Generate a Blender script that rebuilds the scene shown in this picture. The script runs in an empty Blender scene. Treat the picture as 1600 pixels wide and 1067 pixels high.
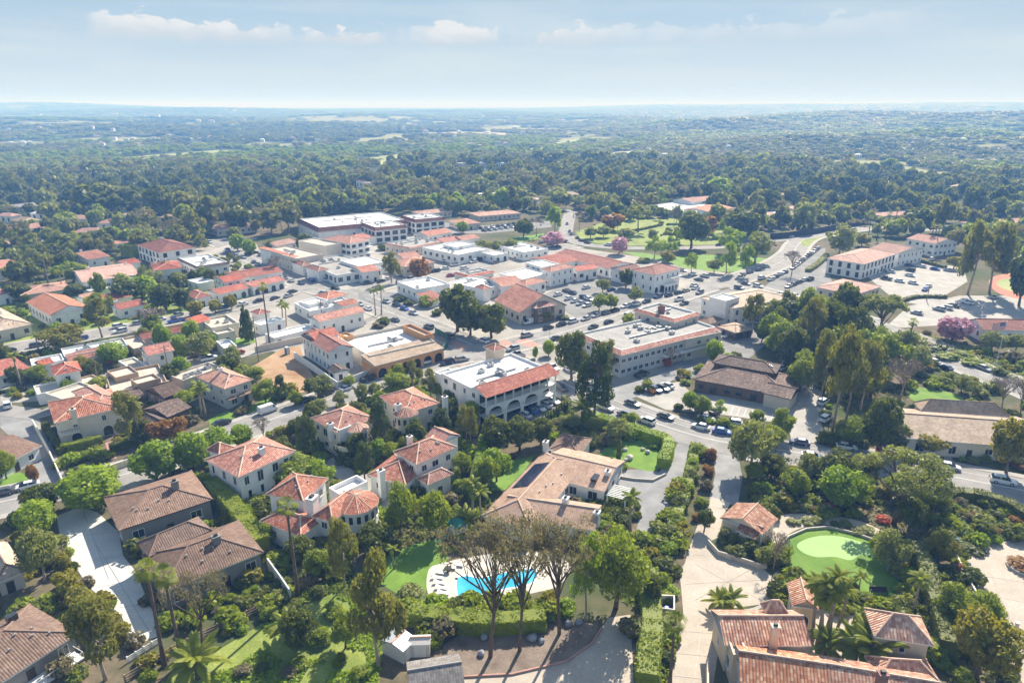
import bpy, math, random
import numpy as np
from mathutils import Vector

# ------------------------------------------------------------------ camera, sky, sun, exposure
R = math.radians
scene = bpy.context.scene
COL = scene.collection
CAM_H, FPX, PITCH = 75.0, 1067.0, R(19.05)
cam = bpy.data.cameras.new("camera")
cam.sensor_width, cam.lens = 36.0, 24.0
cam.clip_start, cam.clip_end = 1.0, 60000.0
camo = bpy.data.objects.new("camera", cam)
camo.location = (0, 0, CAM_H)
camo.rotation_euler = (R(90) - PITCH, 0, 0)
COL.objects.link(camo)
scene.camera = camo

SUN_EL, SUN_AZ = R(40), R(25)       # azimuth: ahead of the camera, to its right
sun = bpy.data.lights.new("sun", "SUN")
sun.energy, sun.angle, sun.color = 5.0, R(0.5), (1.0, 0.95, 0.87)
suno = bpy.data.objects.new("sun", sun)
sd = Vector((math.sin(SUN_AZ) * math.cos(SUN_EL), math.cos(SUN_AZ) * math.cos(SUN_EL), math.sin(SUN_EL)))
suno.rotation_euler = sd.to_track_quat("Z", "Y").to_euler()
suno.location = (0, 0, 300)
COL.objects.link(suno)

world = bpy.data.worlds.new("World")
scene.world = world
world.use_nodes = True
wt = world.node_tree
W = wt.nodes
wl = wt.links
bg = W["Background"]
bg.inputs["Strength"].default_value = 0.112
sky = W.new("ShaderNodeTexSky")
sky.sky_type = "NISHITA"
sky.sun_disc = False
sky.sun_elevation, sky.sun_rotation = SUN_EL, SUN_AZ
sky.air_density, sky.dust_density, sky.ozone_density = 1.0, 0.6, 1.6
def wmath(op, a, b=None, c=None, clamp=False):
    n = W.new("ShaderNodeMath"); n.operation = op; n.use_clamp = clamp
    for i, v in enumerate((a, b, c)):
        if v is None: continue
        if isinstance(v, (int, float)): n.inputs[i].default_value = v
        else: wl.new(v, n.inputs[i])
    return n.outputs[0]
def wramp(v, lo, hi):
    n = W.new("ShaderNodeMapRange"); n.interpolation_type = "SMOOTHSTEP"
    wl.new(v, n.inputs[0]); n.inputs[1].default_value, n.inputs[2].default_value = lo, hi
    return n.outputs[0]
tc = W.new("ShaderNodeTexCoord")
sx = W.new("ShaderNodeSeparateXYZ"); wl.new(tc.outputs["Generated"], sx.inputs[0])
el = wmath("MULTIPLY", wmath("ARCSINE", sx.outputs[2]), 57.2958)          # elevation, degrees
az = wmath("MULTIPLY", wmath("ARCTAN2", sx.outputs[0], sx.outputs[1]), 57.2958)
def cloud_noise(su, sv, detail, seed, rough=0.55):
    cb = W.new("ShaderNodeCombineXYZ")
    wl.new(wmath("MULTIPLY", az, su), cb.inputs[0]); wl.new(wmath("MULTIPLY", el, sv), cb.inputs[1]); cb.inputs[2].default_value = seed
    n = W.new("ShaderNodeTexNoise"); n.inputs["Scale"].default_value = 1.0
    n.inputs["Detail"].default_value = detail; n.inputs["Roughness"].default_value = rough
    wl.new(cb.outputs[0], n.inputs["Vector"])
    return n.outputs[0]
n_big = cloud_noise(0.14, 0.1, 2, 3.1)
n_puff = cloud_noise(0.55, 1.0, 8, 7.7, 0.62)
# a row of cumulus: flat bases near 4.3 degrees, heads up to about 6.6
top = wmath("ADD", 4.75, wmath("MULTIPLY", n_big, 1.9))
head = wramp(wmath("SUBTRACT", wmath("ADD", top, wmath("MULTIPLY", wmath("SUBTRACT", n_puff, 0.5), 3.6)), el), 0.0, 0.30)
base = wramp(wmath("ADD", el, wmath("MULTIPLY", n_puff, 1.0)), 4.55, 5.15)
sidel = wramp(az, -33.0, -27.0)
sider = wmath("SUBTRACT", 1.0, wmath("MULTIPLY", wramp(az, 3.0, 10.0), 0.55))
faderr = wmath("SUBTRACT", 1.0, wramp(az, 22.0, 34.0))
gaps = wramp(cloud_noise(0.23, 0.05, 3, 5.2, 0.6), 0.33, 0.47)
cum = wmath("MULTIPLY", wmath("MULTIPLY", wmath("MULTIPLY", head, base), gaps), wmath("MULTIPLY", wmath("MULTIPLY", sidel, sider), faderr))
# thin hazy veil, thicker towards the horizon, with wisps
n_veil = cloud_noise(0.06, 0.55, 4, 1.3)
veil = wmath("SUBTRACT", 0.97, wmath("MULTIPLY", wramp(el, 8.0, 45.0), 0.85))
hz0 = W.new("ShaderNodeMix"); hz0.data_type = "RGBA"
wl.new(wmath("SUBTRACT", wramp(el, 0.2, 8.0), wmath("MULTIPLY", wramp(n_veil, 0.42, 0.72), 0.55), clamp=True), hz0.inputs[0])
hz0.inputs[6].default_value = (2.86, 3.32, 3.55, 1); hz0.inputs[7].default_value = (1.94, 2.66, 3.38, 1)
hz = W.new("ShaderNodeMix"); hz.data_type = "RGBA"
wl.new(veil, hz.inputs[0]); wl.new(sky.outputs[0], hz.inputs[6]); wl.new(hz0.outputs[2], hz.inputs[7])
shade = W.new("ShaderNodeMix"); shade.data_type = "RGBA"
wl.new(wramp(wmath("ADD", el, wmath("MULTIPLY", n_puff, 2.0)), 5.3, 6.7), shade.inputs[0])
shade.inputs[6].default_value = (2.92, 3.20, 3.44, 1); shade.inputs[7].default_value = (4.03, 4.08, 4.03, 1)
wm = W.new("ShaderNodeMix"); wm.data_type = "RGBA"
wl.new(wmath("MULTIPLY", cum, 0.88), wm.inputs[0]); wl.new(hz.outputs[2], wm.inputs[6]); wl.new(shade.outputs[2], wm.inputs[7])
wl.new(wm.outputs[2], bg.inputs[0])

scene.view_settings.view_transform = "Standard"
scene.view_settings.look = "None"
scene.view_settings.exposure = 0.92
scene.view_settings.gamma = 1.0
scene.render.engine = "CYCLES"
cy = scene.cycles
cy.use_denoising = True
cy.max_bounces, cy.diffuse_bounces, cy.glossy_bounces, cy.transmission_bounces = 5, 3, 2, 3
cy.volume_bounces = 0
cy.caustics_reflective = cy.caustics_refractive = False
cy.use_adaptive_sampling = True
cy.adaptive_threshold = 0.02

rng = random.Random(11)
nrg = np.random.default_rng(5)

# ------------------------------------------------------------------ pixel <-> place
CP, SP = math.cos(PITCH), math.sin(PITCH)
def P(px, py, z=0.0):
    """the point at height z seen at (px, py) of the 1600x1067 photograph"""
    a, b = (px - 800.0) / FPX, (533.5 - py) / FPX
    dy, dz = CP + b * SP, -SP + b * CP
    t = (z - CAM_H) / dz
    return Vector((a * t, dy * t, z))
def scr(p):
    y, z = p[1], p[2] - CAM_H
    d = y * CP - z * SP
    return 800 + FPX * p[0] / d, 533.5 - FPX * (y * SP + z * CP) / d
def ppm(p):
    """pixels per metre at a point"""
    return FPX / (p[1] * CP - (p[2] - CAM_H) * SP)

def hash2(ix, iy):
    v = np.sin(ix * 127.1 + iy * 311.7) * 43758.5453
    return v - np.floor(v)
def vnoise(x, y):
    ix, iy = np.floor(x), np.floor(y); fx, fy = x - ix, y - iy
    fx, fy = fx * fx * (3 - 2 * fx), fy * fy * (3 - 2 * fy)
    a, b, c, d = hash2(ix, iy), hash2(ix + 1, iy), hash2(ix, iy + 1), hash2(ix + 1, iy + 1)
    return a + (b - a) * fx + (c - a) * fy + (a - b - c + d) * fx * fy
def sstep(a, b, v):
    t = np.clip((v - a) / (b - a), 0, 1)
    return t * t * (3 - 2 * t)
HILLS = [(1360, 3000, 420, 50), (1250, 2700, 220, 40), (1150, 2300, 150, 32), (1080, 2500, 120, 22), (1620, 2700, 380, 52), (1480, 2750, 240, 46), (1800, 2900, 500, 54), (1300, 1500, 120, 14), (1500, 1700, 150, 22), (1600, 1500, 120, 16),
         (20, 8500, 900, 72), (260, 3300, 380, 26), (420, 2500, 240, 20), (560, 3600, 360, 30), (120, 2300, 280, 20), (30, 3000, 380, 32), (1250, 8500, 1300, 60), (1560, 8500, 1500, 88), (1050, 9500, 900, 62), (820, 4300, 450, 26), (960, 3200, 260, 18), (700, 5500, 600, 36), (300, 6000, 800, 44)]
def hh(x, y):
    x, y = np.asarray(x, float), np.asarray(y, float)
    r = np.hypot(x, y)
    h = sstep(1100, 2200, r) * (5 * vnoise(x / 520 + 7, y / 520) + 3 * vnoise(x / 210, y / 210 + 3) - 5)
    h = h + sstep(4200, 8000, r) * (26 * vnoise(x / 1700, y / 1700 + 9) + 10 * vnoise(x / 700, y / 700))
    hm = 0 * h
    for px, d, s, a in HILLS:
        k = (px - 800) / FPX / 1.0579
        cy_ = d / math.hypot(1, k); cx = k * cy_
        hm = np.maximum(hm, a * np.exp(-((x - cx) ** 2 + (y - cy_) ** 2) / (2 * s * s)))
    return np.minimum(h + hm, 112) * sstep(800, 1500, r)

def openness(x, y):
    """how open the far land is: above 0 it is meadow, below it is wooded"""
    r, az_ = np.hypot(x, y), np.arctan2(x, y)
    o = vnoise(x / 160 + 3, y / 240) * .55 + vnoise(x / 60, y / 70 + 8) * .3 + vnoise(x / 420 + 5, y / 300) * .15
    return o - np.where(r < 800, .78, np.where(r < 1500, .66, .60) + .14 * sstep(.10, .2, az_) * sstep(1300, 1600, r))
# ------------------------------------------------------------------ materials
def new_mat(name):
    m = bpy.data.materials.new(name); m.use_nodes = True
    return m, m.node_tree.nodes, m.node_tree.links, m.node_tree.nodes["Principled BSDF"]
class G:
    """small node-graph helper"""
    def __init__(s, N, L): s.N, s.L = N, L
    def put(s, sock, v):
        if isinstance(v, bpy.types.NodeSocket): s.L.new(v, sock)
        elif isinstance(v, (tuple, list)) and len(v) == 3 and sock.type == "RGBA": sock.default_value = (*v, 1)
        else: sock.default_value = v
    def math(s, op, a, b=None, clamp=False):
        n = s.N.new("ShaderNodeMath"); n.operation = op; n.use_clamp = clamp
        s.put(n.inputs[0], a)
        if b is not None: s.put(n.inputs[1], b)
        return n.outputs[0]
    def mix(s, f, a, b, blend="MIX"):
        n = s.N.new("ShaderNodeMix"); n.data_type = "RGBA"; n.blend_type = blend
        s.put(n.inputs[0], f); s.put(n.inputs[6], a); s.put(n.inputs[7], b)
        return n.outputs[2]
    def rng(s, v, a, b, c=0.0, d=1.0):
        n = s.N.new("ShaderNodeMapRange"); s.put(n.inputs[0], v)
        for i, k in enumerate((a, b, c, d)): n.inputs[i + 1].default_value = k
        return n.outputs[0]
    def noise(s, scale, detail=3, vec=None, rough=0.5):
        n = s.N.new("ShaderNodeTexNoise"); n.inputs["Scale"].default_value = scale
        n.inputs["Detail"].default_value = detail; n.inputs["Roughness"].default_value = rough
        if vec is None: vec = s.pos()
        s.L.new(vec, n.inputs["Vector"])
        return n.outputs[0]
    def pos(s): return s.N.new("ShaderNodeNewGeometry").outputs["Position"]
    def orand(s): return s.N.new("ShaderNodeObjectInfo").outputs["Random"]
    def uv(s):
        n = s.N.new("ShaderNodeUVMap"); n.uv_map = "UVMap"
        x = s.N.new("ShaderNodeSeparateXYZ"); s.L.new(n.outputs[0], x.inputs[0])
        return n.outputs[0], x.outputs[0], x.outputs[1]
    def white(s, x, y):
        c = s.N.new("ShaderNodeCombineXYZ"); s.put(c.inputs[0], x); s.put(c.inputs[1], y)
        n = s.N.new("ShaderNodeTexWhiteNoise"); s.L.new(c.outputs[0], n.inputs["Vector"])
        return n.outputs[0]
    def bump(s, h, strength, dist, bsdf):
        n = s.N.new("ShaderNodeBump"); n.inputs["Strength"].default_value = strength; n.inputs["Distance"].default_value = dist
        s.L.new(h, n.inputs["Height"]); s.L.new(n.outputs[0], bsdf.inputs["Normal"])
def sc3(c, k): return tuple(min(1, v * k) for v in c)
def plain(name, c, rough=0.8, var=0.18, scale=0.6, spec=0.3, bump=0.0, bscale=4.0, metal=0.0, c2=None, fine=0.0):
    m, N, L, b = new_mat(name); g = G(N, L)
    n1 = g.noise(scale, 4, rough=0.6)
    colr = g.mix(g.rng(n1, 0.3, 0.7), sc3(c, 1 - var), c2 or sc3(c, 1 + var))
    if fine:
        colr = g.mix(g.rng(g.noise(scale * 14, 3), 0.35, 0.65, 0, fine), colr, sc3(c, 0.55))
    g.put(b.inputs["Base Color"], colr); b.inputs["Roughness"].default_value = rough
    b.inputs["Specular IOR Level"].default_value = spec; b.inputs["Metallic"].default_value = metal
    if bump: g.bump(g.noise(bscale, 3), 0.6, bump, b)
    return m
def tile(name, a, c, d, pu=0.36, pv=0.42, amp=0.07, spread=0.9):
    """barrel tiles: columns run up the slope, every tile its own tone"""
    m, N, L, b = new_mat(name); g = G(N, L)
    uv, u, v = g.uv()
    iu, iv = g.math("FLOOR", g.math("DIVIDE", u, pu)), g.math("FLOOR", g.math("DIVIDE", v, pv))
    w = g.white(iu, iv)
    colr = g.mix(g.rng(w, 0.0, 0.5), a, c); colr = g.mix(g.rng(w, 0.55, 1.0, 0, spread), colr, d)
    st = g.noise(0.35, 4, rough=0.65)
    colr = g.mix(g.rng(st, 0.40, 0.70, 0, 0.62), colr, sc3(a, 0.62))
    rr = g.orand()
    hs = N.new("ShaderNodeHueSaturation"); g.put(hs.inputs["Color"], colr)
    g.put(hs.inputs["Value"], g.rng(rr, 0, 1, 0.74, 1.2)); g.put(hs.inputs["Saturation"], g.rng(g.math("FRACT", g.math("MULTIPLY", rr, 7.3)), 0, 1, 0.85, 1.1))
    g.put(b.inputs["Base Color"], hs.outputs[0]); b.inputs["Roughness"].default_value = 0.75; b.inputs["Specular IOR Level"].default_value = 0.25
    h = g.math("ADD", g.math("ABSOLUTE", g.math("SINE", g.math("MULTIPLY", u, math.pi / pu))), g.math("MULTIPLY", g.math("FRACT", g.math("DIVIDE", v, pv)), -0.5))
    g.bump(h, 1.0, amp, b)
    return m
def leafm(name, c1, c2, trans=0.3, tcol=None):
    m, N, L, b = new_mat(name); g = G(N, L)
    rr = g.orand()
    n = g.noise(0.9, 3)
    f = g.math("ADD", g.math("MULTIPLY", rr, 0.55), g.rng(n, 0.3, 0.7, 0, 0.45), clamp=True)
    colr = g.mix(f, c1, c2)
    g.put(b.inputs["Base Color"], colr); b.inputs["Roughness"].default_value = 0.55; b.inputs["Specular IOR Level"].default_value = 0.25
    t = N.new("ShaderNodeBsdfTranslucent"); g.put(t.inputs["Color"], g.mix(0.6, colr, tcol or sc3((c2[0] * 1.5, c2[1] * 1.6, c2[2] * 0.7), 1.0)))
    mx = N.new("ShaderNodeMixShader"); mx.inputs[0].default_value = trans
    L.new(b.outputs[0], mx.inputs[1]); L.new(t.outputs[0], mx.inputs[2])
    L.new(mx.outputs[0], N["Material Output"].inputs["Surface"])
    return m

MT = {}
MT["tile_red"] = tile("red_clay_tile", (0.33, 0.078, 0.05), (0.42, 0.125, 0.08), (0.53, 0.25, 0.175))
MT["tile_salmon"] = tile("salmon_clay_tile", (0.33, 0.112, 0.072), (0.44, 0.185, 0.125), (0.56, 0.335, 0.25))
MT["tile_pink"] = tile("faded_pink_tile", (0.40, 0.20, 0.15), (0.50, 0.27, 0.20), (0.58, 0.40, 0.32))
MT["tile_dark"] = tile("dark_red_tile", (0.24, 0.085, 0.06), (0.31, 0.115, 0.08), (0.40, 0.18, 0.13))
MT["tile_brown"] = tile("brown_flat_tile", (0.17, 0.105, 0.075), (0.225, 0.145, 0.105), (0.27, 0.19, 0.145), amp=0.05)
MT["tile_choc"] = tile("chocolate_tile", (0.10, 0.06, 0.045), (0.16, 0.10, 0.075), (0.28, 0.2, 0.155))
MT["tile_tan"] = tile("tan_shake", (0.36, 0.25, 0.165), (0.46, 0.335, 0.23), (0.53, 0.41, 0.30), pu=0.45, pv=0.5, amp=0.03)
MT["tile_peach"] = tile("peach_flat_tile", (0.38, 0.245, 0.17), (0.47, 0.315, 0.23), (0.54, 0.385, 0.29), amp=0.04)
MT["tile_orange"] = tile("orange_clay_tile", (0.55, 0.15, 0.055), (0.62, 0.22, 0.10), (0.66, 0.33, 0.19), amp=0.06)
MT["tile_villa"] = tile("weathered_mission_tile", (0.36, 0.15, 0.09), (0.54, 0.27, 0.17), (0.68, 0.47, 0.32), pu=0.42, pv=0.5, amp=0.12, spread=1.0)
MT["tile_grey"] = tile("grey_shingle", (0.20, 0.18, 0.165), (0.28, 0.25, 0.23), (0.35, 0.32, 0.30), amp=0.02)
MT["cap_red"] = plain("ridge_cap_clay", (0.60, 0.34, 0.25), 0.8)
MT["cap_pale"] = plain("ridge_cap_pale", (0.62, 0.44, 0.33), 0.8)
MT["cap_brown"] = plain("ridge_cap_brown", (0.24, 0.16, 0.12), 0.8)
MT["cap_grey"] = plain("ridge_cap_grey", (0.33, 0.3, 0.28), 0.8)
MT["white"] = plain("white_stucco", (0.80, 0.79, 0.765), 0.85, 0.09, 0.5)
MT["cream"] = plain("cream_stucco", (0.72, 0.65, 0.54), 0.85, 0.07, 0.4)
MT["beige"] = plain("beige_stucco", (0.58, 0.52, 0.44), 0.85, 0.07, 0.4)
MT["tan"] = plain("tan_stucco", (0.40, 0.29, 0.20), 0.85, 0.09, 0.4)
MT["peachw"] = plain("peach_stucco", (0.68, 0.55, 0.41), 0.85, 0.07, 0.4)
MT["orangew"] = plain("orange_stucco", (0.55, 0.29, 0.13), 0.85, 0.08, 0.4)
MT["greyw"] = plain("grey_siding", (0.24, 0.235, 0.22), 0.8, 0.08, 0.4)
MT["palegrey"] = plain("pale_grey_stucco", (0.54, 0.54, 0.53), 0.85, 0.06, 0.4)
MT["brownw"] = plain("brown_wood_siding", (0.16, 0.11, 0.08), 0.8, 0.12, 0.8)
MT["brick"] = plain("chimney_brick", (0.30, 0.17, 0.13), 0.9, 0.2, 2.0)
MT["flat_white"] = plain("white_membrane", (0.70, 0.70, 0.69), 0.7, 0.10, 0.35, fine=0.25)
MT["flat_grey"] = plain("gravel_roof", (0.36, 0.345, 0.32), 0.9, 0.22, 0.35, fine=0.5)
MT["flat_beige"] = plain("beige_cap_sheet", (0.52, 0.46, 0.38), 0.9, 0.12, 0.35, fine=0.3)
MT["trim"] = plain("white_trim", (0.74, 0.73, 0.70), 0.6, 0.03)
MT["dark_trim"] = plain("dark_brown_trim", (0.06, 0.045, 0.035), 0.6, 0.1)
MT["green_trim"] = plain("pale_green_fascia", (0.55, 0.60, 0.50), 0.6, 0.04)
MT["wood"] = plain("weathered_timber", (0.27, 0.19, 0.13), 0.85, 0.2, 1.5)
MT["metal"] = plain("galvanised_sheet", (0.45, 0.46, 0.47), 0.45, 0.12, 1.2, 0.5, metal=0.4)
MT["iron"] = plain("black_iron", (0.02, 0.02, 0.02), 0.5, 0.1)
MT["shed"] = plain("shed_steel", (0.58, 0.55, 0.50), 0.55, 0.06, 1.0)
def glass():
    m, N, L, b = new_mat("window_glass"); g = G(N, L)
    g.put(b.inputs["Base Color"], g.mix(g.orand(), (0.012, 0.015, 0.02), (0.045, 0.05, 0.055)))
    b.inputs["Roughness"].default_value = 0.08; b.inputs["Specular IOR Level"].default_value = 0.6
    return m
MT["glass"] = glass()
MT["dark"] = plain("painted_interior_shade", (0.03, 0.026, 0.023), 0.9, 0.1)  # near-black colour standing in for shade inside openings
MT["solar"] = plain("solar_cells", (0.015, 0.02, 0.045), 0.2, 0.2, 0.5, 0.6)
MT["asphalt"] = plain("worn_asphalt", (0.27, 0.255, 0.235), 0.9, 0.22, 0.2, fine=0.28, c2=(0.345, 0.325, 0.30))
MT["asphalt_dark"] = plain("parking_asphalt", (0.19, 0.187, 0.18), 0.9, 0.16, 0.15, fine=0.2, c2=(0.27, 0.262, 0.25))
MT["asphalt_drive"] = plain("drive_asphalt", (0.24, 0.235, 0.23), 0.9, 0.2, 0.2, fine=0.25, c2=(0.34, 0.335, 0.325))
MT["concrete"] = plain("pale_concrete", (0.38, 0.357, 0.32), 0.9, 0.2, 0.2, fine=0.3)
MT["concrete_bright"] = plain("bleached_concrete", (0.60, 0.58, 0.53), 0.9, 0.14, 0.22, fine=0.25)
MT["cream_drive"] = plain("cream_concrete", (0.46, 0.395, 0.32), 0.9, 0.16, 0.16, fine=0.28)
MT["paving"] = plain("village_paving", (0.32, 0.295, 0.26), 0.9, 0.2, 0.06, fine=0.25, c2=(0.42, 0.39, 0.34))
MT["brick_pave"] = plain("red_brick_paving", (0.40, 0.24, 0.19), 0.9, 0.12, 0.8)
MT["paint"] = plain("road_paint", (0.72, 0.71, 0.66), 0.7, 0.08, 1.0)
MT["dirt"] = plain("orange_dirt", (0.36, 0.19, 0.085), 0.95, 0.25, 0.10, c2=(0.50, 0.35, 0.21), bump=0.3, bscale=0.8, fine=0.2)
MT["mulch"] = plain("bark_mulch", (0.20, 0.15, 0.115), 0.95, 0.3, 0.35, c2=(0.30, 0.235, 0.18), bump=0.15, bscale=2.5, fine=0.4)
MT["lawn"] = plain("mown_lawn", (0.125, 0.24, 0.022), 0.9, 0.16, 0.25, c2=(0.19, 0.31, 0.045), bump=0.05, bscale=6, fine=0.25)
MT["lawn_dry"] = plain("rough_meadow", (0.19, 0.26, 0.04), 0.9, 0.3, 0.16, c2=(0.33, 0.37, 0.085), bump=0.15, bscale=3, fine=0.45)
MT["putting"] = plain("putting_turf", (0.09, 0.20, 0.012), 0.85, 0.12, 0.16, c2=(0.18, 0.29, 0.035), fine=0.3)
MT["putting_pale"] = plain("pale_putting_surface", (0.30, 0.46, 0.16), 0.85, 0.06, 0.3)
MT["field"] = plain("hazy_meadow", (0.24, 0.30, 0.09), 0.9, 0.25, 0.02, c2=(0.36, 0.38, 0.16))
MT["field_dry"] = plain("dry_field", (0.42, 0.36, 0.26), 0.9, 0.2, 0.01)
MT["track_red"] = plain("running_track", (0.45, 0.17, 0.11), 0.9, 0.06, 0.3)
MT["deck"] = plain("pool_deck_stone", (0.54, 0.49, 0.42), 0.85, 0.08, 0.5, fine=0.15)
MT["rock"] = plain("blue_grey_boulder", (0.26, 0.27, 0.29), 0.85, 0.25, 1.2, bump=0.2, bscale=2)
MT["stone"] = plain("pale_stone_kerb", (0.52, 0.47, 0.40), 0.9, 0.15, 1.0)
MT["bark"] = plain("bark", (0.15, 0.105, 0.075), 0.95, 0.3, 1.5, bump=0.05)
MT["bark_pale"] = plain("pale_bark", (0.34, 0.27, 0.21), 0.95, 0.25, 1.2, bump=0.04)
MT["frond_dead"] = plain("dead_fronds", (0.28, 0.20, 0.11), 0.95, 0.2, 2.0)
def water():
    m, N, L, b = new_mat("pool_water"); g = G(N, L)
    n = g.noise(0.25, 3)
    g.put(b.inputs["Base Color"], g.mix(g.rng(n, 0.35, 0.65), (0.03, 0.34, 0.56), (0.10, 0.52, 0.68)))
    b.inputs["Roughness"].default_value = 0.08; b.inputs["Specular IOR Level"].default_value = 0.4
    g.bump(g.noise(1.6, 3), 0.25, 0.05, b)
    return m
MT["water"] = water()
def ground_mat():
    m, N, L, b = new_mat("ground_soil"); g = G(N, L)
    n1, n2, n3 = g.noise(0.03, 5, rough=0.6), g.noise(0.4, 4, rough=0.65), g.noise(0.0022, 5, rough=0.62)
    near = g.mix(g.rng(n2, 0.38, 0.62), (0.19, 0.145, 0.10), (0.11, 0.095, 0.055))
    near = g.mix(g.rng(n1, 0.42, 0.62), near, (0.065, 0.085, 0.03))
    at = N.new("ShaderNodeAttribute"); at.attribute_name = "meadow"
    far = g.mix(at.outputs["Fac"], g.mix(g.rng(n3, 0.40, 0.62), (0.05, 0.066, 0.03), (0.085, 0.095, 0.045)), g.mix(g.rng(n1, 0.4, 0.6), (0.20, 0.24, 0.09), (0.30, 0.27, 0.15)))
    ln = N.new("ShaderNodeVectorMath"); ln.operation = "LENGTH"; L.new(g.pos(), ln.inputs[0])
    g.put(b.inputs["Base Color"], g.mix(g.rng(ln.outputs["Value"], 450, 800), near, far))
    b.inputs["Roughness"].default_value = 0.95; b.inputs["Specular IOR Level"].default_value = 0.1
    g.bump(n2, 0.5, 0.25, b)
    return m
MT["ground"] = ground_mat()
LF = {
    "bright": leafm("bright_leaves", (0.162, 0.252, 0.018), (0.328, 0.404, 0.030), 0.4),
    "green": leafm("green_leaves", (0.145, 0.200, 0.019), (0.305, 0.339, 0.031), 0.4),
    "dark": leafm("dark_leaves", (0.073, 0.100, 0.017), (0.180, 0.191, 0.029), 0.34),
    "olive": leafm("grey_olive_leaves", (0.166, 0.185, 0.053), (0.302, 0.310, 0.091), 0.36),
    "euc": leafm("gum_leaves", (0.118, 0.137, 0.027), (0.261, 0.241, 0.049), 0.38),
    "brown": leafm("brown_gum_leaves", (0.15, 0.125, 0.07), (0.25, 0.21, 0.12), 0.36),
    "pine": leafm("pine_needles", (0.055, 0.087, 0.020), (0.125, 0.153, 0.029), 0.22),
    "yellow": leafm("yellow_leaves", (0.187, 0.184, 0.022), (0.330, 0.284, 0.040), 0.35),
    "orange": leafm("orange_foliage", (0.240, 0.100, 0.030), (0.340, 0.190, 0.060), 0.38),
    "red": leafm("red_flowers", (0.420, 0.070, 0.030), (0.580, 0.140, 0.060), 0.34),
    "pink": leafm("pink_blossom", (0.46, 0.25, 0.31), (0.62, 0.41, 0.47), 0.3, (0.8, 0.4, 0.5)),
    "blue": leafm("blue_agave", (0.200, 0.270, 0.270), (0.330, 0.400, 0.400), 0.1),
    "palm": leafm("palm_fronds", (0.139, 0.186, 0.016), (0.301, 0.316, 0.032), 0.38),
    "twig": leafm("bare_twigs", (0.170, 0.130, 0.100), (0.270, 0.220, 0.175), 0.05),
}
CARS = {}
for nm, c in dict(w=(0.72, 0.73, 0.74), s=(0.42, 0.43, 0.45), g=(0.13, 0.135, 0.145), k=(0.015, 0.016, 0.018), b=(0.03, 0.09, 0.42), n=(0.03, 0.05, 0.12), r=(0.42, 0.02, 0.025), t=(0.38, 0.33, 0.26)).items():
    m, N, L, b = new_mat({"w": "white_paint", "s": "silver_paint", "g": "grey_paint", "k": "black_paint", "b": "blue_paint", "n": "navy_paint", "r": "red_paint", "t": "sand_paint"}[nm])
    b.inputs["Base Color"].default_value = (*c, 1); b.inputs["Roughness"].default_value = 0.28
    b.inputs["Coat Weight"].default_value = 0.6; b.inputs["Metallic"].default_value = 0.0 if nm in "wkr" else 0.3
    CARS[nm] = m
MT["tyre"] = plain("tyre_rubber", (0.02, 0.02, 0.02), 0.8, 0.1)
MT["lamp"] = plain("lamp_lens", (0.7, 0.7, 0.68), 0.15, 0.02, 1, 0.6)
MT["tail"] = plain("tail_lens", (0.35, 0.01, 0.01), 0.2, 0.02, 1, 0.6)

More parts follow.
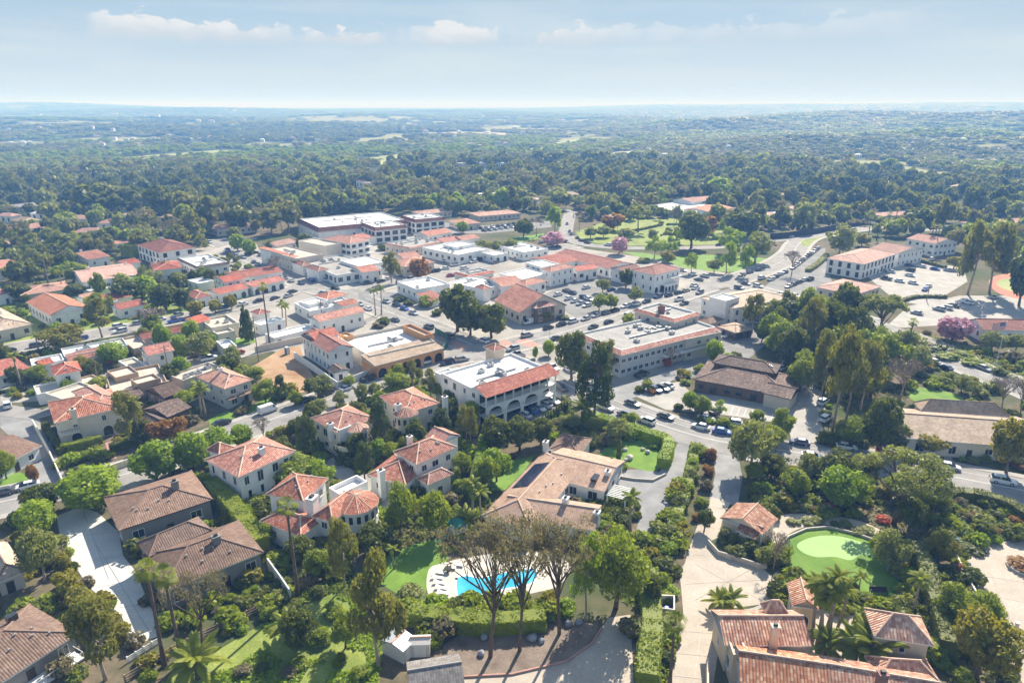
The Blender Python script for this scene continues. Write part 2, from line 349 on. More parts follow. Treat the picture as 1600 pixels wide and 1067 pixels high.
# ------------------------------------------------------------------ mesh builder, tagging
class MB:
    def __init__(s): s.v, s.f, s.m = [], [], []
    def face(s, pts, m=0):
        i = len(s.v); s.v += [tuple(p) for p in pts]; s.f.append(tuple(range(i, i + len(pts)))); s.m.append(m)
    def hull(s, bot, top, m=0, mt=None, cap=True, capb=True):
        """prism between two equal rings"""
        n = len(bot); i = len(s.v); s.v += [tuple(p) for p in bot] + [tuple(p) for p in top]
        for k in range(n):
            j = (k + 1) % n
            s.f.append((i + k, i + j, i + n + j, i + n + k)); s.m.append(m)
        if cap: s.f.append(tuple(i + n + k for k in range(n))); s.m.append(m if mt is None else mt)
        if capb: s.f.append(tuple(i + k for k in reversed(range(n)))); s.m.append(m)
    def box(s, x0, y0, z0, x1, y1, z1, m=0, mt=None):
        s.hull([(x0, y0, z0), (x1, y0, z0), (x1, y1, z0), (x0, y1, z0)], [(x0, y0, z1), (x1, y0, z1), (x1, y1, z1), (x0, y1, z1)], m, mt)
    def prism(s, pts, z0, z1, m=0, mt=None):
        a = sum(pts[i][0] * pts[(i + 1) % len(pts)][1] - pts[(i + 1) % len(pts)][0] * pts[i][1] for i in range(len(pts)))
        if a < 0: pts = pts[::-1]
        s.hull([(p[0], p[1], z0) for p in pts], [(p[0], p[1], z1) for p in pts], m, mt)
    def tube(s, path, rad, n=6, m=0):
        i0 = len(s.v); path = [Vector(p) for p in path]
        for k, p in enumerate(path):
            d = (path[min(k + 1, len(path) - 1)] - path[max(k - 1, 0)]).normalized()
            a = d.orthogonal().normalized(); b = d.cross(a)
            for q in range(n):
                t = 2 * math.pi * q / n
                s.v.append(tuple(p + (a * math.cos(t) + b * math.sin(t)) * rad[k]))
        for k in range(len(path) - 1):
            for q in range(n):
                r = (q + 1) % n
                s.f.append((i0 + k * n + q, i0 + k * n + r, i0 + (k + 1) * n + r, i0 + (k + 1) * n + q)); s.m.append(m)
        s.f.append(tuple(i0 + (len(path) - 1) * n + q for q in range(n))); s.m.append(m)
        s.f.append(tuple(i0 + q for q in reversed(range(n)))); s.m.append(m)
    def mesh(s, name, mats, smooth=False):
        me = bpy.data.meshes.new(name)
        me.from_pydata(s.v, [], s.f)
        for mm in mats: me.materials.append(mm)
        me.polygons.foreach_set("material_index", s.m)
        uvl = me.uv_layers.new(name="UVMap")
        V = [Vector(p) for p in s.v]; out = []
        for f, p in zip(s.f, me.polygons):
            n = p.normal
            if abs(n.z) > 0.985: out += [c for i in f for c in (V[i].x, V[i].y)]
            else:
                t = Vector((-n.y, n.x, 0)).normalized(); b = n.cross(t)
                out += [c for i in f for c in (V[i].dot(t), V[i].dot(b))]
        uvl.data.foreach_set("uv", out)
        if smooth: me.polygons.foreach_set("use_smooth", [True] * len(s.f))
        me.update()
        return me
    def build(s, name, mats, parent=None, smooth=False):
        return link(name, s.mesh(name, mats, smooth), parent)
def link(name, data, parent=None):
    o = bpy.data.objects.new(name, data); COL.objects.link(o)
    if parent is not None: o.parent = parent
    return o
def empty(name, loc, rz=0.0):
    o = link(name, None); o.location = loc; o.rotation_euler = (0, 0, rz); o.empty_display_size = 0.5
    return o
def structure(o, kind="structure"): o["kind"] = kind; return o

REG = []      # things waiting for a label: (object, description, world point)
PLACES = []   # landmarks: (world point, phrase)
def reg(o, cat, desc=None, group=None, label=None, at=None):
    o["category"] = cat
    if group: o["group"] = group
    if label: o["label"] = label
    else: REG.append((o, desc, Vector(at if at is not None else o.location)))
    return o
def place(p, phrase): PLACES.append((Vector((p[0], p[1], 0)), phrase))

def smooth_pts(pts, closed=False, k=5):
    out, n = [], len(pts)
    P_ = [np.array(p[:2], float) for p in pts]
    for i in range(n if closed else n - 1):
        g = (lambda j: P_[j % n]) if closed else (lambda j: P_[min(max(j, 0), n - 1)])
        a, b, c, d = g(i - 1), g(i), g(i + 1), g(i + 2)
        for q in range(k):
            t = q / k
            out.append(0.5 * (2 * b + (c - a) * t + (2 * a - 5 * b + 4 * c - d) * t * t + (3 * b - a - 3 * c + d) * t ** 3))
    if not closed: out.append(P_[-1])
    return [(float(p[0]), float(p[1])) for p in out]
def gpts(px, smooth=False, closed=True):
    w = [tuple(P(*p)[:2]) for p in px]
    return smooth_pts(w, closed) if smooth else w
def inside(pt, poly):
    x, y = pt[0], pt[1]; c = False; j = len(poly) - 1
    for i in range(len(poly)):
        if (poly[i][1] > y) != (poly[j][1] > y) and x < (poly[j][0] - poly[i][0]) * (y - poly[i][1]) / (poly[j][1] - poly[i][1]) + poly[i][0]: c = not c
        j = i
    return c
SHEET_N = []
SHEETS = []   # polygons where nothing is scattered
def sheet(name, px, mat, z, smooth=False, keep=True):
    """a flat piece of ground; mats lie 4 mm apart"""
    w = gpts(px, smooth)
    a = sum(w[i][0] * w[(i + 1) % len(w)][1] - w[(i + 1) % len(w)][0] * w[i][1] for i in range(len(w)))
    if a < 0: w = w[::-1]
    z += 0.0007 * len(SHEET_N); SHEET_N.append(name)
    b = MB(); b.face([(p[0], p[1], z) for p in w])
    o = structure(b.build(name, [MT[mat]]))
    if keep: SHEETS.append(w)
    return o
def resample(pts, step):
    out = [np.array(pts[0])]; acc = 0.0
    for a, b in zip(pts[:-1], pts[1:]):
        a, b = np.array(a), np.array(b); L_ = np.hypot(*(b - a)); t = step - acc
        while t <= L_:
            out.append(a + (b - a) * t / L_); t += step
        acc = (acc + L_) % step if L_ else acc
    return out
def offset(pts, d):
    pts = [np.array(p, float) for p in pts]; out = []
    for i, p in enumerate(pts):
        t = pts[min(i + 1, len(pts) - 1)] - pts[max(i - 1, 0)]; t = t / max(1e-6, np.hypot(*t))
        out.append(p + np.array((-t[1], t[0])) * d)
    return out
def ribbon(b, pts, d0, d1, z, m=0):
    A, B = offset(pts, d0), offset(pts, d1)
    for i in range(len(pts) - 1):
        q = [A[i], B[i], B[i + 1], A[i + 1]]
        q = [(float(p[0]), float(p[1]), z) for p in q]
        if (q[1][0] - q[0][0]) * (q[2][1] - q[0][1]) - (q[1][1] - q[0][1]) * (q[2][0] - q[0][0]) < 0: q = q[::-1]
        b.face(q, m)
# ------------------------------------------------------------------ ground
def make_ground():
    ang = [R(a) for a in np.linspace(-46, 46, 260)] + [R(a) for a in np.linspace(55, 305, 25)]
    rad = [0.0] + list(np.geomspace(30, 17000, 300))
    na = len(ang); A = np.array(ang)
    xs, ys = [0.0], [0.0]
    for r in rad[1:]:
        xs += list(r * np.sin(A)); ys += list(r * np.cos(A))
    zs = hh(xs, ys)
    f = []
    for k in range(na): f.append((0, 1 + (k + 1) % na, 1 + k))
    for i in range(len(rad) - 2):
        for k in range(na):
            j = (k + 1) % na; a = 1 + i * na
            f.append((a + k, a + j, a + na + j, a + na + k))
    me = bpy.data.meshes.new("ground")
    me.from_pydata(list(zip(xs, ys, zs.tolist())), [], f)
    me.materials.append(MT["ground"])
    me.polygons.foreach_set("use_smooth", [True] * len(f))
    me.update()
    if me.polygons[5].normal.z < 0: me.flip_normals()
    at = me.attributes.new("meadow", "FLOAT", "POINT")
    at.data.foreach_set("value", sstep(-.02, .04, openness(np.array(xs), np.array(ys))).astype(np.float32))
    structure(link("ground", me))
make_ground()

# ------------------------------------------------------------------ roads
ROADS = {}
def road(key, px, w, mat="asphalt", z=0.016, walk=True):
    pts = gpts(px, True, closed=False)
    pts = [tuple(map(float, p)) for p in resample(pts, 3.0)]
    ROADS[key] = (pts, w, walk)
    b = MB(); ribbon(b, pts, -w / 2, w / 2, z + 0.05)
    structure(b.build("road", [MT[mat]]))
road("A", [(330, 374), (410, 409), (450, 431), (492, 450), (550, 465), (600, 485), (650, 504), (712, 528), (780, 557), (865, 591), (925, 621), (987, 647), (1050, 670), (1125, 690), (1250, 708), (1380, 727), (1475, 743), (1660, 778)], 11.5, z=0.016)
road("B", [(-80, 803), (75, 768), (200, 740), (262, 713), (340, 686), (437, 651), (487, 634), (532, 617), (600, 590), (687, 563), (740, 553), (815, 536), (875, 521), (950, 497), (1012, 477), (1050, 466), (1100, 450), (1150, 438)], 11, z=0.020)
road("C", [(1040, 424), (1090, 434), (1140, 444), (1200, 458), (1260, 475), (1337, 497), (1400, 521), (1462, 545), (1512, 572), (1562, 592), (1660, 632)], 12, z=0.024)
road("D", [(893, 328), (889, 340), (886, 352), (885, 368), (905, 380), (950, 386), (1012, 388), (1095, 387), (1150, 384), (1205, 376), (1262, 369)], 9, z=0.016, walk=False)
road("E", [(550, 462), (585, 449), (625, 437), (670, 423), (715, 419), (760, 411), (800, 401), (850, 391), (905, 383)], 12, z=0.028)
road("F", [(1120, 446), (1165, 432), (1200, 419), (1225, 406), (1240, 394), (1248, 382), (1268, 370), (1325, 360), (1375, 355), (1430, 358), (1530, 355)], 12, z=0.032)
road("G", [(-60, 565), (20, 544), (140, 524), (200, 513), (275, 499), (325, 487), (400, 471), (450, 455), (490, 446)], 10, z=0.036)
road("H", [(300, 574), (365, 558), (410, 548), (470, 534), (520, 522)], 5, "concrete", z=0.012, walk=False)
road("K", [(395, 372), (330, 395), (300, 402), (210, 405)], 7, "concrete", z=0.040, walk=False)
road("L", [(-40, 628), (0, 640), (40, 645), (62, 648), (120, 628), (160, 622)], 6, z=0.012, walk=False)

def near_road(p, margin=0.0, skip=None):
    for k, (pts, w, _) in ROADS.items():
        if k == skip: continue
        A = RNP[k]
        if np.min(np.hypot(A[:, 0] - p[0], A[:, 1] - p[1])) < w / 2 + margin: return True
    return False
RNP = {k: np.array(v[0]) for k, v in ROADS.items()}
DRIVES = [gpts(q) for q in ([(1055, 670), (1090, 676), (1090, 700), (1050, 700)], [(1108, 690), (1158, 698), (1158, 725), (1108, 720)], [(1235, 660), (1282, 668), (1282, 700), (1235, 695)], [(1405, 480), (1380, 505), (1440, 520), (1480, 490)], [(60, 735), (105, 730), (110, 765), (60, 770)], [(85, 760), (140, 770), (130, 800), (80, 800)], [(925, 610), (985, 598), (1000, 615), (960, 630)])]
def sidewalks():
    for k, (pts, w, walk) in ROADS.items():
        if not walk: continue
        for s in (-1, 1):
            d = s * (w / 2 + 0.9)
            c = offset(pts, d); b = MB(); run = []
            def flush():
                if len(run) > 2:
                    A, B = offset(run, -0.95), offset(run, 0.95)
                    for i in range(len(run) - 1):
                        q = [A[i], A[i + 1], B[i + 1], B[i]]
                        b.prism([(float(x[0]), float(x[1])) for x in q], 0.0, 0.13)
            for p in c:
                if near_road(p, 0.7, k) or any(inside(p, q) for q in DRIVES):
                    flush(); run = []
                else: run.append(tuple(map(float, p)))
            flush()
            if b.f: structure(b.build("pavement", [MT["concrete"]]))
sidewalks()
def lane_lines(key, d, lo=0.0, hi=1.0, w=0.13, gap=0):
    pts, _, _ = ROADS[key]; n = len(pts); b = MB()
    seg = [tuple(map(float, p)) for p in offset(pts, d)][int(n * lo):int(n * hi)]
    run = []
    for p in seg:
        if near_road(p, 1.0, key):
            if len(run) > 1: ribbon(b, run, -w / 2, w / 2, 0.108)
            run = []
        else: run.append(p)
    if len(run) > 1: ribbon(b, run, -w / 2, w / 2, 0.108)
    if b.f: structure(b.build("road_marking", [MT["paint"]]))
for k, d in (("A", 0.15), ("A", -0.15), ("B", 0.15), ("B", -0.15), ("C", 0.15), ("C", -0.15), ("F", 0.1), ("E", 0.1), ("A", 3.4), ("C", 3.6)): lane_lines(k, d)

# ------------------------------------------------------------------ paved, grassed and dug ground
sheet("paving", [(400, 425), (470, 395), (520, 376), (640, 366), (780, 392), (880, 384), (1060, 410), (1150, 430), (1080, 480), (1110, 560), (980, 600), (880, 600), (740, 570), (610, 605), (560, 612), (500, 560), (400, 545), (330, 565), (250, 520), (390, 480), (430, 450)], "paving", 0.004, keep=False)
sheet("paving", [(1075, 470), (1160, 445), (1250, 478), (1220, 520), (1170, 560), (1080, 590), (1050, 570)], "asphalt_dark", 0.006, keep=False)
sheet("paving", [(230, 400), (330, 385), (400, 380), (420, 420), (360, 425), (300, 425)], "paving", 0.004, keep=False)
sheet("paving", [(0, 470), (120, 450), (330, 450), (420, 460), (200, 506), (0, 538)], "lawn_dry", 0.004, keep=False)
sheet("paving", [(0, 560), (200, 525), (330, 500), (400, 540), (300, 600), (200, 620), (0, 630)], "paving", 0.004, keep=False)
sheet("car_park", [(848, 462), (905, 430), (945, 425), (1000, 445), (992, 468), (960, 480), (900, 497), (872, 480)], "asphalt_dark", 0.010)
sheet("car_park", [(1350, 428), (1415, 406), (1505, 418), (1512, 440), (1450, 478), (1400, 470)], "concrete", 0.008)
sheet("car_park", [(1195, 448), (1235, 412), (1265, 388), (1290, 388), (1290, 400), (1300, 440), (1260, 462), (1225, 458)], "asphalt_dark", 0.008)
sheet("car_park", [(1385, 510), (1420, 478), (1500, 462), (1600, 462), (1640, 500), (1500, 500), (1470, 508), (1410, 512)], "concrete", 0.009)
sheet("car_park", [(978, 612), (1062, 596), (1078, 612), (1150, 622), (1240, 635), (1280, 645), (1290, 690), (1238, 688), (1228, 662), (1130, 648), (1040, 640)], "concrete", 0.006)
sheet("drive", [(1240, 560), (1268, 556), (1290, 640), (1272, 692), (1236, 688), (1232, 620)], "concrete", 0.008)
sheet("drive", [(880, 612), (1000, 594), (1110, 545), (1120, 562), (1000, 618), (958, 632), (925, 626)], "asphalt_drive", 0.008)
sheet("car_park", [(770, 655), (860, 620), (885, 630), (850, 662), (800, 668)], "asphalt_dark", 0.008)
sheet("car_park", [(640, 338), (720, 352), (770, 352), (860, 345), (862, 355), (770, 364), (700, 366)], "asphalt_dark", 0.008)
sheet("drive", [(1062, 686), (1086, 694), (1066, 745), (1046, 790), (1026, 842), (992, 842), (1000, 800), (985, 768), (962, 757), (960, 735), (1000, 733), (1030, 738), (1048, 715)], "asphalt_drive", 0.010)
sheet("drive", [(1111, 700), (1153, 708), (1160, 745), (1153, 790), (1108, 782), (1118, 740)], "asphalt_drive", 0.010)
sheet("drive", [(1112, 776), (1142, 785), (1130, 805), (1124, 838), (1106, 848), (1122, 866), (1160, 872), (1190, 886), (1212, 905), (1205, 942), (1128, 952), (1124, 1005), (1110, 1100), (1046, 1100), (1055, 1000), (1068, 960), (1063, 905), (1075, 862), (1092, 815)], "cream_drive", 0.012)
def disc(name, px, r, mat, z, r0=0.0, n=48):
    c = P(*px); b = MB()
    o = [(c.x + r * math.cos(2 * math.pi * k / n), c.y + r * math.sin(2 * math.pi * k / n), z) for k in range(n)]
    if r0:
        i = [(c.x + r0 * math.cos(2 * math.pi * k / n), c.y + r0 * math.sin(2 * math.pi * k / n), z) for k in range(n)]
        for k in range(n): b.face([i[k], o[k], o[(k + 1) % n], i[(k + 1) % n]])
    else: b.face(o)
    return structure(b.build(name, [MT[mat]]))
disc("drive_inlay", (1134, 908), 7.4, "concrete", 0.016, 6.8)
disc("drive_inlay", (1134, 908), 1.9, "concrete_bright", 0.016)
disc("drive_inlay", (1134, 908), 4.2, "concrete", 0.016, 3.9)
sheet("courtyard", [(1225, 960), (1275, 950), (1350, 965), (1370, 1010), (1365, 1040), (1260, 1030), (1235, 1010)], "cream_drive", 0.008)
sheet("plaza", [(1503, 880), (1515, 862), (1545, 850), (1600, 841), (1660, 836), (1660, 990), (1570, 968), (1535, 930), (1510, 897)], "cream_drive", 0.010, True)
sheet("drive", [(1556, 985), (1590, 992), (1640, 1060), (1600, 1070), (1575, 1030)], "cream_drive", 0.012)
sheet("drive", [(88, 806), (125, 792), (152, 800), (186, 832), (192, 868), (210, 890), (236, 950), (252, 992), (208, 1008), (190, 962), (138, 916), (96, 852)], "concrete_bright", 0.010)
sheet("drive", [(60, 652), (78, 690), (104, 748), (60, 756), (24, 690), (0, 668), (0, 645)], "asphalt_drive", 0.008)
sheet("building_plot", [(385, 578), (440, 545), (468, 540), (478, 570), (500, 605), (462, 616), (418, 603)], "dirt", 0.010)
sheet("lawn", [(567, 890), (600, 870), (655, 848), (690, 845), (700, 880), (672, 888), (666, 922), (645, 938), (600, 915)], "lawn", 0.008, True)
sheet("lawn", [(940, 705), (970, 690), (1020, 690), (1040, 708), (1025, 735), (985, 730), (940, 718)], "lawn", 0.008, True)
sheet("lawn", [(770, 745), (800, 720), (835, 712), (820, 735), (790, 765), (765, 768)], "lawn", 0.008)
sheet("lawn", [(225, 1085), (300, 1040), (400, 980), (520, 925), (570, 950), (600, 1000), (590, 1085)], "lawn_dry", 0.006)
sheet("lawn", [(1220, 856), (1230, 842), (1260, 828), (1295, 825), (1340, 836), (1375, 850), (1395, 878), (1412, 918), (1404, 948), (1380, 945), (1340, 935), (1307, 915), (1262, 910), (1240, 900), (1230, 878)], "putting", 0.010, True)
sheet("putting_surface", [(1246, 850), (1270, 839), (1305, 837), (1340, 845), (1370, 858), (1373, 867), (1345, 868), (1328, 875), (1305, 870), (1275, 870), (1253, 862)], "putting_pale", 0.014, True)
sheet("path", [(1195, 835), (1205, 812), (1240, 802), (1300, 806), (1350, 816), (1395, 840), (1392, 852), (1370, 846), (1340, 832), (1295, 820), (1255, 824), (1225, 840), (1212, 860)], "cream_drive", 0.006, True)
sheet("pool_deck", [(670, 890), (690, 880), (735, 870), (800, 862), (860, 866), (892, 885), (872, 915), (830, 927), (740, 948), (690, 943), (668, 925)], "deck", 0.008, True)
sheet("pool_water", [(712, 906), (728, 899), (750, 902), (780, 896), (805, 891), (834, 888), (840, 900), (826, 914), (790, 921), (750, 931), (718, 938)], "water", 0.020, True)
def coping(px, w, mat, z):
    c = gpts(px, True); c = c + c[:2]; m = MB(); ribbon(m, c, -w / 2, w / 2, z); structure(m.build("pool_coping", [MT[mat]]))
coping([(712, 906), (728, 899), (750, 902), (780, 896), (805, 891), (834, 888), (840, 900), (826, 914), (790, 921), (750, 931), (718, 938)], .45, "trim", 0.085)
sheet("mulch_bed", [(690, 1010), (735, 980), (850, 965), (935, 975), (930, 1000), (885, 1032), (800, 1052), (725, 1056)], "mulch", 0.008)
sheet("drive", [(725, 1056), (800, 1052), (885, 1032), (930, 1000), (950, 965), (985, 960), (992, 1100), (720, 1100)], "cream_drive", 0.010)
sheet("lawn", [(972, 394), (1005, 395), (1045, 402), (1100, 398), (1140, 399), (1200, 404), (1205, 412), (1150, 425), (1110, 424), (1065, 418), (1040, 408), (1000, 402)], "lawn", 0.008)
sheet("lawn", [(983, 353), (1000, 345), (1034, 344), (1032, 356), (995, 361)], "lawn", 0.008)
sheet("lawn", [(903, 366), (960, 362), (968, 367), (925, 375)], "lawn", 0.008)
sheet("lawn", [(922, 378), (955, 374), (990, 367), (1014, 370), (1010, 384), (950, 384)], "lawn", 0.008)
sheet("lawn", [(795, 372), (850, 365), (852, 372), (800, 380)], "lawn", 0.008)
sheet("lawn", [(1422, 612), (1440, 606), (1490, 615), (1505, 626), (1460, 632), (1425, 625)], "lawn", 0.008, True)
sheet("lawn", [(325, 655), (355, 642), (370, 650), (330, 670)], "lawn", 0.008)
sheet("lawn", [(380, 640), (400, 630), (425, 620), (430, 628), (395, 650)], "lawn", 0.008)
sheet("lawn", [(270, 490), (310, 478), (330, 480), (275, 496)], "lawn", 0.008)
sheet("lawn", [(0, 745), (30, 738), (55, 745), (40, 762), (0, 775)], "lawn", 0.008)
sheet("lawn", [(448, 450), (465, 446), (478, 452), (455, 457)], "lawn", 0.008)
sheet("lawn", [(340, 536), (395, 525), (400, 535), (350, 545)], "lawn", 0.008)
sheet("lawn", [(1530, 690), (1600, 700), (1660, 720), (1660, 735), (1540, 715)], "lawn_dry", 0.008)
sheet("planting_bed", [(1250, 376), (1268, 373), (1283, 370), (1270, 384), (1255, 386)], "lawn_dry", 0.06)
sheet("running_track", [(1545, 440), (1560, 430), (1600, 426), (1660, 426), (1660, 470), (1600, 468), (1560, 458)], "track_red", 0.008, True)
sheet("sports_field", [(1557, 442), (1570, 436), (1600, 433), (1660, 433), (1660, 460), (1600, 458), (1570, 452)], "field", 0.012, True)
sheet("field", [(165, 249), (230, 243), (300, 238), (345, 234), (400, 237), (390, 243), (330, 245), (250, 250), (180, 253)], "field", 0.2)
sheet("field", [(552, 253), (575, 246), (620, 241), (640, 243), (660, 245), (650, 256), (600, 258)], "field", 0.2)
sheet("field", [(655, 208), (720, 206), (790, 208), (790, 211), (660, 211)], "field_dry", 0.2)
sheet("field", [(860, 224), (905, 218), (915, 225), (870, 230)], "field", 0.2)
sheet("field", [(860, 246), (930, 243), (932, 248), (862, 253)], "field", 0.2)
sheet("field", [(945, 243), (970, 236), (1020, 236), (1020, 242), (950, 246)], "field_dry", 0.2)
sheet("field", [(325, 303), (385, 301), (400, 303), (330, 307)], "field", 0.2)
sheet("field", [(800, 236), (860, 228), (868, 232), (810, 240)], "field", 0.2)
sheet("path", [(640, 208), (647, 203), (655, 196), (652, 203), (646, 210)], "field_dry", 0.3)
sheet("crossing", [(701, 536), (712, 532), (730, 542), (719, 547)], "brick_pave", 0.060)
sheet("crossing", [(770, 538), (790, 530), (806, 540), (785, 548)], "brick_pave", 0.060)
sheet("crossing", [(802, 534), (830, 545), (848, 540), (820, 528)], "brick_pave", 0.064)
sheet("crossing", [(708, 566), (720, 558), (735, 566), (722, 575)], "brick_pave", 0.060)
sheet("footpath", [(164, 692), (176, 689), (182, 716), (172, 720)], "brick_pave", 0.010)
sheet("footpath", [(1472, 707), (1484, 707), (1490, 722), (1478, 724)], "concrete", 0.012)
sheet("footpath", [(500, 722), (520, 715), (560, 740), (620, 745), (640, 770), (600, 800), (560, 770), (510, 735)], "concrete", 0.010)
sheet("lawn", [(893, 392), (900, 362), (935, 350), (985, 340), (1060, 340), (1130, 352), (1200, 366), (1150, 382), (1012, 384), (950, 382), (905, 374)], "lawn_dry", 0.0005, keep=False)
sheet("road_patch", [(1050, 664), (1058, 660), (1072, 664), (1064, 671)], "asphalt_dark", 0.045, keep=False)
sheet("road_patch", [(1290, 716), (1310, 718), (1306, 724), (1286, 721)], "asphalt_dark", 0.045, keep=False)
sheet("road_patch", [(612, 478), (626, 484), (620, 487), (606, 481)], "asphalt_dark", 0.045, keep=False)
sheet("road_patch", [(560, 601), (580, 594), (584, 598), (566, 605)], "asphalt_dark", 0.045, keep=False)
sheet("road_patch", [(560, 455), (640, 458), (650, 475), (600, 482), (560, 468)], "asphalt_dark", 0.035, keep=False)
def joints(px_lines, mat, z, w=0.07):
    m = MB()
    for l in px_lines: ribbon(m, gpts(l), -w / 2, w / 2, z)
    structure(m.build("paving_joint", [MT[mat]]))
joints([[(1098, 962), (1092, 1010), (1082, 1090)], [(1060, 985), (1126, 990)], [(1056, 1020), (1120, 1026)], [(1052, 1055), (1112, 1062)], [(1090, 820), (1126, 826)], [(1098, 790), (1138, 796)], [(1076, 868), (1108, 866)], [(1134, 870), (1134, 946)], [(1070, 912), (1205, 905)], [(1085, 880), (1190, 938)], [(1085, 938), (1186, 882)]], "stone", 0.075)
joints([[(1505, 895), (1640, 915)], [(1530, 852), (1580, 968)], [(1520, 925), (1650, 950)], [(1575, 846), (1640, 985)]], "stone", 0.075)
joints([[(100, 838), (178, 832)], [(118, 880), (190, 868)], [(150, 918), (215, 905)], [(185, 950), (232, 942)], [(130, 800), (170, 905)], [(150, 850), (235, 990)]], "flat_grey", 0.075)
def bay_lines(px0, px1, n, L_, dirpx):
    a, b_ = P(*px0), P(*px1); d = (P(*dirpx) - a); d.z = 0; d.normalize(); s = Vector((-d.y, d.x, 0)) * 0.06
    m = MB()
    for k in range(n):
        c = a.lerp(b_, k / (n - 1)); c.z = 0.075; e = c + d * L_
        q = [c - s, e - s, e + s, c + s]
        m.face(q)
    structure(m.build("bay_marking", [MT["paint"]]))
bay_lines((1410, 495), (1470, 484), 8, 5.0, (1425, 503))
bay_lines((1385, 430), (1430, 412), 9, 5.0, (1400, 438))
bay_lines((1430, 452), (1490, 430), 9, 5.0, (1442, 460))
bay_lines((1100, 641), (1215, 660), 12, 5.0, (1106, 630))
bay_lines((868, 470), (900, 482), 7, 5.0, (885, 466))

# ------------------------------------------------------------------ walls, fences, hedges' lines
def wall_line(name, px, h, mat, desc, t=0.25, cat="wall", label=None):
    pts = gpts(px, False); b = MB(); A, B = offset(pts, t / 2), offset(pts, -t / 2)
    for i in range(len(pts) - 1):
        q = [A[i], A[i + 1], B[i + 1], B[i]]
        b.prism([(float(p[0]), float(p[1])) for p in q], 0.0, h)
    c = Vector((*pts[len(pts) // 2], 0))
    root = b.build(name, [MT[mat]])
    return reg(root, cat, desc, label=label, at=c)
wall_line("garden_wall", [(52, 664), (75, 705), (99, 758), (150, 745), (216, 722)], 1.6, "cream", None, label="long cream garden wall wrapping the tile roofed villa by the shaded asphalt drive")
wall_line("garden_wall", [(222, 718), (286, 694), (320, 680)], 1.2, "cream", None, label="low cream roadside wall below the dark brown tiled courtyard house")
wall_line("terrace_wall", [(460, 560), (490, 580), (528, 608), (578, 588)], 2.2, "white", None, label="white terrace wall round the new white house beside the dirt plot")
wall_line("garden_wall", [(399, 552), (450, 540), (478, 534)], 2.2, "beige", None, label="beige boundary wall behind the dirt building plot")
wall_line("boundary_wall", [(420, 890), (440, 918), (455, 940)], 2.4, "palegrey", None, label="pale grey boundary wall between the dark roofed ranch house and the palm")
wall_line("retaining_wall", [(1106, 850), (1122, 868), (1150, 876), (1186, 888), (1198, 888)], 1.0, "stone", None, label="curved stone wall under the bushes beside the round motor court")
wall_line("retaining_wall", [(1222, 852), (1232, 840), (1260, 828), (1295, 825), (1340, 836), (1376, 850), (1395, 872)], 0.5, "stone", None, label="low curved stone kerb wall round the putting green")
wall_line("boundary_wall", [(1492, 872), (1505, 900), (1530, 945), (1552, 968)], 1.2, "cream", None, label="cream wall along the edge of the plaza beside the long hedge")
wall_line("garden_wall", [(960, 745), (990, 750), (1020, 752), (1040, 742)], 0.5, "stone", None, label="low curved kerb wall between the boulder lawn and the asphalt court")
wall_line("stone_edging", [(725, 1058), (800, 1054), (885, 1034), (925, 1006), (940, 982)], 0.3, "brick_pave", None, label="curved brick edging between the bark bed and the dappled drive")
wall_line("pool_enclosure", [(1029, 945), (1029, 965), (1052, 968), (1052, 946), (1029, 945)], 2.0, "cream", None, label="small cream walled bin enclosure beside the cream drive", cat="enclosure")
wall_line("garden_wall", [(1195, 458), (1240, 468), (1262, 474)], 0.8, "stone", None, label="low pale wall along the street corner by the rows of parked cars")
wall_line("retaining_wall", [(995, 442), (1040, 452), (1058, 447)], 1.2, "white", None, label="white retaining wall in front of the white corner mansion with balconies")
wall_line("construction_hoarding", [(1203, 374), (1230, 372), (1270, 366), (1320, 357), (1352, 351)], 3.6, "iron", None, label="long black construction screen curving beside the upper road", cat="fence")
wall_line("green_hoarding", [(668, 556), (690, 552), (700, 541), (698, 530), (680, 520)], 2.0, "shed", None, label="curved construction fence at the end of the orange arcaded building", cat="fence")
MT["green_net"] = plain("green_netting", (0.04, 0.14, 0.10), 0.7, 0.15, 1.0)
bpy.data.objects["green_hoarding"].data.materials[0] = MT["green_net"]
def rail_fence(px, h, label, mat="wood", step=2.2, rails=3):
    pts = [tuple(map(float, p)) for p in resample(gpts(px), step)]
    root = empty("timber_fence", (*pts[len(pts) // 2], 0))
    inv = Vector(root.location); b = MB()
    A = [Vector((*p, 0)) - inv for p in pts]
    for i in range(len(A) - 1):
        d = (A[i + 1] - A[i]).normalized(); s = Vector((-d.y, d.x, 0)) * 0.04
        for k in range(rails):
            z = h * (k + 0.7) / rails
            lo = [A[i] + s, A[i] - s, A[i + 1] - s, A[i + 1] + s]
            b.prism([(p.x, p.y) for p in lo], z - 0.09, z + 0.09)
    b.build("rail", [MT[mat]], root)
    pm = MB(); pm.box(-0.09, -0.09, 0, 0.09, 0.09, h + 0.1); me = pm.mesh("post", [MT[mat]])
    for p in A: o = link("post", me, root); o.location = p
    return reg(root, "fence", label=label)
rail_fence([(196, 1066), (260, 1026), (330, 990), (400, 958), (457, 930)], 1.3, "long weathered timber rail fence below the bright concrete drive")
rail_fence([(200, 1035), (240, 1010), (262, 996)], 1.0, "short pale rail fence at the bottom of the bright concrete drive", "trim", 1.2)
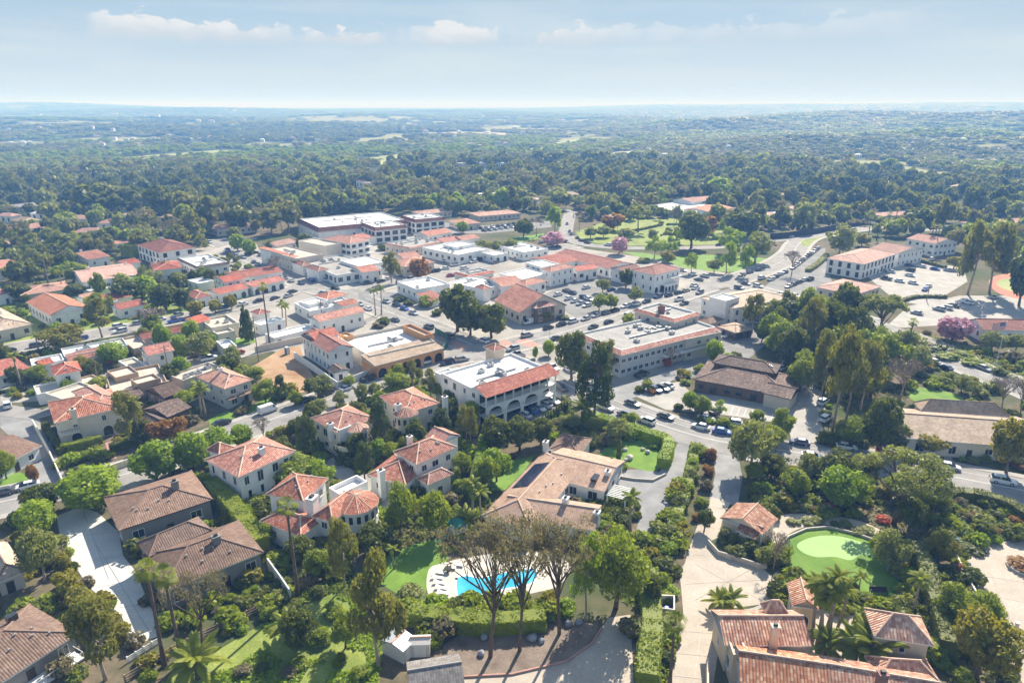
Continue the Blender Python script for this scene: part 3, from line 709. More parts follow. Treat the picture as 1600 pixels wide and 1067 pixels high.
# ------------------------------------------------------------------ building pieces
WINS = {}
def window_mesh(w, h, style, joined):
    """frame and sill proud of the wall, the pane set between; plane y=0 faces -y, origin at sill centre"""
    k = (round(w, 1), round(h, 1), style, joined)
    if k in WINS: return WINS[k]
    fr, pn = MB(), MB(); t = 0.09 if style != "dark" else 0.06; x = w / 2
    if style == "arch":
        n = 10; hs = h - x
        ring = lambda r, y: [(-r, y, 0.0)] + [(-r * math.cos(math.pi * q / n), y, hs + r * math.sin(math.pi * q / n)) for q in range(n + 1)] + [(r, y, 0.0)]
        o, i = ring(x, -0.07), ring(x - t, -0.07); ob, ib = ring(x, 0.0), ring(x - t, -0.0)
        for q in range(len(o) - 1):
            fr.face([o[q], i[q], i[q + 1], o[q + 1]]); fr.face([ob[q], o[q], o[q + 1], ob[q + 1]]); fr.face([i[q], ib[q], ib[q + 1], i[q + 1]])
        pn.face([(a, -0.02, c) for a, _, c in ring(x - t, 0)][::-1])
    else:
        for (a, b, c, d) in ((-x, 0, -x + t, h), (x - t, 0, x, h), (-x + t, h - t, x - t, h), (-x + t, 0, x - t, t)):
            fr.box(a, -0.08, b, c, -0.0, d)
        if w > 0.9:
            m = max(1, int(round(w / 0.9)) - 1)
            for q in range(m):
                cx = -x + w * (q + 1) / (m + 1); fr.box(cx - 0.03, -0.06, t, cx + 0.03, -0.0, h - t)
        if h < 2.0: fr.box(-x - 0.08, -0.16, -0.08, x + 0.08, 0.0, -0.003)
        pn.box(-x + t, -0.03, t, x - t, -0.004, h - t)
    fm = MT["trim"] if style != "dark" else MT["dark_trim"]
    if joined:
        a = len(fr.v); fr.v += pn.v; fr.f += [tuple(i + a for i in f) for f in pn.f]; fr.m += [1] * len(pn.f)
        r = (fr.mesh("window", [fm, MT["glass"]]), None)
    else: r = (fr.mesh("window", [fm]), pn.mesh("pane", [MT["glass"]]))
    WINS[k] = r
    return r
def add_window(root, loc, rz, w, h, style, far, xf):
    a, b = window_mesh(w, h, style, far)
    o = link("window", a, root); put(o, loc, rz, xf)
    if b is not None: link("pane", b, o)
def put(o, loc, rz, xf):
    x, y, t = xf; c, s = math.cos(t), math.sin(t)
    o.location = (x + loc[0] * c - loc[1] * s, y + loc[0] * s + loc[1] * c, loc[2]); o.rotation_euler = (0, 0, rz + t)
CAP = {"tile_red": "cap_red", "tile_salmon": "cap_pale", "tile_pink": "cap_pale", "tile_dark": "tile_dark", "tile_brown": "cap_brown", "tile_choc": "cap_brown", "tile_tan": "cap_brown", "tile_peach": "cap_pale", "tile_orange": "cap_pale", "tile_villa": "cap_pale", "tile_grey": "cap_grey"}
def cap_line(b, p, q, m=1, r=0.15):
    p, q = Vector(p), Vector(q); d = (q - p).normalized(); s = d.cross(Vector((0, 0, 1))).normalized() * r; u = Vector((0, 0, r * 0.9))
    lo = Vector((0, 0, -0.03))
    b.hull([p + s + lo, p - s + lo, p - s * 0.5 + u, p + s * 0.5 + u], [q + s + lo, q - s + lo, q - s * 0.5 + u, q + s * 0.5 + u], m)
def roof_mb(b, w, d, h, rh, kind, ridge=True):
    """pitched roof over a w x d eave rectangle at height h; returns nothing, fills b: 0 tiles, 1 caps, 2 soffit"""
    x, y = w / 2, d / 2
    c = [(-x, -y), (x, -y), (x, y), (-x, y)]; z = h; t = 0.2
    E = [Vector((a, e, z)) for a, e in c]; B = [Vector((a, e, z - t)) for a, e in c]
    if kind == "hip":
        if w >= d: r0, r1 = Vector((-x + y * 0.98, 0, z + rh)), Vector((x - y * 0.98, 0, z + rh)); fs = [[E[0], E[1], r1, r0], [E[1], E[2], r1], [E[2], E[3], r0, r1], [E[3], E[0], r0]]; hips = [(E[0], r0), (E[3], r0), (E[1], r1), (E[2], r1)]
        else: r0, r1 = Vector((0, -y + x * 0.98, z + rh)), Vector((0, y - x * 0.98, z + rh)); fs = [[E[0], E[1], r0], [E[1], E[2], r1, r0], [E[2], E[3], r1], [E[3], E[0], r0, r1]]; hips = [(E[0], r0), (E[1], r0), (E[2], r1), (E[3], r1)]
        for f in fs: b.face(f)
        if ridge:
            for p, q in hips: cap_line(b, p, q)
            if (r1 - r0).length > 0.3: cap_line(b, r0, r1)
    elif kind == "gx":
        r0, r1 = Vector((-x, 0, z + rh)), Vector((x, 0, z + rh))
        b.face([E[0], E[1], r1, r0]); b.face([E[2], E[3], r0, r1])
        if ridge: cap_line(b, r0, r1)
    elif kind == "gy":
        r0, r1 = Vector((0, -y, z + rh)), Vector((0, y, z + rh))
        b.face([E[1], E[2], r1, r0]); b.face([E[3], E[0], r0, r1])
        if ridge: cap_line(b, r0, r1)
    elif kind == "shed":       # high at the back (+y)
        r0, r1 = Vector((-x, y, z + rh)), Vector((x, y, z + rh))
        b.face([E[0], E[1], r1, r0])
    n = 4
    for k in range(n): b.face([B[k], B[(k + 1) % n], E[(k + 1) % n], E[k]], 2)
    b.face(B[::-1], 2)
def block(root, xf, w, d, h, roof, rh, rm, wm, o=0.5, win=1, floors=None, far=False, z0=0.0, wstyle="trim", faces="FL", door=True, gap=3.2, ww=1.3, wh=1.4, fascia="trim", par=0.5, arches="", skip_ground=False):
    """one storeyed block with its own walls, roof and windows, as children of root"""
    x, y = w / 2 - o, d / 2 - o
    b = MB()
    flat = roof in ("flat", "mansard", "skirt")
    top = h if not flat else (h - (0.0 if roof == "flat" else 0.25))
    if roof == "flat":
        x, y = w / 2, d / 2; t = 0.25
        O, I = [(-x, -y), (x, -y), (x, y), (-x, y)], [(-x + t, -y + t), (x - t, -y + t), (x - t, y - t), (-x + t, y - t)]
        b.hull([(a, c, z0) for a, c in O], [(a, c, h) for a, c in O], cap=False, capb=False)
        for k in range(4):
            j = (k + 1) % 4
            b.face([(*O[k], h), (*O[j], h), (*I[j], h), (*I[k], h)]); b.face([(*I[j], h - par), (*I[k], h - par), (*I[k], h), (*I[j], h)])
    else:
        b.hull([(-x, -y, z0), (x, -y, z0), (x, y, z0), (-x, y, z0)], [(-x, -y, top - 0.18), (x, -y, top - 0.18), (x, y, top - 0.18), (-x, y, top - 0.18)], capb=False)
        k = rh * (1 - 0.0)
        if roof == "gx":
            g = lambda s: [(s * x, -y, top - 0.18), (s * x, y, top - 0.18), (s * x, 0, h + rh * y / (d / 2) - 0.05)]
            b.face(g(1)); b.face(g(-1)[::-1])
        if roof == "gy":
            g = lambda s: [(-x, s * y, top - 0.18), (x, s * y, top - 0.18), (0, s * y, h + rh * x / (w / 2) - 0.05)]
            b.face(g(-1)); b.face(g(1)[::-1])
        if roof == "shed":
            b.face([(x, y, top - .18), (-x, y, top - .18), (-x, y, h + rh * (y + d / 2) / d - .05), (x, y, h + rh * (y + d / 2) / d - .05)])
            b.face([(x, -y, top - .18), (x, y, top - .18), (x, y, h + rh * (y + d / 2) / d - .05)]); b.face([(-x, y, top - .18), (-x, -y, top - .18), (-x, y, h + rh * (y + d / 2) / d - .05)])
    wall = b.build("wall", [MT[wm]], root); put(wall, (0, 0, 0), 0, xf)
    b = MB()
    if roof == "flat":
        b.face([(-x + t, -y + t, h - par), (x - t, -y + t, h - par), (x - t, y - t, h - par), (-x + t, y - t, h - par)])
        if w * d > 160:                                   # seams and drains of a membrane roof
            n = int(w // 5)
            for q in range(n): cx = -x + t + (2 * x - 2 * t) * (q + 1) / (n + 1); b.box(cx - 0.06, -y + t, h - par + .003, cx + 0.06, y - t, h - par + 0.02, 1)
        rf = b.build("roof", [MT[rm], MT["flat_grey"]], root)
    elif roof in ("mansard", "skirt"):
        X, Y = w / 2, d / 2; s = rh * (0.7 if roof == "mansard" else 1.6); zt = h + rh; z = h
        O, I = [(-X, -Y), (X, -Y), (X, Y), (-X, Y)], [(-X + s, -Y + s), (X - s, -Y + s), (X - s, Y - s), (-X + s, Y - s)]
        J = [(a * (1 - .25 / abs(a)), c * (1 - .25 / abs(c))) for a, c in I]
        for k in range(4):
            j = (k + 1) % 4
            b.face([(*O[k], z), (*O[j], z), (*I[j], zt), (*I[k], zt)]); b.face([(*O[k], z - .2), (*O[j], z - .2), (*O[j], z), (*O[k], z)], 1)
            b.face([(*I[k], zt), (*I[j], zt), (*J[j], zt), (*J[k], zt)], 1); b.face([(*J[j], zt - .6), (*J[k], zt - .6), (*J[k], zt), (*J[j], zt)], 1)
            cap_line(b, (*O[k], z), (*I[k], zt), 3, 0.12)
        b.face([(*p, z - .2) for p in O][::-1], 1); b.face([(*p, zt - .6) for p in J], 2)
        rf = b.build("roof", [MT[rm], MT[fascia], MT["flat_white"] if w * d > 200 and wm == "white" else MT["flat_grey"], MT[CAP.get(rm, "cap_red")]], root)
        h = zt
    else:
        roof_mb(b, w, d, h, rh, roof)
        rf = b.build("roof", [MT[rm], MT[CAP.get(rm, "cap_red")], MT[fascia]], root)
    put(rf, (0, 0, 0), 0, xf)
    if win:
        fl = floors or max(1, int((top - z0) / 2.9)); fh = (top - z0 - 0.2) / fl
        for face in faces:
            L_ = 2 * (x if face in "FB" else y); n = max(1, int((L_ - 0.8) / gap))
            for k in range(fl):
                if k == 0 and skip_ground: continue
                for q in range(n):
                    if win < 1 and rng.random() > win: continue
                    u = -L_ / 2 + L_ * (q + 0.5) / n + (rng.uniform(-.3, .3) if win <= 1 else 0); z = z0 + k * fh + (fh - wh) * 0.55
                    st, a, c = wstyle, ww * rng.choice((0.8, 1, 1, 1.25)) if win <= 1 else ww, wh
                    if face in arches and k == 0: st, a, c, z = "arch", min(2.2, L_ / n * 0.7), min(fh - 0.5, 2.5), z0 + 0.15
                    elif door and k == 0 and q == n // 2 and face == "F":
                        db = MB(); db.box(-0.55, -0.06, 0, 0.55, 0, 2.1); db.box(0.38, -0.1, 0.95, 0.45, -0.06, 1.1)
                        do = db.build("door", [MT["dark_trim"]], root); put(do, (u, -y, z0 + 0.02), 0, xf); continue
                    elif rng.random() < 0.12 and win <= 1: c = wh + 0.55; z -= 0.5
                    loc, rz = {"F": ((u, -y, z), 0), "L": ((-x, -u, z), -math.pi / 2), "R": ((x, u, z), math.pi / 2), "B": ((-u, y, z), math.pi)}[face]
                    add_window(root, loc, rz, a, c, st, far, xf)
    return rf
def rect(L, F, Rr, h):
    """rectangle through three eave corners seen at height h: left, nearest and right"""
    l, f, r = (P(*q, h) for q in (L, F, Rr))
    u, v = r - f, l - f
    a, b = math.atan2(u.y, u.x), math.atan2(v.y, v.x) - math.pi / 2
    d = (b - a + math.pi) % (2 * math.pi) - math.pi
    d = max(-0.9, min(0.9, d))
    th = a + d * v.length / (u.length + v.length)
    w, dd = u.length * max(.6, math.cos(th - a)), v.length * max(.6, math.cos(th - a - d))
    c, s = math.cos(th), math.sin(th)
    ctr = f + Vector((c * w / 2 - s * dd / 2, s * w / 2 + c * dd / 2, 0))
    return ctr.x, ctr.y, th, w, dd
FOOT = []
CHM = {}
def house(phrase, ext, L, F, Rr, h, roof="hip", rh=2.0, rm="tile_red", wm="white", name="house", cat="house", chim=(), ac=0, **kw):
    cx, cy_, th, w, d = rect(L, F, Rr, h)
    root = empty(name, (cx, cy_, 0), th)
    far = cy_ > 270
    FOOT.append((cx, cy_, math.hypot(w, d) / 2, th, w, d))
    rf = block(root, (0, 0, 0), w, d, h, roof, rh, rm, wm, far=far, **kw)
    root["w"], root["d"] = w, d
    if roof == "hip" and cy_ < 230 and min(w, d) > 6:
        sl = rh / (min(w, d) / 2)
        if "vent" not in CHM: vb = MB(); vb.box(-.12, -.12, -.05, .12, .12, .34); CHM["vent"] = vb.mesh("roof_vent", [MT["metal"]])
        for q in range(5):
            x, y = rng.uniform(-.3, .3) * w, -d / 2 + rng.uniform(.2, .42) * min(w, d) * .9; e = min(w / 2 - abs(x), d / 2 - abs(y))
            vo = link("roof_vent", CHM["vent"], rf); vo.location = (x, y, h + e * sl)
    for (u, v) in chim: chimney(root, rf, w, d, h, rh, roof, u, v)
    if ac: roof_units(root, rf, w, d, (h - kw.get("par", 0.5)) if roof == "flat" else h + rh - 0.6, ac)
    place((cx, cy_), "the " + phrase)
    reg(root, cat, label=(phrase + " " + ext).strip())
    return root, w, d, rf
def wing(root, L, F, Rr, h, roof="hip", rh=1.5, rm="tile_red", wm="white", ac=0, **kw):
    cx, cy_, th, w, d = rect(L, F, Rr, h)
    FOOT.append((cx, cy_, math.hypot(w, d) / 2, th, w, d))
    t0 = root.rotation_euler[2]; dx, dy = cx - root.location.x, cy_ - root.location.y
    c, s = math.cos(-t0), math.sin(-t0)
    return block(root, (dx * c - dy * s, dx * s + dy * c, th - t0), w, d, h, roof, rh, rm, wm, far=cy_ > 270, **kw), w, d
def chimney(root, rf, w, d, h, rh, roof, u, v, mat="white"):
    x, y = u * w / 2, v * d / 2
    sl = rh / (min(w, d) / 2) if roof == "hip" else rh / ((d if roof == "gx" else w) / 2) if roof in ("gx", "gy") else 0
    e = min(w / 2 - abs(x), d / 2 - abs(y)) if roof == "hip" else (d / 2 - abs(y) if roof == "gx" else w / 2 - abs(x))
    z = h + min(rh, sl * max(0, e)); top = max(z + 1.1, h + rh * 0.85 + 0.5)
    b = MB(); b.box(x - .45, y - .4, z - 0.6, x + .45, y + .4, top); b.box(x - .58, y - .53, top, x + .58, y + .53, top + .14); b.box(x - .25, y - .22, top + .14, x + .25, y + .22, top + .5, 1)
    b.build("chimney", [MT[mat], MT["tile_dark"] if mat == "white" else MT["iron"]], rf)
def unit_mesh(k):
    if k not in CHM:
        b = MB(); s = 0.75 if k else 0.5
        b.box(-s, -s * .8, 0.1, s, s * .8, 1.0 if k else .7); b.box(-s, -s * .8, 0, -s + .1, s * .8, .1); b.box(s - .1, -s * .8, 0, s, s * .8, .1)
        n = 12; r = s * .6; z = 1.0 if k else .7
        b.hull([(r * math.cos(6.283 * q / n), r * math.sin(6.283 * q / n), z + .003) for q in range(n)], [(r * math.cos(6.283 * q / n), r * math.sin(6.283 * q / n), z + .12) for q in range(n)], 1)
        CHM[k] = b.mesh("air_conditioner", [MT["metal"], MT["iron"]])
    return CHM[k]
def roof_units(root, rf, w, d, z, n):
    for q in range(n):
        x, y = rng.uniform(-.36, .36) * w, rng.uniform(-.34, .34) * d
        o = link("air_conditioner", unit_mesh(rng.random() < .6), rf); o.location = (x, y, z + 0.01); o.rotation_euler[2] = rng.choice((0, 1.57))
    if n >= 3:
        b = MB(); y = rng.uniform(-.2, .2) * d
        b.box(-.3 * w, y, z + .15, .25 * w, y + .45, z + .55); b.box(.1 * w, y, z + .15, .1 * w + .4, y + .25 * d, z + .5)
        b.build("duct", [MT["metal"]], rf)
def balcony(root, x0, y0, x1, y1, z, mat="white", rail="iron", name="balcony", posts=True):
    b = MB(); b.box(x0, y0, z - .25, x1, y1, z)
    bo = b.build(name, [MT[mat]], root); b = MB(); t = .05
    b.box(x0, y0, z + .9, x1, y0 + t, z + 1.0); b.box(x0, y0 + t, z + .9, x0 + t, y1, z + 1.0); b.box(x1 - t, y0 + t, z + .9, x1, y1, z + 1.0)
    n = int((x1 - x0) / .5)
    for k in range(n + 1):
        cx = x0 + (x1 - x0 - .04) * k / n; b.box(cx, y0, z, cx + .04, y0 + .04, z + .9)
    b.build("railing", [MT[rail]], bo)
    return bo
def turret(root, px, h, r, rh, rm, wm, wins=7, a0=-2.6, a1=0.6):
    c = P(*px, h); t0 = root.rotation_euler[2]; dx, dy = c.x - root.location.x, c.y - root.location.y
    x, y = dx * math.cos(t0) + dy * math.sin(t0), -dx * math.sin(t0) + dy * math.cos(t0)
    n = 20; b = MB(); ring = lambda q, z: [(x + q * math.cos(6.2832 * k / n), y + q * math.sin(6.2832 * k / n), z) for k in range(n)]
    b.hull(ring(r - .35, 0), ring(r - .35, h - .15), capb=False); b.build("turret_wall", [MT[wm]], root)
    b = MB(); E = ring(r, h); ap = (x, y, h + rh)
    for k in range(n): b.face([E[k], E[(k + 1) % n], ap])
    b.hull(ring(r, h - .2), [(p[0], p[1], p[2] - .004) for p in E], 1)
    for k in range(0, n, 2): cap_line(b, E[k], ap, 2, .09)
    b.build("turret_roof", [MT[rm], MT["trim"], MT[CAP.get(rm, "cap_red")]], root)
    for k in range(wins):
        a = a0 + (a1 - a0) * k / (wins - 1) - t0
        add_window(root, (x + (r - .36) * math.cos(a), y + (r - .36) * math.sin(a), h - 2.4), a + math.pi / 2, 0.9, 1.7, "trim", False, (0, 0, 0))
def arcade(root, w, y, n, h, z0=0.0, mat="white", depth=2.4, x0=None, name="arcade"):
    """a wall of n true arched openings standing depth in front of y, with a slab over it"""
    X0 = -w / 2 if x0 is None else x0; s = w / n; b = MB(); pw = s * 0.13; ro = s / 2 - pw; hs = max(.8, h - ro - .5); t = .35; Y = y - depth
    for q in range(n):
        a = X0 + q * s; c = a + s / 2; m = 10
        pts = [(c - ro * math.cos(math.pi * k / m), z0 + hs + min(ro, h - hs - .3) * math.sin(math.pi * k / m)) for k in range(m + 1)]
        for (p0, p1) in ((a, a + pw), (a + s - pw, a + s)): b.box(p0, Y, z0, p1, Y + t, z0 + hs)
        arch = [(a, z0 + hs)] + pts + [(a + s, z0 + hs)]
        for k in range(len(arch) - 1):
            (xa, za), (xb, zb) = arch[k], arch[k + 1]
            if xb - xa < 1e-5: continue
            zt = z0 + h
            b.face([(xa, Y, za), (xb, Y, zb), (xb, Y, zt), (xa, Y, zt)]); b.face([(xb, Y + t, zb), (xa, Y + t, za), (xa, Y + t, zt), (xb, Y + t, zt)]); b.face([(xa, Y, za), (xa, Y + t, za), (xb, Y + t, zb), (xb, Y, zb)])
    b.box(X0, Y, z0 + h, X0 + w, y - .003, z0 + h + .25)
    o = b.build(name, [MT[mat]], root)
    b = MB(); b.box(X0 + .1, y - .02, z0 + .05, X0 + w - .1, y - .006, z0 + h - .1)  # thin dark sheet on the back wall, shade painted into its colour
    b.build("shade_panel", [MT["dark"]], o)
    return o
def pix_local(root, px, h):
    c = P(*px, h); t0 = root.rotation_euler[2]; dx, dy = c.x - root.location.x, c.y - root.location.y
    return dx * math.cos(t0) + dy * math.sin(t0), -dx * math.sin(t0) + dy * math.cos(t0)
def stack(root, px, h, top, mat="white", s=.6):
    """a free chimney stack with its foot inside the house at a seen point"""
    x, y = pix_local(root, px, top); b = MB()
    b.box(x - s, y - s * .8, h, x + s, y + s * .8, top); b.box(x - s - .1, y - s * .8 - .1, top, x + s + .1, y + s * .8 + .1, top + .15); b.box(x - s * .5, y - s * .4, top + .15, x + s * .5, y + s * .4, top + .5, 1)
    b.build("chimney", [MT[mat], MT["dark_trim"]], root)

# ------------------------------------------------------------------ the near houses
# dark roofed ranch houses by the bright drive
h, w, d, rf = house("dark brown hip-roofed ranch house", "beside the bright concrete drive", (150, 780), (185, 829), (336, 784), 4.4, "hip", 2.3, "tile_brown", "greyw", fascia="dark_trim", ww=1.6, wh=1.7, gap=3.6)
stack(h, (272, 752), 3, 7.6, "greyw")
h, w, d, rf = house("lower brown ranch house", "with pale green fascia near the tall palms", (207, 872), (251, 926), (417, 868), 4.2, "hip", 2.4, "tile_brown", "greyw", fascia="green_trim", ww=1.8, wh=1.8, gap=3.0)
stack(h, (337, 838), 3, 7.2, "greyw")
wing(h, (216, 846), (232, 870), (330, 826), 4.9, "hip", 1.7, "tile_brown", "greyw", fascia="dark_trim", win=0)
h, w, d, rf = house("plum brown shingled house", "cut by the bottom left corner with a white rear deck", (-95, 1024), (-32, 1088), (117, 984), 3.2, "hip", 2.6, "tile_brown", "greyw", ww=1.8, wh=1.7, gap=3.4)
balcony(h, -w * .3, -d / 2 - 2.0, w * .42, -d / 2 + .4, 0.5, "trim", "trim", "deck")
b = MB()
for k in (0, 1): b.box(-w * .1 + k * 3, d * .16, 3.4 + 1.5, -w * .1 + 1.3 + k * 3, d * .16 + 1.0, 3.4 + 2.4)
b.build("skylight", [MT["glass"]], rf)
house("small brown cottage", "at the left edge under the olive tree", (-40, 862), (-8, 912), (42, 893), 3.0, "hip", 1.5, "tile_tan", "beige")
house("tan roofed white bungalow", "at the left edge beside the shaded asphalt drive", (-58, 700), (-18, 738), (30, 690), 3.2, "gx", 1.6, "tile_brown", "white")
# tile roofed villa and its neighbours by the left lane
h, w, d, rf = house("big terracotta villa", "with arched ground floor windows behind a clipped hedge", (60, 631), (84, 661), (192, 641), 6.4, "hip", 2.0, "tile_salmon", "cream", ww=1.2, wh=1.5, arches="F", gap=4.0)
wing(h, (110, 612), (150, 634), (190, 622), 6.9, "hip", 1.2, "tile_salmon", "cream", win=0)
stack(h, (113, 640), 5, 8.6, "cream", .55)
balcony(h, -w / 2 + .6, -d / 2 - .9, -w / 2 + 4.6, -d / 2 + .5, 3.3, "cream")
h, w, d, rf = house("flat-topped terracotta annexe", "behind the big terracotta villa", (76, 612), (105, 626), (156, 606), 4.6, "flat", 0, "flat_beige", "cream", win=0.4)
h, w, d, rf = house("small white red-roofed villa", "with a dark garage at the left lane", (76, 573), (84, 587), (128, 579), 6.2, "hip", 1.5, "tile_red", "white")
wing(h, (55, 602), (58, 616), (100, 606), 3.2, "flat", 0, "flat_beige", "white", win=0.6)
wing(h, (54, 566), (62, 572), (84, 566), 5.0, "gx", 1.0, "tile_red", "white", win=0)
house("bright red-roofed house", "cut by the left edge behind a feather palm", (-45, 574), (-8, 590), (46, 574), 3.6, "gx", 1.7, "tile_red", "white")
house("flat white roof house", "tucked behind the small white red-roofed villa", (45, 561), (50, 571), (100, 562), 3.8, "flat", 0, "flat_white", "white", win=.4)
h, w, d, rf = house("long flat white-roofed store", "with a brown tiled front along the upper left street", (91, 545), (100, 557), (200, 540), 4.2, "flat", 0, "flat_white", "palegrey", win=.6, name="store", cat="building", ac=5)
wing(h, (104, 558), (108, 565), (160, 553), 3.4, "shed", 1.0, "tile_dark", "beige")
h, w, d, rf = house("white house with red pergola courtyard", "beside the flat blue-topped terrace", (216, 544), (230, 556), (273, 547), 6.2, "gx", 1.5, "tile_red", "white", ww=1.0)
wing(h, (214, 524), (222, 531), (298, 515), 4.2, "gx", 1.3, "tile_dark", "white", win=0)
wing(h, (195, 528), (208, 545), (232, 538), 4.0, "flat", 0, "flat_beige", "tan", win=0)
b = MB(); x0, y0 = pix_local(h, (238, 536), 3.6)
for k in range(10): b.box(x0 + k * 1.0, y0 - 2, 3.5, x0 + k * 1.0 + .22, y0 + 2.2, 3.75)
b.box(x0 - .3, y0 - 1.8, 3.25, x0 + 9.6, y0 - 1.6, 3.497); b.box(x0 - .3, y0 + 1.8, 3.25, x0 + 9.6, y0 + 2.0, 3.497)
b.build("pergola", [MT["cream"]], h)
house("flat terrace annexe with blue top", "in front of the red pergola courtyard house", (187, 563), (206, 577), (230, 570), 3.0, "flat", 0, "flat_beige", "white", win=.4)
h, w, d, rf = house("tan adobe flat-roofed house", "with stepped parapets behind the dark tiled courtyard house", (160, 584), (173, 613), (262, 597), 4.2, "flat", 0, "flat_beige", "tan", win=.5, par=.7)
wing(h, (172, 578), (180, 590), (214, 580), 5.2, "flat", 0, "flat_beige", "tan", win=.3); wing(h, (205, 592), (214, 600), (250, 590), 5.4, "flat", 0, "flat_beige", "tan", win=.3)
h, w, d, rf = house("dark tiled courtyard house", "with low chocolate roofs under the trees", (222, 611), (256, 622), (290, 612), 4.0, "gx", 1.6, "tile_choc", "brownw", fascia="dark_trim")
wing(h, (222, 640), (262, 652), (300, 636), 3.0, "gx", 1.5, "tile_choc", "brownw", fascia="dark_trim"); wing(h, (186, 614), (200, 624), (222, 614), 3.2, "gx", 1.2, "tile_choc", "brownw", win=0); wing(h, (222, 655), (236, 668), (262, 656), 2.9, "gy", 1.2, "tile_choc", "brownw", win=0)
h, w, d, rf = house("beige two-storey hip-roofed house", "with timber balconies above a small lawn", (300, 590), (350, 608), (399, 594), 6.0, "hip", 1.9, "tile_pink", "palegrey", chim=((-.1, .1),), fascia="beige")
balcony(h, -.1 * w, -d / 2 - 1.2, .48 * w, -d / 2 + .5, 3.1, "wood", "wood"); balcony(h, -.48 * w, -d / 2 - 1.2, -.2 * w, -d / 2 + .5, 3.1, "wood", "wood")
house("flat beige roofed cottage", "behind the beige two-storey hip-roofed house", (268, 584), (286, 594), (345, 572), 3.6, "flat", 0, "flat_beige", "beige", win=.4, ac=4)
# the upper left streets
h, w, d, rf = house("orange tile gabled house", "with a tall glazed gable end", (50, 470), (77, 493), (138, 479), 5.2, "gy", 2.3, "tile_orange", "white", ww=1.6, wh=1.9, floors=1)
h, w, d, rf = house("long pale red-roofed house", "with a flat white carport below the hillside trees", (118, 421), (128, 441), (217, 427), 5.6, "gx", 2.0, "tile_pink", "white", chim=((-.5, .2), (.8, .1)))
wing(h, (134, 447), (140, 455), (186, 444), 3.0, "flat", 0, "flat_white", "white", win=0)
house("scarlet roofed white house", "with two chimneys right of the long pale red-roofed house", (231, 412), (239, 423), (285, 419), 5.2, "hip", 1.6, "tile_red", "white", chim=((-.7, .2), (0, .2)))
house("large white hip-roofed inn", "with a broad brown-red roof and tall dark openings", (217, 382), (247, 395), (305, 386), 7.2, "hip", 2.9, "tile_dark", "white", wstyle="dark", ww=1.8, wh=2.2, gap=4.4, chim=((.1, .5),), name="inn", cat="building")
house("coral roofed white house", "half hidden below the large white hip-roofed inn", (100, 398), (137, 406), (173, 400), 4.6, "gx", 2.0, "tile_salmon", "white", chim=((-.3, .2),))
house("flat white-topped store", "with a brown tile edge right of the scarlet roofed house", (284, 405), (306, 420), (356, 411), 4.2, "mansard", 1.0, "tile_brown", "white", name="store", cat="building", ac=5)
house("little white gabled house", "behind the row of red street houses", (335, 433), (350, 441), (381, 435), 5.8, "gx", 1.2, "tile_red", "white")
house("long low red-roofed terrace", "behind the little white gabled house", (358, 425), (368, 436), (440, 423), 4.2, "gx", 1.2, "tile_dark", "white", gap=2.6)
h, w, d, rf = house("white arcaded bungalow with red roof", "by the street with the blue car", (330, 452), (342, 460), (384, 448), 3.8, "gx", 1.2, "tile_red", "white", arches="F")
wing(h, (384, 441), (394, 449), (440, 436), 3.8, "gx", 1.2, "tile_red", "white", arches="F")
house("small red hip-roofed bungalow", "beside the fan palm near the street lawn", (290, 457), (305, 467), (329, 461), 3.8, "hip", 1.3, "tile_red", "white")
h, w, d, rf = house("low red-roofed bungalow pair", "behind the dark trees in the upper left block", (154, 462), (162, 471), (204, 461), 3.8, "gx", 1.3, "tile_red", "white")
h, w, d, rf = house("red-roofed bungalow with white chimney", "facing the upper left street", (176, 477), (185, 484), (225, 475), 3.8, "gx", 1.4, "tile_red", "white", chim=((-.8, .1),))
house("pale red-roofed house", "at the left edge above the grey trees", (-40, 412), (-4, 424), (34, 414), 4.4, "gx", 1.8, "tile_salmon", "white")
house("dusky brown-roofed house", "at the left edge near the forest", (-30, 377), (0, 386), (29, 381), 4, "hip", 1.6, "tile_pink", "white")
house("pale brown hip-roofed house", "at the left edge behind the big hedge", (-70, 494), (-16, 520), (53, 507), 4.0, "hip", 2.3, "tile_tan", "beige", wstyle="dark", chim=((.3, 0),))
house("low pinkish tiled house", "behind the two feather palms", (18, 450), (31, 462), (112, 452), 3.4, "hip", 1.3, "tile_pink", "beige")
house("tiny white cubic house", "beside the clipped green hedge block", (172, 377), (178, 382), (195, 377), 4.2, "gx", .8, "tile_salmon", "white")
house("white house with pale chimneys", "among bushes at the upper left", (50, 381), (59, 388), (98, 382), 3.8, "gx", 1.3, "tile_pink", "white", chim=((-.2, 0), (.6, 0)))
h, w, d, rf = house("cream stepped-parapet house", "beside the dark cypress-like conifer", (302, 500), (330, 512), (376, 506), 5.0, "flat", 0, "flat_beige", "cream", win=.8, ac=2, par=.8)
wing(h, (330, 515), (340, 522), (366, 516), 4.0, "flat", 0, "flat_beige", "cream", win=.8, par=.7); wing(h, (298, 500), (306, 506), (325, 497), 5.4, "shed", 1.0, "tile_red", "cream", win=0)
house("white box garage with blue top", "near the red car in the lane", (341, 532), (350, 544), (369, 539), 3.2, "flat", 0, "flat_white", "white", win=.3, name="garage", cat="garage")
house("pale blue-roofed villa", "deep in the trees at the upper left", (32, 318), (40, 325), (86, 317), 4, "hip", 1.2, "tile_grey", "white")
house("orange roofed villa", "among tall trees left of the offices", (350, 317), (356, 322), (372, 317), 4, "hip", 1.2, "tile_salmon", "white")
house("brown tiled lodge", "under the big trees above the upper left car park", (326, 353), (338, 360), (400, 352), 4, "hip", 1.5, "tile_pink", "beige")
house("grey roofed cottage", "behind the round dark tree of the upper left", (108, 369), (114, 374), (142, 369), 3.4, "hip", 1.0, "tile_grey", "white")
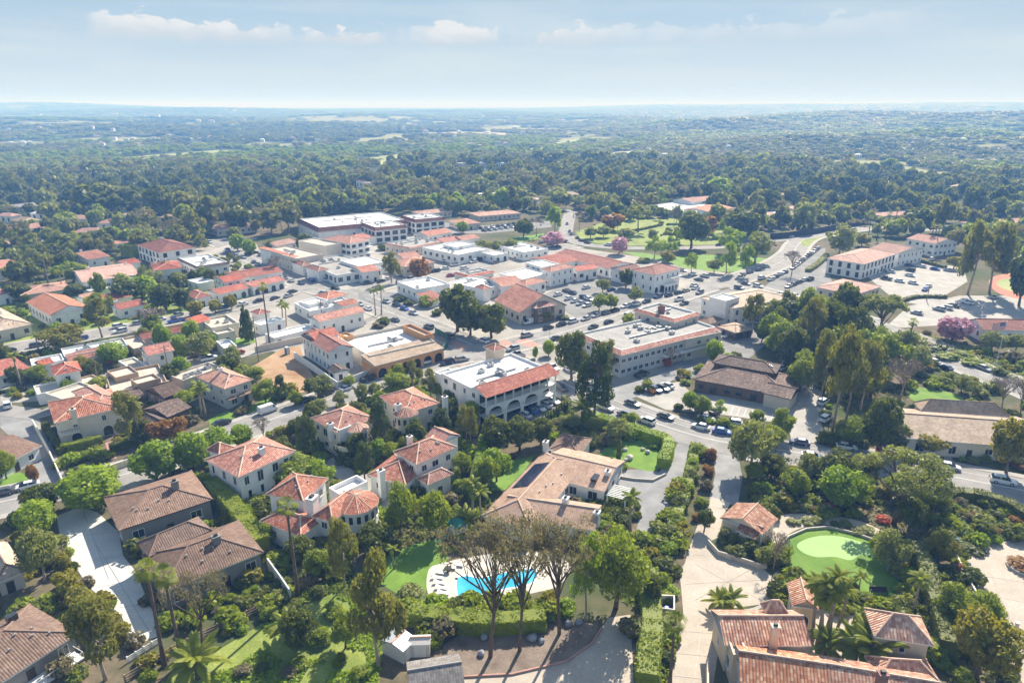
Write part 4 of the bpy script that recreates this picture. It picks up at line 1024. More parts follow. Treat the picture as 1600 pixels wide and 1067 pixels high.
# ------------------------------------------------------------------ the village centre
h, w, d, rf = house("huge brown mansard store", "with a white flat roof at the back of the village", (459, 348), (496, 363), (640, 350), 6.0, "mansard", 2.4, "tile_dark", "white", name="store", cat="building", win=.5, ac=7)
h, w, d, rf = house("two-storey arcaded office with mansard", "in front of the huge brown mansard store", (567, 352), (585, 361), (635, 355), 7.4, "mansard", 1.8, "tile_dark", "white", name="office_building", cat="building", wstyle="dark", win=2, ww=3.4, wh=2.3, gap=4.2, floors=2, door=False, ac=7)
h, w, d, rf = house("matching mansard office", "right of the two-storey arcaded office", (634, 340), (648, 348), (692, 342), 7.4, "mansard", 1.8, "tile_dark", "white", name="office_building", cat="building", wstyle="dark", win=2, ww=3.4, wh=2.3, gap=4.2, floors=2, door=False, ac=5)
h, w, d, rf = house("three-storey hip-roofed office", "with a blank cream stair wall and long balconies", (506, 373), (547, 381), (577, 374), 9.6, "hip", 2.0, "tile_salmon", "white", name="office_building", cat="building", wstyle="dark", win=2, ww=2.4, wh=1.4, gap=3.2, floors=3, door=False)
wing(h, (491, 372), (508, 384), (520, 377), 9.3, "flat", 0, "flat_beige", "cream", win=0)
balcony(h, -w / 2, -d / 2 - 1.1, w / 2, -d / 2 + .5, 3.3, "white", "trim"); balcony(h, -w / 2, -d / 2 - 1.1, w / 2, -d / 2 + .5, 6.4, "white", "trim")
h, w, d, rf = house("two-storey shop block with tile awning", "along the far end of the diagonal street", (415, 389), (464, 404), (500, 396), 7.0, "flat", 0, "flat_beige", "beige", name="shop_block", cat="building", win=.9, ac=4, faces="L", ww=1.0)
wing(h, (413, 388), (440, 397), (444, 394), 7.2, "shed", .8, "tile_salmon", "white", win=0); wing(h, (438, 396), (462, 404), (467, 401), 6.4, "shed", .8, "tile_salmon", "white", win=0)
h, w, d, rf = house("long row of flat-roofed shops", "with a white rounded corner at the crossroads", (474, 406), (526, 430), (592, 417), 4.6, "flat", 0, "flat_grey", "white", name="shop_row", cat="building", win=1, ww=2.4, wh=2.2, ac=9, gap=3.6)
wing(h, (464, 408), (472, 416), (482, 412), 4.9, "hip", 1.3, "tile_salmon", "white", win=0); wing(h, (486, 416), (497, 424), (508, 419), 5.0, "hip", 1.3, "tile_salmon", "white", win=0); wing(h, (558, 416), (565, 426), (590, 420), 5.2, "gx", 1.2, "tile_salmon", "white")
wing(h, (535, 406), (560, 416), (600, 408), 5.6, "flat", 0, "flat_white", "white", win=0, par=.4)
house("low salmon gabled shop", "right of the matching mansard office", (657, 362), (668, 369), (697, 361), 4.2, "gx", 1.6, "tile_salmon", "white", name="shop", cat="building")
h, w, d, rf = house("pair of red gabled shops", "behind the modern white corner building", (683, 373), (692, 379), (714, 373), 4.4, "gx", 1.4, "tile_red", "white", name="shop", cat="building")
wing(h, (712, 370), (722, 376), (743, 370), 4.4, "gx", 1.4, "tile_salmon", "white")
house("salmon hip-roofed hall", "in the trees behind the car park rows", (707, 344), (721, 351), (749, 347), 4, "hip", 1.6, "tile_salmon", "beige", name="hall", cat="building")
house("long low tiled roof lodge", "at the forest edge behind the village", (737, 332), (748, 338), (812, 332), 3.8, "hip", 1.4, "tile_pink", "beige", name="lodge", cat="building")
house("tan tiled lodge", "behind the matching mansard office", (650, 330), (658, 335), (702, 329), 4, "hip", 1.4, "tile_pink", "beige", name="lodge", cat="building")
h, w, d, rf = house("modern white corner building", "with roof machinery and arched shopfronts", (661, 386), (716, 398), (763, 388), 5.2, "flat", 0, "flat_white", "white", name="shop_block", cat="building", ww=2.2, wh=1.8, ac=6, gap=4.4)
wing(h, (700, 380), (712, 386), (735, 379), 6.4, "flat", 0, "flat_white", "white", win=0)
house("flat shop group with tile trim", "left of the modern white corner building", (614, 379), (640, 389), (678, 376), 4.4, "skirt", .7, "tile_salmon", "beige", name="shop_group", cat="building", ac=7)
h, w, d, rf = house("salmon tiled shops with gables", "behind the brown-green tree on the cross street", (617, 406), (632, 417), (673, 407), 5.0, "hip", 1.6, "tile_salmon", "beige", name="shop", cat="building")
wing(h, (617, 397), (630, 404), (655, 399), 5.4, "gx", 1.5, "tile_salmon", "beige", win=0)
h, w, d, rf = house("white Spanish shop with tile canopy", "on the diagonal street behind the parked cars", (629, 438), (651, 452), (697, 441), 5.2, "flat", 0, "flat_white", "white", name="shop", cat="building", ac=2, par=.6)
wing(h, (645, 448), (652, 454), (667, 447), 3.4, "shed", 1.0, "tile_red", "white", win=0); wing(h, (658, 462), (672, 470), (688, 462), 3.0, "shed", 1.2, "tile_dark", "white", win=0)
h, w, d, rf = house("white flat-roofed store with tiled end", "behind the dark street trees", (700, 441), (757, 452), (795, 441), 4.6, "flat", 0, "flat_white", "white", name="store", cat="building", ac=6, win=.7)
wing(h, (768, 434), (783, 448), (814, 440), 5.0, "gx", 1.6, "tile_salmon", "white"); wing(h, (748, 447), (755, 453), (764, 449), 5.2, "hip", 1.2, "tile_red", "white", win=0)
house("flat store with red tile caps", "behind the white Spanish shop", (715, 426), (731, 434), (768, 424), 4.2, "skirt", .8, "tile_red", "palegrey", name="store", cat="building", ac=5)
house("small white red-roofed shop", "in the crowded block left of the two street palms", (492, 461), (511, 468), (542, 459), 4.6, "hip", 1.5, "tile_salmon", "white", name="shop", cat="building")
h, w, d, rf = house("jumble of flat white shops", "in front of the small white red-roofed shop", (454, 474), (484, 486), (556, 474), 4.0, "flat", 0, "flat_white", "white", name="shop_group", cat="building", ac=8, win=.5)
wing(h, (470, 470), (484, 476), (510, 468), 4.8, "flat", 0, "flat_white", "white", win=.3); wing(h, (522, 472), (534, 479), (558, 472), 4.6, "gx", 1.0, "tile_salmon", "white", win=.3)
h, w, d, rf = house("long white house with red ridge", "and dark windows beside the street palms", (486, 494), (498, 503), (567, 485), 5.6, "gx", 1.3, "tile_salmon", "white", ww=1.0)
house("low white flat-roofed garage", "below the long white house with red ridge", (414, 521), (428, 528), (493, 512), 3.2, "flat", 0, "flat_white", "white", win=.4, name="garage", cat="garage")
house("small white sloped cottage", "left of the palm pair", (398, 502), (406, 508), (443, 498), 3.6, "flat", 0, "flat_white", "white", win=.8)
h, w, d, rf = house("new white house with red roofs", "beside the orange dirt plot", (472, 523), (513, 551), (552, 541), 6.8, "gy", 1.6, "tile_dark", "white", ww=.9, wh=1.5, gap=2.6)
wing(h, (474, 521), (492, 532), (530, 522), 7.2, "gx", 1.5, "tile_red", "white", win=.6)
wing(h, (512, 575), (521, 584), (546, 577), 3.0, "gy", .8, "dark_trim", "white", ww=1.9, wh=2.0, gap=2.2, wstyle="dark")
h, w, d, rf = house("orange arcaded restaurant", "with a flat white roof and long tan awning", (538, 527), (577, 556), (676, 531), 5.2, "flat", 0, "flat_white", "beige", name="restaurant", cat="building", win=0, par=1.0, ac=4)
rf2, ww_, dd_ = wing(h, (572, 557), (586, 572), (688, 541), 4.1, "shed", 1.1, "tile_tan", "orangew", win=0, o=.3)
c_ = rect((572, 557), (586, 572), (688, 541), 4.1)
sub = empty("arcade_front", (0, 0, 0)); sub.parent = h
t0 = h.rotation_euler[2]; dx, dy = c_[0] - h.location.x, c_[1] - h.location.y
sub.location = (dx * math.cos(t0) + dy * math.sin(t0), -dx * math.sin(t0) + dy * math.cos(t0), 0); sub.rotation_euler = (0, 0, c_[2] - t0)
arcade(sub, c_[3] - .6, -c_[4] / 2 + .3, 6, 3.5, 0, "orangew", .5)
wing(h, (636, 507), (664, 524), (672, 519), 6.6, "flat", 0, "flat_beige", "orangew", win=.4, par=.8); wing(h, (533, 521), (541, 526), (550, 522), 5.8, "flat", 0, "flat_beige", "orangew", win=0)
h, w, d, rf = house("steep brown-roofed gabled hall", "beside the central car park", (765, 470), (812, 489), (890, 478), 4.6, "gy", 5.4, "tile_salmon", "beige", name="hall", cat="building", wstyle="dark", fascia="beige", faces="FL")
wing(h, (812, 470), (836, 482), (868, 476), 6.2, "hip", 2.0, "tile_salmon", "brownw", win=.6)
# the row behind the car park
h, w, d, rf = house("white two-storey shop with red roof", "on the upper side of the central car park", (849, 420), (861, 425), (894, 416), 6.8, "hip", 1.4, "tile_salmon", "white", name="shop", cat="building", ww=.9)
wing(h, (894, 417), (903, 424), (929, 417), 4.8, "gx", 1.4, "tile_red", "white", wstyle="dark", ww=2)
h, w, d, rf = house("long dark red-roofed arcade building", "running along the park road", (872, 397), (952, 420), (982, 410), 4.6, "gy", 2.0, "tile_dark", "white", name="arcade_building", cat="building", wstyle="dark")
house("red hip-roofed shop", "left end of the park road buildings", (833, 403), (868, 414), (900, 405), 4.8, "gx", 1.6, "tile_red", "white", name="shop", cat="building")
h, w, d, rf = house("tile-edged white pavilion", "with a glazed front beside the gabled hall", (805, 441), (822, 447), (852, 438), 4.8, "hip", 1.4, "tile_salmon", "white", name="pavilion", cat="building", ww=1.8, wh=2)
wing(h, (790, 425), (818, 436), (850, 424), 5.0, "flat", 0, "flat_white", "white", win=.3, ac=0); wing(h, (826, 409), (846, 417), (870, 411), 6.6, "flat", 0, "flat_white", "white", win=.7)
h, w, d, rf = house("white corner mansion with balconies", "between the central car park and the park lawn", (990, 421), (1024, 430), (1060, 418), 8.2, "hip", 1.8, "tile_dark", "white", name="mansion", cat="building", ww=.9, wh=1.7, arches="F")
wing(h, (957, 419), (972, 425), (1000, 419), 5.5, "gx", 1.4, "tile_dark", "white")
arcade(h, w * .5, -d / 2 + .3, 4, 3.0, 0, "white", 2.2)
balcony(h, 0, -d / 2 - 1.6, w * .45, -d / 2 + .5, 5.6, "white")
# corner block below the crossroads
h, w, d, rf = house("long cream block with tile eaves", "and cluttered flat roof behind the tall roadside trees", (904, 522), (970, 556), (1120, 513), 7.0, "skirt", 1.0, "tile_salmon", "palegrey", name="office_block", cat="building", win=2, ww=1.6, wh=1.3, gap=2.3, floors=2, ac=0, door=False)
roof_units(h, rf, w * .75, d * .8, 7.42, 14)
balcony(h, -.1 * w, -d / 2 - 1.4, .48 * w, -d / 2 + .5, 3.5, "white", "iron")
h, w, d, rf = house("beige upper block with tiled parapet", "rising behind the long cream block", (993, 484), (1054, 504), (1090, 490), 9.6, "skirt", .8, "tile_salmon", "beige", name="office_block", cat="building", ww=1.2, wh=1.5, ac=3, skip_ground=True)
wing(h, (1055, 512), (1072, 530), (1110, 512), 7.2, "flat", 0, "flat_grey", "beige", win=.8)
stack(h, (1034, 478), 9, 12.4, "tile_dark", .9)
h, w, d, rf = house("pale two-storey block with brown roof", "and a white rooftop box near the upper junction", (1086, 466), (1146, 482), (1246, 468), 7.0, "hip", 2.0, "tile_tan", "white", name="office_block", cat="building", ww=1.1, ac=0)
wing(h, (1111, 463), (1135, 470), (1152, 463), 9.6, "flat", 0, "flat_white", "white", win=0)
house("low tan-roofed white annexe", "on the corner below the rows of parked cars", (1196, 462), (1232, 478), (1256, 470), 4.6, "gx", 1.6, "tile_tan", "white", name="annexe", cat="building")
house("small brown-roofed kiosk building", "behind the row of cars beside the beige block", (1096, 498), (1108, 506), (1124, 497), 3.4, "hip", 1.2, "tile_brown", "beige")
h, w, d, rf = house("open tan-roofed carport", "right of the small brown-roofed kiosk building", (1127, 508), (1150, 520), (1171, 511), 3.0, "hip", .9, "tile_tan", "brownw", name="carport", cat="carport", wstyle="dark", ww=2.4, wh=1.9)
h, w, d, rf = house("dark brown low office", "with broad hip roofs behind a pale car park", (1112, 567), (1213, 584), (1224, 570), 6.2, "hip", 1.5, "tile_choc", "brownw", name="office_building", cat="building", fascia="dark_trim", wstyle="dark")
wing(h, (1081, 595), (1234, 620), (1256, 588), 3.5, "hip", 2.4, "tile_choc", "brownw", fascia="dark_trim", wstyle="dark")
wing(h, (1192, 612), (1236, 624), (1246, 606), 3.9, "gy", 1.5, "tile_choc", "beige", fascia="dark_trim", win=0)
h, w, d, rf = house("huge tan shake-roofed school", "along the lower right road", (1362, 634), (1398, 683), (1650, 703), 4.0, "gx", 2.3, "tile_tan", "cream", name="school_building", cat="building", ww=2.0, wh=1.5)
d = h["d"]
h2, w, d, rf = house("rear tan-roofed school wing", "with skylights behind the huge tan shake roof", (1424, 628), (1440, 642), (1580, 652), 5.0, "hip", 2.2, "tile_tan", "cream", name="school_wing", cat="building", win=.5)
h, w, d, rf = house("white gabled church hall", "with a long dark red roof beside the pink tree", (1501, 500), (1536, 515), (1680, 520), 4.4, "gx", 2.2, "tile_dark", "white", name="church_hall", cat="building", wstyle="dark")
h, w, d, rf = house("white two-storey office with pink roof", "and tall dark openings by the upper right car park", (1292, 403), (1350, 413), (1400, 396), 7.2, "hip", 2.2, "tile_pink", "white", name="office_building", cat="building", wstyle="dark", win=2, ww=1.5, wh=2.4, gap=3.6, floors=2)
wing(h, (1370, 386), (1405, 396), (1428, 386), 7.0, "gy", 2.0, "tile_salmon", "white", ww=1.1)
h, w, d, rf = house("white gabled office annexe", "behind the palms of the upper right car park", (1420, 372), (1462, 381), (1493, 376), 7.0, "gy", 2.0, "tile_salmon", "white", name="office_building", cat="building", ww=1.8, wh=1.4)
h, w, d, rf = house("low brown-red hip-roofed bank", "between the upper right car park and the road trees", (1267, 450), (1336, 461), (1391, 450), 4.2, "hip", 2.0, "tile_pink", "beige", name="bank_building", cat="building", wstyle="dark", ac=0)
h, w, d, rf = house("sprawling white and tile clubhouse", "above the park trees", (1022, 320), (1094, 334), (1128, 322), 5.0, "flat", 0, "flat_white", "white", name="clubhouse", cat="building", win=.6, ac=5)
wing(h, (1066, 310), (1080, 316), (1112, 309), 6.8, "gx", 1.8, "tile_salmon", "white", win=.3); wing(h, (1086, 324), (1110, 332), (1122, 322), 6.0, "gx", 1.5, "tile_salmon", "white", win=.3); wing(h, (1120, 330), (1135, 336), (1150, 328), 4.5, "hip", 1.3, "tile_pink", "white", win=.3)
for ph, ex, L, F_, Rr, hh_, rm in [
    ("pale pink villa roof", "behind the park above the upper road", (1150, 336), (1172, 343), (1222, 335), 4.2, "tile_pink"),
    ("cream villa among bushes", "left of the dark conifer above the upper road", (1238, 322), (1248, 328), (1270, 322), 4, "tile_pink"),
    ("long salmon-roofed villa", "behind the tall palms of the upper road", (1366, 333), (1380, 338), (1462, 331), 4, "tile_salmon"),
    ("small tan-roofed villa", "beside the dark round bush above the upper road", (1300, 333), (1310, 337), (1332, 332), 3.6, "tile_tan"),
    ("rust-roofed white house", "at the right edge above the sports track", (1520, 346), (1532, 353), (1560, 346), 4.2, "tile_red"),
    ("broad rust-red villa", "cut by the right edge above the sports track", (1565, 342), (1580, 350), (1640, 340), 4.2, "tile_salmon"),
    ("flat white villa", "on the rise at the upper right", (1196, 332), (1206, 338), (1226, 332), 4, "flat_white")]:
    house(ph, ex, L, F_, Rr, hh_, "flat" if rm == "flat_white" else "hip", 1.5, rm, "white", win=.6)
house("low tan casita", "tucked beside the tan adobe flat-roofed house", (118, 592), (130, 603), (160, 592), 3.0, "flat", 0, "flat_beige", "tan", win=.5)
house("tiny red-roofed cottage", "left of the small white sloped cottage", (396, 486), (404, 492), (420, 486), 3.6, "hip", 1.1, "tile_red", "white", win=.5)
house("faded tile-roofed shop", "behind the two-storey shop block with tile awning", (420, 379), (432, 385), (456, 377), 4.2, "gx", 1.3, "tile_pink", "white", win=.5, name="shop", cat="building")
house("small red roofs behind the office", "between the three-storey office and the mansard store", (538, 369), (552, 375), (584, 368), 4.6, "hip", 1.4, "tile_red", "white", win=.4, name="shop", cat="building")
house("white flat shop with blue doors", "beside the pink blossom tree at the park road", (800, 380), (818, 394), (840, 384), 4.6, "flat", 0, "flat_white", "white", name="shop", cat="building", ac=3)
house("low white arcade shop", "right end of the modern white corner building's street", (763, 393), (772, 399), (786, 393), 4.0, "flat", 0, "flat_white", "white", name="shop", cat="building", arches="F")
house("small coral-roofed house", "left of the large white hip-roofed inn", (186, 408), (194, 414), (216, 408), 4.0, "gx", 1.2, "tile_red", "white", win=.6)
house("pair of faded red bungalows", "between the orange tile gabled house and the street", (122, 462), (132, 468), (152, 462), 3.6, "gx", 1.2, "tile_pink", "white", win=.6)
house("white courtyard house", "behind the white arcaded bungalow with red roof", (300, 436), (310, 443), (330, 437), 3.8, "flat", 0, "flat_white", "white", win=.6)
house("red-roofed corner house", "at the left edge of the upper left street", (-20, 452), (-4, 462), (14, 454), 4.2, "hip", 1.4, "tile_red", "white", win=.6)
house("small tan-roofed guest house", "among the bushes left of the flat white-topped store", (262, 396), (270, 401), (284, 396), 3.6, "hip", 1.1, "tile_tan", "white", win=.6)
# ------------------------------------------------------------------ the white arcaded block in the middle
h, w, d, rf = house("white arcaded three-storey block", "with a red tile eave and roof machinery at the crossroads", (684, 584), (748, 612), (864, 578), 9.2, "flat", 0, "flat_white", "white", name="arcaded_block", cat="building", win=.55, ac=7, faces="L", floors=3, par=.7)
def colonnade(root, w, y, n, h, z0, depth, pw=.35, mat="white"):
    b = MB(); Y = y - depth
    for q in range(n + 1): x = -w / 2 + (w - pw) * q / n; b.box(x, Y, z0, x + pw, Y + .35, z0 + h)
    b.box(-w / 2, Y, z0 + h, w / 2, y - .003, z0 + h + .25)
    o = b.build("colonnade", [MT[mat]], root); b = MB(); b.box(-w / 2 + .1, y - .03, z0 + .05, w / 2 - .1, y - .006, z0 + h - .1); b.build("shade_panel", [MT["dark"]], o)  # dark sheet behind the posts carries painted shade
for k in (0, 1, 2):
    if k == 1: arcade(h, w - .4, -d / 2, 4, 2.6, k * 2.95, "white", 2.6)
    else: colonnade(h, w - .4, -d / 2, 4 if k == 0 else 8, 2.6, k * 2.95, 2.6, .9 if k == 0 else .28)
    if k: balcony(h, -w / 2 + .3, -d / 2 - 2.75, w / 2 - .3, -d / 2 - 2.05, k * 2.95 + .02, "white", "trim", "terrace")
b = MB(); x = w / 2
b.face([(-x - .4, -d / 2 - 3.4, 8.75), (x + .4, -d / 2 - 3.4, 8.75), (x + .4, -d / 2 + .9, 10.4), (-x - .4, -d / 2 + .9, 10.4)])
b.face([(x + .4, -d / 2 + .9, 10.4), (x + .4, -d / 2 + 3.0, 9.3), (-x - .4, -d / 2 + 3.0, 9.3), (-x - .4, -d / 2 + .9, 10.4)])
b.face([(-x - .4, -d / 2 + 3.0, 9.28), (x + .4, -d / 2 + 3.0, 9.28), (x + .4, -d / 2 - 3.4, 8.7), (-x - .4, -d / 2 - 3.4, 8.7)], 1)
b.face([(x + .4, -d / 2 - 3.4, 8.72), (x + .4, -d / 2 + 3.0, 9.3), (x + .4, -d / 2 + .9, 10.4)], 1); b.face([(-x - .4, -d / 2 - 3.4, 8.72), (-x - .4, -d / 2 + .9, 10.4), (-x - .4, -d / 2 + 3.0, 9.3)], 1)
cap_line(b, (-x - .4, -d / 2 + .9, 10.4), (x + .4, -d / 2 + .9, 10.4), 2)
b.build("tile_eave", [MT["tile_red"], MT["trim"], MT["cap_red"]], h)
wing(h, (762, 540), (772, 549), (786, 541), 11.5, "hip", 1.2, "tile_salmon", "peachw", win=0)
wing(h, (683, 580), (704, 592), (722, 584), 8.3, "flat", 0, "flat_white", "white", win=0)
# ------------------------------------------------------------------ the cluster of white and tile villas
h, w, d, rf = house("white villa with square salmon roof", "behind the turreted villas by the roadside trees", (588, 620), (632, 646), (690, 631), 6.6, "hip", 2.0, "tile_salmon", "cream", gap=2.8)
turret(h, (634, 644), 6.3, 3.0, 1.4, "tile_salmon", "cream"); stack(h, (622, 632), 5, 8.4); stack(h, (695, 620), 0, 8.2)
h, w, d, rf = house("turreted villa with curved balcony", "left of the tall pines", (488, 652), (526, 676), (584, 652), 6.6, "hip", 2.1, "tile_salmon", "cream", gap=2.6)
turret(h, (558, 668), 6.2, 2.6, 1.3, "tile_pink", "cream"); stack(h, (516, 662), 4, 8.0)
wing(h, (512, 662), (530, 672), (548, 664), 7.0, "flat", 0, "flat_white", "white", win=0)
b = MB(); x0, y0 = pix_local(h, (560, 690), 3.2); n = 14
ring = lambda r, z: [(x0 + r * math.cos(math.pi + math.pi * k / n), y0 + 1.5 + r * math.sin(math.pi + math.pi * k / n), z) for k in range(n + 1)]
b.hull(ring(5.2, 2.7), ring(5.2, 3.0)); b.hull(ring(5.2, 3.003), ring(5.2, 3.9), cap=False, capb=False); b.hull(ring(5.05, 3.9)[::-1], ring(5.05, 3.003)[::-1], cap=False, capb=False)
b.build("curved_balcony", [MT["cream"]], h)
h, w, d, rf = house("white villa with upper terrace", "above the green trees and the tall palm trunk", (617, 704), (650, 726), (712, 697), 7.0, "hip", 2.0, "tile_salmon", "white", gap=2.6)
wing(h, (578, 738), (634, 758), (668, 722), 4.2, "hip", 2.0, "tile_salmon", "white"); wing(h, (655, 745), (668, 758), (706, 738), 4.0, "hip", 1.2, "tile_salmon", "white"); wing(h, (668, 680), (690, 694), (716, 678), 6.8, "gy", 1.4, "tile_salmon", "white", win=0)
stack(h, (595, 735), 0, 6.6); stack(h, (640, 682), 5, 8.8, "white", .5)
h, w, d, rf = house("broad white villa with arched glazing", "left of the pale round court and bushes", (326, 715), (372, 746), (458, 702), 6.6, "hip", 2.6, "tile_salmon", "white", gap=2.8, ww=1.1, wh=1.9)
stack(h, (408, 700), 5, 9.0); wing(h, (326, 700), (342, 710), (362, 697), 7.0, "hip", 1.4, "tile_salmon", "white", win=0)
h, w, d, rf = house("front white villa with round turret", "and layered terracotta roofs above the slope garden", (412, 774), (474, 783), (517, 748), 7.4, "hip", 2.2, "tile_salmon", "white", gap=2.6)
turret(h, (556, 784), 6.0, 4.2, 1.7, "tile_salmon", "white", 9, -2.7, 0.2)
wing(h, (494, 800), (520, 816), (560, 772), 5.8, "hip", 1.6, "tile_salmon", "white", gap=2.4); wing(h, (414, 808), (470, 838), (500, 808), 4.3, "hip", 1.6, "tile_salmon", "white"); wing(h, (512, 762), (530, 772), (575, 752), 6.4, "flat", 0, "flat_white", "white", win=0, par=.9)
stack(h, (487, 777), 0, 8.4, "white", .9)
balcony(h, .1 * w, -d / 2 - 4.6, .75 * w, -d / 2 - 1.4, 2.9, "white", "trim")
# ------------------------------------------------------------------ the big low house with the solar panel
h, w, d, rf = house("sprawling peach-roofed ranch", "with a solar panel above the swimming pool", (752, 806), (830, 828), (918, 722), 3.5, "hip", 2.0, "tile_peach", "white", gap=3.4, ww=1.8, wh=1.7)
wing(h, (846, 738), (945, 768), (968, 718), 3.5, "gy", 1.9, "tile_peach", "white", gap=3.4, ww=2.0, wh=1.8)
wing(h, (780, 812), (930, 829), (950, 790), 3.3, "gy", 1.8, "tile_peach", "white", gap=3.2, ww=2.2, wh=1.8)
wing(h, (858, 700), (906, 712), (922, 684), 3.2, "hip", 1.2, "tile_brown", "white", win=0)
stack(h, (884, 778), 3, 6.0); stack(h, (950, 736), 2, 5.4); stack(h, (853, 690), 2, 5.6); stack(h, (933, 800), 2, 4.9)
b = MB(); sl = 2.0 / (d / 2)
for r_ in range(2):
    for k in range(10):
        s0, x0 = 1.0 + r_ * 1.75, -.12 * w + k * 1.05
        q = [(x0, d / 2 - s0, 3.5 + s0 * sl), (x0, d / 2 - s0 - 1.65, 3.5 + (s0 + 1.65) * sl), (x0 + 1.0, d / 2 - s0 - 1.65, 3.5 + (s0 + 1.65) * sl), (x0 + 1.0, d / 2 - s0, 3.5 + s0 * sl)]
        b.hull([(a, c_, e + .08) for a, c_, e in q], [(a, c_, e + .14) for a, c_, e in q])
b.build("solar_panel", [MT["solar"]], rf)
b = MB(); x0, y0 = pix_local(h, (968, 770), 2.7)
for k in range(8): b.box(x0 - 2 + k * .6, y0 - 2, 2.7, x0 - 1.8 + k * .6, y0 + 2, 2.85)
for sx_ in (-2, 2):
    for sy_ in (-1.8, 1.8): b.box(x0 + sx_ - .1, y0 + sy_ - .1, 0, x0 + sx_ + .1, y0 + sy_ + .1, 2.697)
b.build("pergola", [MT["white"]], h)
b = MB(); x0, y0 = pix_local(h, (930, 745), 4.6); b.box(x0 - 1.2, y0 - .6, 4.2, x0 + 1.2, y0 + .6, 4.7); b.build("skylight", [MT["glass"]], rf)
# ------------------------------------------------------------------ gatehouse and the villa by the putting green
h, w, d, rf = house("small mission-tiled gatehouse", "on the curve of the cream drive", (1130, 804), (1192, 836), (1206, 806), 3.2, "gx", 1.6, "tile_villa", "cream", arches="F")
wing(h, (1152, 826), (1180, 842), (1196, 820), 2.7, "gy", 1.1, "tile_villa", "cream", win=0)
h, w, d, rf = house("mission-tiled main villa", "at the bottom beside the round motor court", (1126, 952), (1132, 1008), (1262, 996), 5.0, "gx", 2.0, "tile_villa", "peachw", ww=1.1)
wing(h, (1150, 1004), (1156, 1072), (1296, 1092), 4.5, "gx", 2.2, "tile_villa", "peachw"); wing(h, (1278, 1022), (1286, 1088), (1476, 1116), 4.1, "gx", 2.0, "tile_villa", "peachw"); wing(h, (1188, 942), (1196, 958), (1232, 958), 6.4, "hip", 1.4, "tile_villa", "peachw", ww=.8)
wing(h, (1362, 1024), (1372, 1064), (1468, 1062), 3.6, "hip", 1.8, "tile_villa", "peachw"); wing(h, (1142, 998), (1146, 1022), (1168, 1020), 5.2, "flat", 0, "flat_white", "peachw", win=.3, ac=1, faces="FL")
stack(h, (1212, 978), 4, 8.2, "peachw", .5); stack(h, (1380, 1052), 3, 7.2, "brick", .55)
h, w, d, rf = house("narrow mission-tiled wing", "beside the clump of feather palms", (1232, 910), (1238, 946), (1280, 950), 4.4, "gy", 1.3, "tile_villa", "peachw", ww=1.0, arches="F")
h, w, d, rf = house("square hip-roofed guest tower", "with mission tiles between the courtyard and the tall hedge", (1351, 950), (1366, 994), (1460, 1008), 6.4, "hip", 2.1, "tile_villa", "peachw", ww=1.0, wh=1.3, gap=4.5)
b = MB(); g_ = gpts([(1122, 1035), (1120, 1075), (1150, 1085)]); 
wall_line("courtyard_wall", [(1104, 1046), (1104, 1090)], 2.2, "peachw", None, label="peach service yard wall at the bottom end of the cream drive")
# ------------------------------------------------------------------ sheds
def shed(label, L, F_, Rr, h, rm, wm, rh=.5, roof="gx"):
    cx, cy_, th, w, d = rect(L, F_, Rr, h); root = empty("garden_shed", (cx, cy_, 0), th); FOOT.append((cx, cy_, math.hypot(w, d) / 2, th, w, d))
    block(root, (0, 0, 0), w, d, h, roof, rh, rm, wm, o=.12, win=0)
    b = MB(); b.box(-.85, -.04, 0, -.02, 0, h * .85); b.box(.02, -.04, 0, .85, 0, h * .85); do = b.build("door", [MT["trim"]], root); do.location = (0, -d / 2 + .12, .03)
    reg(root, "shed", label=label); place((cx, cy_), "the " + label.split(" beside")[0].split(" with")[0])
shed("narrow silver metal shed beside the tan double-door shed", (618, 984), (630, 1018), (637, 990), 2.4, "metal", "shed")
shed("tan double-door metal shed with pale shallow roof", (638, 992), (639, 1008), (672, 1009), 2.3, "shed", "shed", .5, "gx")
h, w, d, rf = house("grey shingled cottage", "at the bottom edge below the two metal sheds", (632, 1034), (640, 1095), (728, 1082), 3.0, "gx", 1.7, "tile_grey", "greyw")
